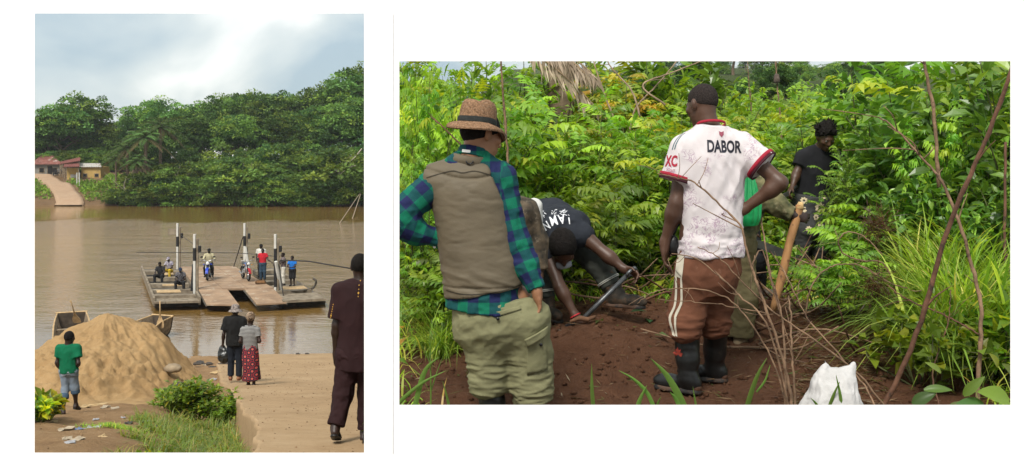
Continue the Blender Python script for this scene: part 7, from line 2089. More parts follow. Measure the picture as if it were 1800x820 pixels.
# ---------------------------------------------------------------- near plants of the river bank
def near_left_plants():
    rng = np.random.default_rng(31)
    LC = [(.060, .100, .016), (.042, .076, .014), (.090, .120, .020), (.15, .14, .02)]
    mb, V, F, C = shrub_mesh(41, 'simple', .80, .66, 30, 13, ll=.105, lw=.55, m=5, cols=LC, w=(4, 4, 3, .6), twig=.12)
    make_proto('bank_shrub', mb, V, F, C, LEAF)
    for px, py, Y, s, lab in ((345, 716, 17.6, 1.05, 'large leafy green shrub beside the ramp edge'), (312, 714, 17.8, .8, 'leafy green shrub at the foot of the sand heap'), (385, 718, 17.4, .9, 'leafy shrub touching the broken ramp edge')):
        x = (px - 900) / 1800 * Y; plant('bank_shrub', (x, Y, float(z_bank(x, Y)) - .02), px, (s * .95, s * .95, s * (.92 if px == 345 else .72)), 'leafy_shrub', lab, 'shrub')
    mb, V, F, C = shrub_mesh(42, 'simple', .5, .42, 14, 9, ll=.16, lw=.72, m=3, cols=[(.105, .145, .016), (.21, .20, .014), (.06, .10, .016), (.36, .24, .012)], w=(4, 3, 3, .5), twig=.10)
    C = C * .8; make_proto('creeper', mb, V, F, C, LEAF)
    for px, Y, s, lab in ((66, 13.6, .8, 'yellowish creeper with broad leaves at the far left of the bank'), (86, 14.2, .55, 'broad leaved creeper beside the boy'), (60, 12.6, .62, 'yellow green creeper nearest the viewer at the left edge'), (268, 9.0, .55, 'small broad leaved weed at the lower edge of the dirt')):
        x = (px - 900) / 1800 * Y; plant('creeper', (x, Y, float(z_bank(x, Y)) - .02), px, s, 'creeper', lab, 'plant')
    # thick grass against the ramp
    n = 9000
    Y = 7.6 + rng.random(n) * 9.5; u = rng.random(n)
    x = edge_x(Y) - .10 - u * np.interp(Y, [7.6, 10, 13, 17], [1.0, 1.35, 1.55, 1.3])
    ok = fbm2(x, Y, 1.2, 3, .5, 3) + 1.2 * (1 - u) > .42
    x, Y = x[ok], Y[ok]
    P0 = np.stack([x, Y, z_bank(x, Y) - .02], 1)
    V, F, C = grass_arrays(rng, P0, (.14 + .34 * rng.random(len(x)) * (.6 + .5 * fbm2(x, Y, 1.6, 2, .5, 8)).clip(.3, 1.2)), .008 + .010 * rng.random(len(x)), .6 + 2.0 * rng.random(len(x)), [(.060, .078, .016), (.044, .064, .014), (.092, .092, .026), (.105, .080, .034)], (3, 3.5, 1.4, 1.2), 4)
    tag(obj('bank_grass', mesh_of('bank_grass', V, F, LEAF, False, {'col': C})), 'thick green grass growing along the ramp edge', 'grass', kind='stuff')
    n = 500; x = -4.9 + rng.normal(0, .35, n) ; Y = 12.0 + rng.normal(0, .18, n)
    x = (210 - 900) / 1800 * 12.6 + rng.normal(0, .22, n); Y = 12.6 + rng.normal(0, .12, n)
    V, F, C = grass_arrays(rng, np.stack([x, Y, z_bank(x, Y)], 1), .05 + .05 * rng.random(n), .008 + 0 * x, .6 + rng.random(n), GRASSC, (2, 4, 1, .5), 3)
    tag(obj('dirt_grass', mesh_of('dirt_grass', V, F, LEAF, False, {'col': C})), 'small patch of low grass in the bare dirt', 'grass', kind='stuff')
    n = 5200; x = -2 - rng.random(n) * 7.5; Y = 7.5 + rng.random(n) ** 1.3 * 27; x = np.where(rng.random(n) < .25, -.15 * Y - rng.random(n) * 2.6, x)
    on = x > edge_x(Y); s = (.003 + .012 * rng.random(n) ** 6) * (.7 + Y * .03)
    z = np.where(on, z_ramp_d(x, Y), z_bank(x, Y)); ok = x < -.13 * Y; x, Y, z, s = x[ok], Y[ok], z[ok], s[ok]; n = len(x)
    base = np.array([(1, 0, 0), (-1, 0, 0), (0, 1, 0), (0, -1, 0), (0, 0, .8), (0, 0, -.6)], float)
    V = (np.stack([x, Y, z + s * .2], 1)[:, None] + base[None] * s[:, None, None] * (.6 + .7 * rng.random((n, 6, 1)))).reshape(-1, 3)
    F = (np.arange(n)[:, None, None] * 6 + np.array([(0, 2, 4), (2, 1, 4), (1, 3, 4), (3, 0, 4), (2, 0, 5), (1, 2, 5), (3, 1, 5), (0, 3, 5)])[None]).reshape(-1, 3)
    tag(obj('bank_pebbles', mesh_of('bank_pebbles', V, F, mat("bank_pebble", (.20, .13, .07), .9, .5, 1.5, .3), True)), 'small pebbles and crumbs of earth on the bank and ramp', 'pebbles', kind='stuff')
    # litter: scraps of paper, plastic and husk
    cols = {'paper': mat("dirty_paper", (.33, .27, .19), .9, .15, 12, .3), 'plastic': mat("pale_plastic_scrap", (.30, .30, .31), .4, .15, 12, .3), 'blue': mat("blue_plastic_scrap", (.10, .14, .24), .4, .2, 12, .3), 'dark': mat("charred_scrap", (.05, .045, .04), .9, .2, 12, .4), 'husk': mat("dry_husk", (.38, .27, .14), .9, .2, 12, .5)}
    spots = [(172, 713, 'husk', .34), (186, 716, 'paper', .2), (202, 718, 'paper', .2), (150, 716, 'husk', .24), (116, 756, 'paper', .22), (138, 755, 'blue', .14), (163, 754, 'plastic', .22), (168, 738, 'plastic', .12), (146, 750, 'dark', .10), (118, 772, 'paper', .14), (137, 773, 'paper', .16), (124, 778, 'plastic', .12), (226, 745, 'dark', .16), (250, 742, 'plastic', .14), (270, 752, 'dark', .18), (258, 757, 'paper', .10), (180, 768, 'husk', .12), (375, 646, 'dark', .32), (388, 651, 'plastic', .22), (362, 642, 'paper', .25), (399, 633, 'dark', .5), (380, 656, 'husk', .35), (372, 668, 'plastic', .3), (352, 638, 'dark', .4), (216, 735, 'plastic', .1), (96, 742, 'husk', .14)]
    for px, py, k, s in spots:
        Y = 9.0
        for _ in range(30): 
            x = (px - 900) / 1800 * Y; Y = (CAMZ - float(z_bank(x, Y))) * 1800 / (py - 260)
        x = (px - 900) / 1800 * Y; z0 = float(z_bank(x, Y))
        nx = 5; gx, gy = np.meshgrid(np.linspace(-.5, .5, nx), np.linspace(-.5, .5, nx))
        j = rng.normal(0, .07, (2, nx, nx)); zz = np.abs(rng.normal(0, .10, (nx, nx)))
        s *= .62; v = np.stack([(gx + j[0]) * s, (gy + j[1]) * s * 1.3, zz * s + .02 * s], -1).reshape(-1, 3); v2 = np.concatenate([v, v - V3(0, 0, .012)])
        f = []
        for a in range(nx - 1):
            for b in range(nx - 1):
                q = (a * nx + b, a * nx + b + 1, (a + 1) * nx + b + 1, (a + 1) * nx + b); f += [q, tuple(i + 25 for i in q[::-1])]
        o = obj('litter_scrap', mesh_of('litter_scrap', v2, f, cols[k], False), None, (x, Y, z0), (0, 0, rng.random() * 6))
        tag(o, 'scrap of litter lying on the dirt bank', 'litter', 'litter scraps on the bank')
    for px, py, lab, s in ((303, 648, 'rounded pale stone on the right slope of the sand heap', .17), (314, 684, 'dark slab of rock at the foot of the sand heap', .22)):
        Y = 20.5 if py < 660 else 19.2
        st = Sdf(.03); st.ell((0, 0, 0), (s * 1.1, s * .8, s * .55)); o = sdf_obj(st, 'stone', mat("tan_stone", (.26, .20, .13), .9, .2, 5, .4) if py < 660 else mat("dark_stone", (.06, .05, .042), .9, .2, 5, .4), None, .03, folds(.03, 6))
        o.location = P(px, py, Y); tag(o, lab, 'stone')
    for px, py in ((345, 639), (352, 634), (385, 652), (540, 622), (524, 623), (360, 640), (368, 646), (376, 640), (392, 648), (402, 642), (350, 648), (398, 632), (366, 634), (410, 640)):
        Y = 33 if py > 630 else 39; st = Sdf(.03); s = .09 if py < 630 else .05 + .06 * rng.random()
        st.ell((0, 0, 0), (s * 1.3, s, s * .6)); o = sdf_obj(st, 'shore_stone', MATS["dark_stone"], None, .05, folds(.04, 6))
        x = (px - 900) / 1800 * Y; o.location = (x, Y, float(z_ramp(x, Y)) + .02); tag(o, 'dark stone lying near the water edge', 'stone', 'stones at the water edge')
near_left_plants()
print("left plants", round(time.time() - T0, 1))
# ================================================================ the thicket round the clearing
def thicket():
    rng = np.random.default_rng(77)
    GREENS = [(.058, .098, .015), (.040, .074, .013), (.085, .125, .017), (.125, .145, .020)]
    DARKS = [(.036, .070, .018), (.026, .052, .014), (.052, .090, .020), (.075, .115, .022)]
    for i, (H, W, ns, per, kw) in enumerate([(2.5, 1.0, 15, 11, dict(ll=.125, lf=.50, pairs=7)), (2.3, .95, 15, 11, dict(ll=.11, lf=.46, pairs=8)), (2.0, .9, 14, 11, dict(ll=.14, lf=.54, pairs=6)), (2.6, .9, 14, 12, dict(ll=.10, lf=.42, pairs=8))]):
        mb, V, F, C = shrub_mesh(100 + i, 'pinnate', H, W, ns, per, w=(4, 5, 4.5, 1.2, .12), **kw); make_proto('pin%d' % i, mb, V, F, C, LEAF)
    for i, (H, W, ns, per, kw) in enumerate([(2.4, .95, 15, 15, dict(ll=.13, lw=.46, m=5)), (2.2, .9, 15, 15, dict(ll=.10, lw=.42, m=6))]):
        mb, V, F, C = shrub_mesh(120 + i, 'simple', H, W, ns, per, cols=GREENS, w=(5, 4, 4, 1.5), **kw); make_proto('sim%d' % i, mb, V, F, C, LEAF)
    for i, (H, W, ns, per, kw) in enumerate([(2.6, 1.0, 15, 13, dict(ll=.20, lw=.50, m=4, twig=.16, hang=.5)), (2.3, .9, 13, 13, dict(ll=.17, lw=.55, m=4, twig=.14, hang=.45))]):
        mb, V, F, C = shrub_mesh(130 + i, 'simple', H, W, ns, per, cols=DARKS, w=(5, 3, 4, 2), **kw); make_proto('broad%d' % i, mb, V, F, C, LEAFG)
    mb, V, F, C = shrub_mesh(140, 'pinnate', 1.5, .72, 24, 15, ll=.034, lf=.22, pairs=11, lw=.48, t0=.5, cols=[(.062, .105, .018), (.042, .080, .016), (.085, .130, .022)], w=(4, 3, 3)); make_proto('feather', mb, V, F, C, LEAF)
    for i, (H, W, ns, per, kw) in enumerate([(.75, .5, 13, 8, dict(ll=.10, lw=.5, m=3, twig=.08)), (.55, .45, 12, 7, dict(ll=.12, lw=.55, m=3, twig=.08))]):
        mb, V, F, C = shrub_mesh(150 + i, 'simple', H, W, ns, per, cols=GREENS, w=(4, 3, 4, 2), **kw); make_proto('herb%d' % i, mb, V, F, C, LEAF)
    mb, V, F, C = shrub_mesh(160, 'pinnate', .9, .5, 10, 8, ll=.10, lf=.45, pairs=8, lw=.34, cols=GREENS, w=(4, 4, 3, 1)); make_proto('fern', mb, V, F, C, LEAF)
    mb, V, F, C = shrub_mesh(161, 'pinnate', 2.3, .8, 12, 10, ll=.10, lf=.4, pairs=7, cols=[(.20, .11, .025), (.16, .13, .025), (.07, .09, .016)], w=(3, 3, 4), ycol=(.24, .10, .03)); make_proto('rusty', mb, V, F, C, LEAF)
    def put(key, px, Y, top, lab, grp, name='shrub', cat='shrub', wide=1.0, base=None):
        Hs = {'pin0': 2.6, 'pin1': 2.4, 'pin2': 2.1, 'pin3': 2.7, 'sim0': 2.45, 'sim1': 2.25, 'broad0': 2.65, 'broad1': 2.35, 'feather': 1.6, 'herb0': .78, 'herb1': .58, 'fern': 1.05, 'rusty': 2.4}[key]
        x = (px - 900) / 1800 * Y; z0 = float(z_right(x, Y)) if base is None else base
        zt = CAMZ - (top - 260) / 1800 * Y
        s = max(.25, (zt - z0) / Hs * 1.13)
        if px < 1000: wide = min(wide, max(.12, (px - 655) / 1800 * Y / (1.25 * s)))     # keeps clear of the river bluff
        plant(key, (x, Y, z0 - .03), rng.random() * 6.28, (s * wide, s * wide, s), name, lab, cat, grp, (rng.normal(0, .06), rng.normal(0, .06)))
    L1, G1 = 'light green shrub with feather shaped leaves behind the man in plaid', 'light green shrubs behind the man in plaid'
    for px, Y, top, k in ((752, 8.4, 60, 'pin0'), (735, 8.9, 95, 'pin1'), (800, 9.4, 110, 'pin3'), (860, 9.6, 130, 'pin2'), (715, 9.9, 90, 'sim1'), (770, 10.4, 90, 'sim0'), (835, 10.6, 90, 'pin0'), (905, 10.2, 150, 'pin1'), (738, 7.6, 240, 'pin3'), (722, 7.9, 330, 'sim1'), (745, 8.2, 300, 'pin1')):
        put(k, px, Y, top, L1, G1, wide=1.0)
    L2, G2 = 'dense green shrub in the middle of the thicket behind the digging man', 'shrubs in the middle of the thicket'
    for px, Y, top, k in ((930, 9.6, 215, 'sim1'), (965, 9.9, 200, 'sim0'), (1005, 9.5, 235, 'sim1'), (1045, 10.0, 215, 'pin3'), (1085, 9.6, 250, 'pin1'), (1125, 9.9, 225, 'sim1'), (1160, 9.6, 215, 'pin2'), (1200, 9.9, 190, 'pin0'), (950, 10.8, 150, 'sim1'), (1000, 11.0, 185, 'sim0'), (1060, 11.2, 170, 'pin1'), (1110, 11.0, 185, 'sim0'), (1165, 11.3, 180, 'pin2'), (1215, 11.2, 165, 'pin1'), (1020, 9.2, 330, 'pin1'), (1070, 9.1, 300, 'pin3'), (1105, 9.0, 330, 'pin2')):
        put(k, px, Y, top + rng.normal(0, 6), L2, G2)
    L3, G3 = 'tall shrub standing at the back of the thicket', 'tall shrubs at the back of the thicket'
    for px, Y, top, k in ((722, 12, 70, 'sim0'), (760, 12.5, 70, 'pin1'), (815, 12.2, 75, 'sim0'), (875, 12.6, 80, 'sim1'), (920, 13, 85, 'pin3'), (985, 13.2, 100, 'sim0'), (1060, 13.4, 70, 'rusty'), (1105, 13.6, 60, 'sim0'), (1150, 14, 62, 'broad1'), (1190, 14, 75, 'broad0'), (1225, 13.4, 110, 'sim0'), (1085, 12.6, 120, 'rusty'), (1040, 14.5, 60, 'pin0'), (1140, 12.8, 150, 'sim1')):
        put(k, px, Y, top, L3, G3, 'tall_shrub')
    L4, G4 = 'bright shrub in the open middle distance right of the white jersey', 'shrubs of the middle distance'
    for px, Y, top, k in ((1255, 12.4, 205, 'pin1'), (1300, 11.8, 200, 'pin0'), (1345, 12.2, 205, 'pin2'), (1390, 11.6, 190, 'pin1'), (1435, 12.6, 180, 'pin0'), (1480, 11.8, 185, 'pin2'), (1270, 15, 158, 'sim1'), (1320, 16, 165, 'sim0'), (1370, 15.5, 170, 'sim1'), (1420, 15, 150, 'pin1'), (1465, 14.6, 128, 'pin0'), (1510, 14, 112, 'sim1'), (1290, 20, 140, 'sim0'), (1340, 21, 150, 'sim1'), (1385, 20, 148, 'pin3'), (1430, 19, 128, 'sim0'), (1250, 19, 128, 'sim1'), (1310, 26, 140, 'pin1'), (1365, 27, 146, 'sim0'), (1410, 25, 132, 'sim1'), (1260, 26, 138, 'sim0'), (1330, 13.0, 235, 'sim1'), (1285, 13.2, 225, 'pin3'), (1240, 10.6, 235, 'pin2'), (1270, 10.6, 260, 'pin0'), (1330, 10.8, 255, 'pin1'), (1280, 9.6, 320, 'pin1'), (1345, 11.6, 300, 'sim1'), (1410, 11.6, 260, 'sim0'), (1310, 10.6, 330, 'pin2')):
        put(k, px, Y, top + (7 if Y > 14 and px < 1440 else 0), L4, G4)
    L5, G5 = 'dark green shrub with broad hanging leaves at the right edge of the clearing', 'broad leaved shrubs at the right'
    for px, Y, top, k in ((1545, 9.6, 150, 'broad1'), (1590, 9.2, 175, 'broad0'), (1640, 8.8, 130, 'broad1'), (1690, 8.6, 150, 'broad0'), (1745, 8.3, 100, 'broad1'), (1795, 8.1, 80, 'broad0'), (1560, 11, 80, 'broad0'), (1625, 10.6, 70, 'pin2'), (1690, 10.4, 60, 'broad1'), (1760, 10, 50, 'pin0'), (1830, 9, 60, 'broad0'), (1600, 8.4, 300, 'broad1'), (1655, 8.0, 280, 'broad0'), (1720, 7.7, 300, 'broad1'), (1790, 7.4, 260, 'broad0'), (1560, 8.6, 330, 'broad1'), (1560, 8.8, 370, 'broad1'), (1850, 7.6, 150, 'broad1')):
        put(k, px, Y, top, L5, G5, 'broad_leaved_shrub')
    for px, Y, top, lab in ((1620, 8.0, 190, 'young tree with bright yellow green feather leaves before the broad leaved shrubs'), (1740, 7.9, 130, 'yellow green feather leaved sapling behind the long leaning pole')):
        put('pin2', px, Y + .3, top, lab, None, 'sapling', 'sapling', .40)
    put('feather', 1528, 9.6, 185, 'fine leaved feathery bush before the man in black shirt', None, 'feathery_bush', 'bush', .52)
    put('feather', 1565, 9.6, 225, 'fine leaved feathery bush beside the broad leaved shrubs', None, 'feathery_bush', 'bush', .9)
    put('feather', 1488, 9.8, 262, 'small feathery bush reaching across the black shirt', None, 'feathery_bush', 'bush', .30)
    # low herbs and ferns round the soil
    L6, G6 = 'low leafy herb growing at the edge of the bare soil', 'low herbs round the clearing'
    for i in range(64):
        if i < 26: px, Y = 900 + rng.random() * 330, 8.6 + rng.random() * 1.2
        elif i < 46: px, Y = (1275 + rng.random() * 80, 8.9 + rng.random() * 1.6) if i % 2 else (1530 + rng.random() * 50, 8.6 + rng.random() * 1.2)
        elif i < 56: px, Y = 765 + rng.random() * 60, 6.9 + rng.random() * 1.6
        else: px, Y = 1620 + rng.random() * 180, 5.9 + rng.random() * 1.2
        x = (px - 900) / 1800 * Y
        k = ('herb0', 'herb1', 'fern', 'herb0')[i % 4] if i < 56 else 'herb1'
        plant(k, (x, Y, float(z_right(x, Y)) - .02), rng.random() * 6.28, .55 + .5 * rng.random(), 'herb' if k != 'fern' else 'fern', L6, 'herb', G6)
    for px, Y, s, lab in ((1490, 7.3, .6, 'dark green fern like plant lying at the foot of the dry branches'), (1050, 8.4, 1.1, 'drooping fern like sapling above the digging man')):
        x = (px - 900) / 1800 * Y; plant('fern', (x, Y, float(z_right(x, Y))), 1.2, s, 'fern', lab, 'fern')
    # long blade grass at the right, each tussock a thing
    for v in range(3):
        r2 = np.random.default_rng(200 + v); n = 110
        P0 = np.stack([r2.normal(0, .11, n), r2.normal(0, .11, n), 0 * np.arange(n)], 1)
        V, F, C = grass_arrays(r2, P0, .7 + .75 * r2.random(n), (.020 + .018 * r2.random(n)), .4 + 1.4 * r2.random(n), [(.095, .130, .028), (.060, .095, .020), (.145, .170, .050), (.20, .17, .08)], (5, 4, 3, .6), 7)
        PROTO['tussock%d' % v] = (None, mesh_of('blades', V, F, LEAF, False, {'col': C}))
    L7, G7 = 'tussock of long arching green grass blades right of the clearing', 'long grass tussocks at the right'
    for i in range(42):
        px, Y = 1622 + rng.random() * 200, 6.2 + rng.random() * 1.9
        if i > 42: px, Y = 1640 + rng.random() * 170, 5.3 + rng.random() * .9
        x = (px - 900) / 1800 * Y
        t = plant('tussock%d' % (i % 3), (x, Y, float(z_right(x, Y)) - .03), rng.random() * 6.28, (.50 + .32 * rng.random()) * (.72 if i > 42 else 1), 'grass_tussock', L7, 'grass', G7)
    for i in range(14):
        px, Y = 728 + rng.random() * 70, 6.6 + rng.random() * 1.4
        x = (px - 900) / 1800 * Y
        plant('tussock%d' % (i % 3), (x, Y, float(z_right(x, Y)) - .03), rng.random() * 6.28, .16 + (px - 728) * .004, 'grass_tussock', 'tussock of green grass at the left edge of the clearing', 'grass', 'grass tussocks at the left')
    # short cut grass and weeds lying round the soil
    n = 26000
    x = rng.random(n) * 5.6 - 1.1; Y = 5.2 + rng.random(n) * 5.2
    c = clear_mask(x, Y); ok = (rng.random(n) > c * 1.02) & (x > -.12 * Y + .05)
    x, Y = x[ok], Y[ok]; n = len(x)
    V, F, C = grass_arrays(rng, np.stack([x, Y, z_soil(x, Y) - .01], 1), .10 + .22 * rng.random(n), .006 + .010 * rng.random(n), .7 + 2.0 * rng.random(n), GRASSC + [(.20, .12, .05)], (4, 4, 2, 1.6, 1.2), 4)
    tag(obj('clearing_grass', mesh_of('clearing_grass', V, F, LEAF, False, {'col': C})), 'trampled green and dry grass round the bare soil', 'grass', kind='stuff')
    n = 5200
    x = rng.random(n) * 5.4 - 1.0; Y = 6.0 + rng.random(n) * 5
    c = clear_mask(x, Y); ok = (rng.random(n) > c) & (x > -.12 * Y + .05)
    x, Y = x[ok], Y[ok]; n = len(x)
    B = np.stack([x, Y, z_soil(x, Y) + .02 + .12 * rng.random(n)], 1); D = rng.normal(0, 1, (n, 3)) * V3(1, 1, .25) + V3(0, 0, .2)
    L = .06 + .09 * rng.random(n)
    V, F, C = leaf_arrays(B, D, V3(0, 0, 1) + rng.normal(0, .3, (n, 3)), L, L * .5, .15, .2, mixcol(rng, n, GREENS + [(.18, .10, .04)], (4, 4, 3, 1, 1)))
    tag(obj('fallen_leaves', mesh_of('fallen_leaves', V, F, LEAF, False, {'col': C})), 'loose leaves and seedlings round the bare soil', 'leaves', kind='stuff')
    # clods, roots and bits of straw on the soil
    n = 5200; x = rng.random(n) * 4.6 - .75; Y = 4.9 + rng.random(n) * 3.2
    ok = clear_mask(x, Y) > .45; x, Y = x[ok], Y[ok]; n = len(x); s = .003 + .020 * rng.random(n) ** 6
    base = np.array([(1, 0, 0), (-1, 0, 0), (0, 1, 0), (0, -1, 0), (0, 0, 1), (0, 0, -.6)], float)
    V = (np.stack([x, Y, z_soil(x, Y) + s * .3], 1)[:, None] + base[None] * s[:, None, None] * (.6 + .7 * rng.random((n, 6, 1)))).reshape(-1, 3)
    f0 = np.array([(0, 2, 4), (2, 1, 4), (1, 3, 4), (3, 0, 4), (2, 0, 5), (1, 2, 5), (3, 1, 5), (0, 3, 5)])
    F = (np.arange(n)[:, None, None] * 6 + f0[None]).reshape(-1, 3)
    tag(obj('soil_clods', mesh_of('soil_clods', V, F, SOIL, True)), 'crumbly clods of dark red soil', 'soil', kind='stuff')
    n = 5200; x = rng.random(n) * 4.6 - .75; Y = 4.9 + rng.random(n) * 3.4; q = rng.random(n) < .6; x = np.where(q, (480 + rng.random(n) * 180) / 1800 * Y, x)
    a = rng.random(n) * 6.28; D = np.stack([np.cos(a), np.sin(a), rng.normal(0, .12, n)], 1); L = .03 + .12 * rng.random(n) ** 1.5
    V, F, C = quad_leaves(np.stack([x, Y, z_soil(x, Y) + .012], 1), D, V3(0, 0, 1) + rng.normal(0, .3, (n, 3)), L, .004 + .008 * rng.random(n), mixdry(rng, n, [(.24, .16, .08), (.15, .08, .045), (.10, .14, .03), (.34, .28, .18)], (4, 4, 2, 1)))
    tag(obj('soil_straw', mesh_of('soil_straw', V, F, LEAF, False, {'col': C})), 'bits of straw, root and leaf scattered over the soil', 'straw', kind='stuff')
    # single green leaves lying on the soil
    for i, (px, py) in enumerate(((1108, 550), (1142, 560), (1050, 622), (1060, 618), (1150, 580))):
        Y = 7.0
        for _ in range(20): xx = (px - 900) / 1800 * Y; Y = (CAMZ - float(z_soil(np.array(xx), np.array(Y))) - .02) * 1800 / (py - 260)
        V, F, C = leaf_arrays(np.zeros((1, 3)), np.array([[1, .3, .15]]), np.array([[0, -.3, 1.]]), np.array([.13]), np.array([.06]), .2, .15, np.array([(.03, .085, .02) if i < 2 else (.08, .11, .03)]))
        o = obj('fallen_leaf', mesh_of('fallen_leaf', V, F, LEAF, False, {'col': C}), None, ((px - 900) / 1800 * Y, Y, float(z_soil(np.array((px - 900) / 1800 * Y), np.array(Y))) + .015), (0, 0, i * 1.3)); tag(o, 'single fallen green leaf lying on the bare soil', 'leaf', 'fallen leaves on the soil')
thicket()
print("thicket", round(time.time() - T0, 1))

def dead_palm():
    rng = np.random.default_rng(9)
    root = thing('palm_tree', 'palm with grey brown dead fronds hanging over the thicket', 'palm', P(985, 60, 12.8))
    o = np.array(root.location)
    mb = MB(); z = np.linspace(float(z_right(o[0], 12.8)) - .2 - o[2], .1, 20); mb.tube(np.stack([0 * z, .15 + 0 * z, z], 1), .17 + .02 * (np.arange(20) % 2), 9); mb.build('trunk', BARK, root, True)
    straw = leaf_mat("dry_frond", .15, .8, .05, .1)
    for pts in ([(915, 78), (965, 112), (1010, 150), (1048, 190)], [(920, 70), (975, 92), (1020, 112), (1050, 140)], [(935, 70), (985, 96), (1010, 112), (1030, 132)]):
        Yv = [12.1, 11.8, 11.6, 11.5]
        sp = spline([P(p[0], p[1], y) - o for p, y in zip(pts, Yv)], 40)
        mb = MB(); mb.tube(sp, [.016, .006], 5); st = mb.build('frond_stalk', mat("dry_stalk", (.24, .17, .10), .85, .2), root, True)
        p = np.repeat(sp[4:], 2, 0); p = p + rng.normal(0, .015, p.shape); n = len(p); T = np.repeat(nrm(np.gradient(sp, axis=0))[4:], 2, 0)
        D = T * .95 + V3(-.25, 0, -.75) + rng.normal(0, .22, (n, 3)); L = .20 + .16 * rng.random(n); L *= np.interp(np.arange(n), [0, n * .7, n], [1, 1, .5])
        V, F, C = quad_leaves(p, D, V3(0, -1, 0) + rng.normal(0, .7, (n, 3)), L, .022 + .014 * rng.random(n), mixdry(rng, n, [(.34, .27, .20), (.25, .195, .14), (.42, .34, .26)], (4, 3, 2)))
        tag(obj('dry_leaflets', mesh_of('dry_leaflets', V, F, straw, False, {'col': C}), st), kind='stuff')
dead_palm()

def sticks():
    rng = np.random.default_rng(15)
    def stick(label, pts, Y, w0, w1, m=DRYST, name='dry_branch', twigs=0, group=None, subs=()):
        """pts in photograph pixels; Y depths at the ends; w0, w1 diameters in pixels"""
        root = thing(name, label, 'branch' if 'branch' in name else 'stick', (0, 0, 0), 0, group)
        Yv = np.linspace(Y[0], Y[1], len(pts)); q = [P(p[0], p[1], y) for p, y in zip(pts, Yv)]
        root.location = q[0]; q = [k - q[0] for k in q]
        n = max(10, len(pts) * 6); sp = spline(q, n)
        sp = sp + rng.normal(0, .0022, sp.shape)
        r = .66 * np.linspace(w0, w1, n) / 2 * np.mean(Y) / 1800
        r = r * (1 + .16 * (rng.random(n) < .18))
        mb = MB(); mb.tube(sp, r, 7); mb.build('stem', m, root, True)
        for spts in subs:
            q2 = [P(a, b, np.interp(i, [0, len(spts) - 1], [Y[1] * .5 + Y[0] * .5, Y[1] - .1])) - np.array(root.location) for i, (a, b) in enumerate(spts)]
            j = np.argmin(np.linalg.norm(sp[:, [0, 2]] - q2[0][[0, 2]], axis=1)); q2[0] = sp[j]
            mb = MB(); mb.tube(spline(q2, 10), [max(.003, r[j] * .7), .0022], 6); mb.build('twig', m, root, True)
        for _ in range(twigs):
            j = rng.integers(n // 5, n - 2); d = nrm(sp[min(j + 1, n - 1)] - sp[j]) + rng.normal(0, .7, 3) * V3(1, .4, 1); d = nrm(d); l = .05 + .16 * rng.random()
            mb = MB(); mb.tube(spline([sp[j], sp[j] + d * l * .5 + rng.normal(0, .01, 3), sp[j] + d * l], 6), [r[j] * .55, .0015], 5); mb.build('twig', m, root, True)
        return root
    stick('long thick reddish pole leaning from the bottom to the upper right corner', [(1540, 745), (1610, 590), (1660, 420), (1700, 320), (1745, 215), (1792, 80)], (5.6, 5.3), 15, 10, REDST, 'leaning_pole', 2)
    stick('tall crooked branch with forked dead twigs before the broad leaved shrubs', [(1716, 735), (1722, 620), (1724, 540), (1706, 460), (1686, 392), (1655, 320), (1625, 282), (1575, 228), (1545, 206)], (5.7, 6.2), 12, 4.5, DRYST, 'dry_branch', 4, None,
          [[(1545, 206), (1500, 199), (1441, 191)], [(1618, 276), (1560, 261), (1482, 265)], [(1590, 245), (1570, 205), (1553, 186)], [(1625, 282), (1604, 250), (1560, 222)], [(1628, 284), (1640, 262), (1637, 255)]])
    stick('crooked branch crossing the back of the white jersey', [(1398, 740), (1378, 640), (1345, 540), (1318, 460), (1302, 400), (1265, 360), (1222, 322), (1190, 313), (1156, 305)], (5.1, 5.35), 8.5, 3, DRYST, 'dry_branch', 4, None, [[(1302, 400), (1260, 380), (1218, 358)], [(1296, 392), (1270, 378), (1272, 376)], [(1240, 332), (1228, 318)], [(1322, 468), (1340, 440), (1362, 520), (1398, 640)]])
    stick('pale thin branch running from the jersey hem down to the lower right', [(1560, 720), (1500, 650), (1420, 590), (1360, 548), (1300, 490), (1262, 452), (1226, 434)], (5.3, 5.4), 6, 2.5, DRYST, 'dry_branch', 5)
    stick('pale thin branch starting beside the left hand of the man in the white jersey', [(1392, 745), (1352, 580), (1300, 520), (1268, 490), (1225, 456), (1180, 446)], (5.15, 5.4), 6, 2.5, DRYST, 'dry_branch', 3)
    stick('thin branch crossing the brown trousers at the knee', [(1388, 735), (1360, 640), (1320, 570), (1285, 530), (1240, 511), (1180, 508), (1148, 515), (1120, 535)], (5.2, 5.4), 5.5, 2, DRYST, 'dry_branch', 4)
    stick('straight thin stick lying across the boots of the man in the white jersey', [(1350, 552), (1280, 538), (1220, 531), (1155, 527)], (5.3, 5.42), 3.4, 2, DRYST, 'thin_stick', 1)
    stick('upright pale stick right of the black boots', [(1382, 740), (1380, 640), (1374, 560), (1352, 470), (1338, 392)], (5.5, 5.7), 7.5, 3.5, DRYST, 'dry_branch', 4)
    stick('second upright stick right of the black boots', [(1400, 740), (1392, 620), (1390, 560), (1386, 520)], (5.4, 5.6), 7, 4, DRYST, 'dry_branch', 3)
    stick('dark thin branch from the staff down into the grass', [(1540, 735), (1530, 695), (1480, 630), (1420, 560), (1380, 480), (1352, 440)], (5.5, 6.2), 5.5, 3, DRYST, 'dry_branch', 3)
    stick('arched dry branch looping over the cut grass', [(1415, 560), (1424, 510), (1446, 478), (1480, 465), (1520, 470), (1560, 495), (1600, 510), (1620, 512)], (6.6, 6.5), 4, 3, DRYST, 'dry_branch', 3)
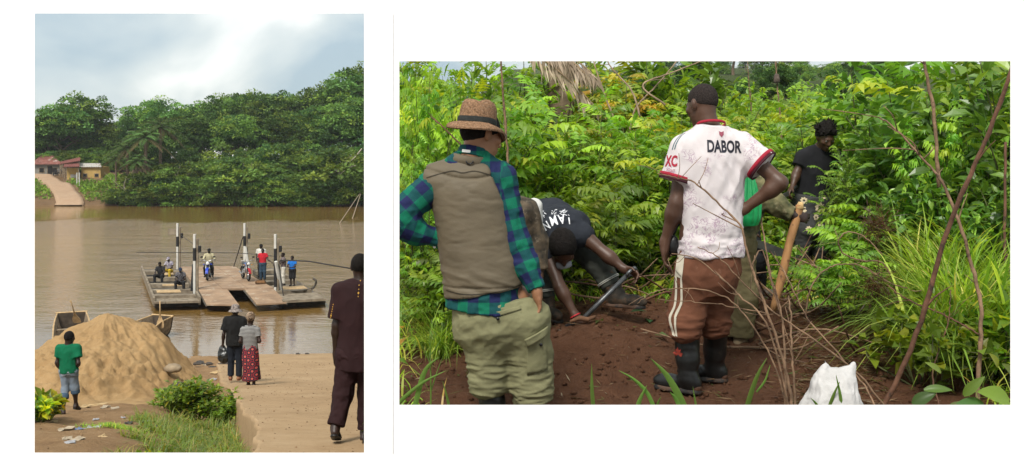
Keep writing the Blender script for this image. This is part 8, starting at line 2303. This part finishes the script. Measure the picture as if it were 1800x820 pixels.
    stick('curled pale vine stem above the arched branch', [(1582, 545), (1572, 500), (1550, 462), (1510, 458), (1482, 445), (1474, 425), (1490, 408), (1520, 418), (1552, 450)], (6.9, 6.7), 5, 3, DRYST, 'dry_branch', 4)
    stick('dark twiggy branch among the grass right of the leaning pole', [(1652, 720), (1640, 660), (1655, 600), (1668, 560), (1672, 510)], (5.7, 6.0), 4.5, 2.5, REDST, 'dry_branch', 6)
    stick('dark branch slanting across the long grass', [(1724, 590), (1690, 570), (1640, 545), (1590, 525), (1560, 500)], (5.8, 6.2), 5, 3, REDST, 'dry_branch', 3)
    stick('straight dark stem at the right edge behind the pole', [(1778, 600), (1770, 500), (1766, 400), (1768, 250)], (6.9, 7.0), 9, 7, REDST, 'bare_sapling', 2)
    stick('upright bare stem at the top right in the broad leaved shrubs', [(1650, 330), (1642, 200), (1632, 150), (1622, 90)], (7.6, 7.7), 10, 8, DRYST, 'bare_sapling', 1)
    stick('thin upright stem beside the hat of the man in plaid', [(902, 420), (893, 280), (886, 180), (879, 90)], (8.0, 8.0), 7, 5, DRYST, 'bare_sapling', 1)
    stick('thin stick slanting behind the hat at left', [(815, 260), (780, 225), (757, 205)], (7.8, 7.9), 4.5, 3, REDST, 'thin_stick', 1)
    stick('bare sapling stem rising behind the shoulder of the white jersey', [(1374, 270), (1371, 200), (1366, 150), (1362, 95)], (13, 13.2), 5, 3, DRYST, 'bare_sapling', 3)
    stick('thin bare stem against the sky left of the hill palms', [(1322, 210), (1317, 150), (1313, 100)], (16, 16), 3, 2, DRYST, 'bare_sapling', 4)
    for i, pts in enumerate(([(1170, 185), (1130, 150), (1190, 125), (1240, 105)], [(1125, 205), (1110, 160), (1075, 120), (1062, 95)], [(1105, 240), (1118, 190), (1155, 150), (1200, 95)], [(1090, 240), (1072, 190), (1050, 130), (1040, 95)])):
        stick(('curving pale limb at the top centre of the thicket', 'slender limb rising behind the dead palm frond', 'straight pale limb slanting up beside the dark shrub', 'thin limb nearest the dead palm frond')[i], pts, (11.6, 12), 5.5, 3, mat("pale_limb", (.24, .17, .11), .8, .3, 10, .4), 'bare_branch', 3)
    # loose sticks on the ground behind the cleared soil
    L8, G8 = 'loose dry stick lying on the litter behind the clearing', 'loose dry sticks on the ground'
    for i in range(84):
        px, Y = (1330 + rng.random() * 230, 6.6 + rng.random() * 3.0) if i < 68 else (1040 + rng.random() * 160, 7.8 + rng.random() * 1.2)
        x = (px - 900) / 1800 * Y; z = float(z_right(x, Y)); a = rng.random() * 6.28; l = .3 + .6 * rng.random()
        mb = MB(); mb.tube(spline([(0, 0, .02), (math.cos(a) * l * .5, math.sin(a) * l * .5, .06 + .14 * rng.random()), (math.cos(a) * l, math.sin(a) * l, .05 + .35 * rng.random())], 8), [.011, .004], 5)
        tag(mb.build('loose_stick', DRYST if i % 3 else REDST, None, True, loc=(x, Y, z)), L8, 'stick', G8)
    for px, py, Y, lab in ((1540, 395, 7.3, 'upper matted clump of brown roots hanging in the dry branches'), (1540, 500, 6.7, 'lower matted clump of brown roots hanging in the dry branches')):
        r2 = np.random.default_rng(px + py); n = 320
        P0 = r2.normal(0, .045, (n, 3)); D = r2.normal(0, 1, (n, 3)) - V3(0, 0, .3)
        V, F, C = quad_leaves(P0, D, r2.normal(0, 1, (n, 3)), .07 + .08 * r2.random(n), .004 + .003 * r2.random(n), mixdry(r2, n, [(.11, .055, .025), (.16, .09, .04), (.07, .035, .018)], (3, 2, 2)))
        o = obj('root_clump', mesh_of('root_clump', V, F, LEAF, False, {'col': C}), None, P(px, py, Y)); tag(o, lab, 'roots')
    # wasp nest like dark clump on the bare sapling
    s = Sdf(.03); s.ell((0, 0, 0), (.045, .04, .075)); o = sdf_obj(s, 'dry_seed_head', mat("grey_brown_husk", (.10, .075, .06), .9, .3, 20, .5), None, .02, folds(.02, 22)); o.location = P(1365, 139, 13.1); tag(o, 'dark drooping seed clump on the bare sapling stem', 'seed head')
    # foreground blades
    def tuft(label, blades, Y=5.05):
        c = blades[0][0][0]; root = thing('grass_tuft', label, 'grass', P(c[0], c[1], Y)); o = np.array(root.location)
        for pts, w in blades:
            sp = spline([P(a, b, Y - .02 * i) - o for i, (a, b) in enumerate(pts)], 10)
            T = nrm(np.gradient(sp, axis=0)); S = nrm(np.cross(T, V3(0, 1, .25)))
            ww = w / 1800 * Y / 2 * np.array([.8, .95, 1, 1, .95, .85, .7, .5, .3, .04])
            V = np.stack([sp - S * ww[:, None] + V3(0, .002, 0), sp + V3(0, -.003, 0), sp + S * ww[:, None] + V3(0, .002, 0)], 1).reshape(-1, 3)
            V = np.concatenate([V, V + V3(0, .0025, 0)])
            F = [(3 * i + j, 3 * i + j + 1, 3 * i + j + 4, 3 * i + j + 3) for i in range(9) for j in range(2)]; F += [tuple(k + 30 for k in f[::-1]) for f in F]
            C = np.tile((.17, .29, .06), (len(V), 1))
            obj('blade', mesh_of('blade', V, F, LEAF, True, {'col': C}), root)
    tuft('pair of broad green blades at the lower left corner of the clearing', [([(722, 745), (740, 672), (752, 645), (772, 628)], 9), ([(690, 720), (712, 698), (745, 672), (784, 652)], 7)])
    tuft('thin upright flowering grass stalk at the lower left', [([(757, 745), (757, 660), (755, 572)], 2.6), ([(757, 690), (768, 655), (782, 618)], 2), ([(756, 640), (748, 620), (740, 605)], 1.8), ([(757, 625), (766, 612), (776, 596)], 1.8)])
    tuft('short green blade at the feet of the man in plaid', [([(794, 745), (787, 705), (778, 670)], 5)])
    tuft('narrow upright blade right of the man in plaid', [([(1046, 745), (1041, 690), (1040, 640)], 7)])
    tuft('crossing green blades left of the black boots', [([(1160, 745), (1140, 695), (1115, 668), (1088, 652)], 7), ([(1112, 745), (1124, 706), (1137, 678)], 8), ([(1148, 745), (1156, 712), (1162, 698)], 5)])
    tuft('broad green blade curving across the left black boot', [([(1214, 745), (1195, 700), (1172, 660), (1144, 631)], 13), ([(1206, 745), (1190, 705), (1178, 690)], 8), ([(1229, 745), (1223, 710), (1218, 680)], 4)])
    tuft('slim bright blade right of the black boots', [([(1306, 745), (1318, 700), (1332, 660), (1348, 630)], 9), ([(1330, 690), (1345, 670), (1354, 642)], 4)])
    tuft('green blades in front of the white sack', [([(1452, 745), (1462, 705), (1476, 672)], 7), ([(1480, 745), (1478, 700), (1470, 660)], 6), ([(1446, 735), (1436, 712), (1425, 700)], 5)])
    # broad leaves at the lower right corner: each leaf its own part
    t = thing('broad_leaf_plant', 'low plant with large pale green leaves at the lower right corner', 'plant', P(1700, 720, 5.4)); o = np.array(t.location)
    for px, py, l, w, a, cc in ((1760, 700, .24, .15, 2.5, (.15, .21, .03)), (1715, 705, .19, .09, 2.9, (.06, .12, .03)), (1610, 680, .17, .07, .2, (.09, .16, .03)), (1590, 705, .16, .10, .9, (.06, .13, .03)), (1640, 650, .14, .06, 2.2, (.15, .20, .035)), (1740, 640, .12, .07, 1.9, (.20, .23, .03)), (1680, 690, .18, .08, 1.2, (.11, .17, .03)), (1770, 660, .15, .09, 2.0, (.13, .18, .03)), (1652, 712, .13, .06, .6, (.12, .17, .04))):
        Vs, Fs = [], []
        l *= .8; w *= .8; b = P(px + 14, py + 6, 5.35 - .02 * l) - o; d = V3(math.cos(a), -.35, math.sin(a) * .55 + .1); d = nrm(d); s_ = nrm(np.cross(d, V3(0, -.75, .7))); u_ = np.cross(s_, d)
        for i, tt in enumerate(np.linspace(0, 1, 8)):
            ww = w * math.sin(math.pi * min(1, tt * .93 + .05)) ** .8 * .5 * (1 - .3 * tt)
            for k in (-1, -.5, 0, .5, 1): Vs.append(b + d * l * tt + s_ * ww * k + u_ * (abs(k) * ww * .35 - .25 * l * tt * tt))
        Fs = [(i * 5 + j, i * 5 + j + 1, (i + 1) * 5 + j + 1, (i + 1) * 5 + j) for i in range(7) for j in range(4)]
        obj('leaf', mesh_of('leaf', Vs, Fs, LEAF, True, {'col': np.tile(np.array(cc) * 1.25, (len(Vs), 1))}), t)
    # white sack
    s = Sdf(.04); s.loft((0, 0, -.12), (.03, 0, .17), (1, 0, 0), (0, .3, .65, .88, 1), (.175, .160, .115, .075, .03), (.13, .13, .10, .06, .03), p=2.4)
    s.cone((.07, 0, .10), (.115, .01, .19), .05, .010); s.cone((-.05, 0, .10), (-.035, 0, .205), .055, .010)
    o = sdf_obj(s, 'white_sack', mat("white_woven_sack", (.50, .49, .48), .75, .10, 9, .3, 140), None, .007, [folds(.020, 5, (1, 1, .5), 2, 3), folds(.010, 11, (1.4, 1, .35), 2, 9), folds(.007, 26, (1.2, 1, .6), 3, 4)])
    o.location = P(1463, 706, 5.15) ; tag(o, 'crumpled white woven sack on the ground at the bottom right', 'sack')
    # the far hill: trees and skyline palms
    for i in range(150):
        Y = 34 + rng.random() ** 1.3 * 300; px = 1160 + rng.random() * 420; x = (px - 900) / 1800 * Y; z = float(z_right(np.array(x), np.array(Y)))
        s = (.45 + .35 * rng.random()) * (1 if Y > 110 else .42)
        tree(('bush_a', 'bush_b', 'tree_d', 'bush_b')[i % 4], (x, Y, z - .3), rng.random() * 6, s, 'hill_tree', 'small tree on the distant hill behind the clearing', 'tree', 'trees on the distant hill')
    for px, py, lab in ((1254, 118, 'leftmost small palm on the distant skyline'), (1268, 127, 'short palm on the skyline left of the gap'), (1324, 123, 'squat palm in the middle of the distant skyline'), (1347, 116, 'tallest palm on the distant skyline'), (1360, 121, 'slim palm right of the tallest skyline palm'), (1331, 127, 'smallest palm on the distant skyline'), (1416, 114, 'palm at the right end of the distant skyline')):
        palm(P(px, py, 600), .42, px, lab, None, 2.2)
sticks()
print("sticks", round(time.time() - T0, 1))
for im in list(bpy.data.meshes):
    if im.users == 0: bpy.data.meshes.remove(im)
# labels of things that share a look: told apart by their place in the row, counted from the left
def place_labels():
    by = {}
    for o in COL.objects:
        if o.parent is None and 'category' in o and 'group' in o: by.setdefault((o['group'], o['label']), []).append(o)
    for (g, lab), os_ in by.items():
        if len(os_) < 2: continue
        os_.sort(key=lambda o: o.location.x / max(o.location.y, .1))
        for i, o in enumerate(os_):
            n = i + 1
            suf = 'th' if 10 <= n % 100 <= 20 else {1: 'st', 2: 'nd', 3: 'rd'}.get(n % 10, 'th')
            w = lab.split()[:11]
            o['label'] = ' '.join(w) + (', leftmost of its kind' if n == 1 else ', rightmost of its kind' if n == len(os_) else ', %d%s from the left' % (n, suf))
place_labels()
# ---------------------------------------------------------------- the damp air over the river and the hill
def haze():
    m = bpy.data.materials.new("humid_air"); m.use_nodes = True
    t = m.node_tree; t.nodes.remove(t.nodes["Principled BSDF"])
    v = t.nodes.new("ShaderNodeVolumePrincipled"); v.inputs["Color"].default_value = (.90, .95, 1.0, 1); v.inputs["Density"].default_value = .00022; v.inputs["Anisotropy"].default_value = .2
    t.links.new(v.outputs["Volume"], t.nodes["Material Output"].inputs["Volume"])
    mb = MB(); mb.box((40, 350, 22), (1500, 760, 110)); tag(mb.build('haze', m), 'thin humid haze over the whole place', 'haze', kind='stuff')
haze()
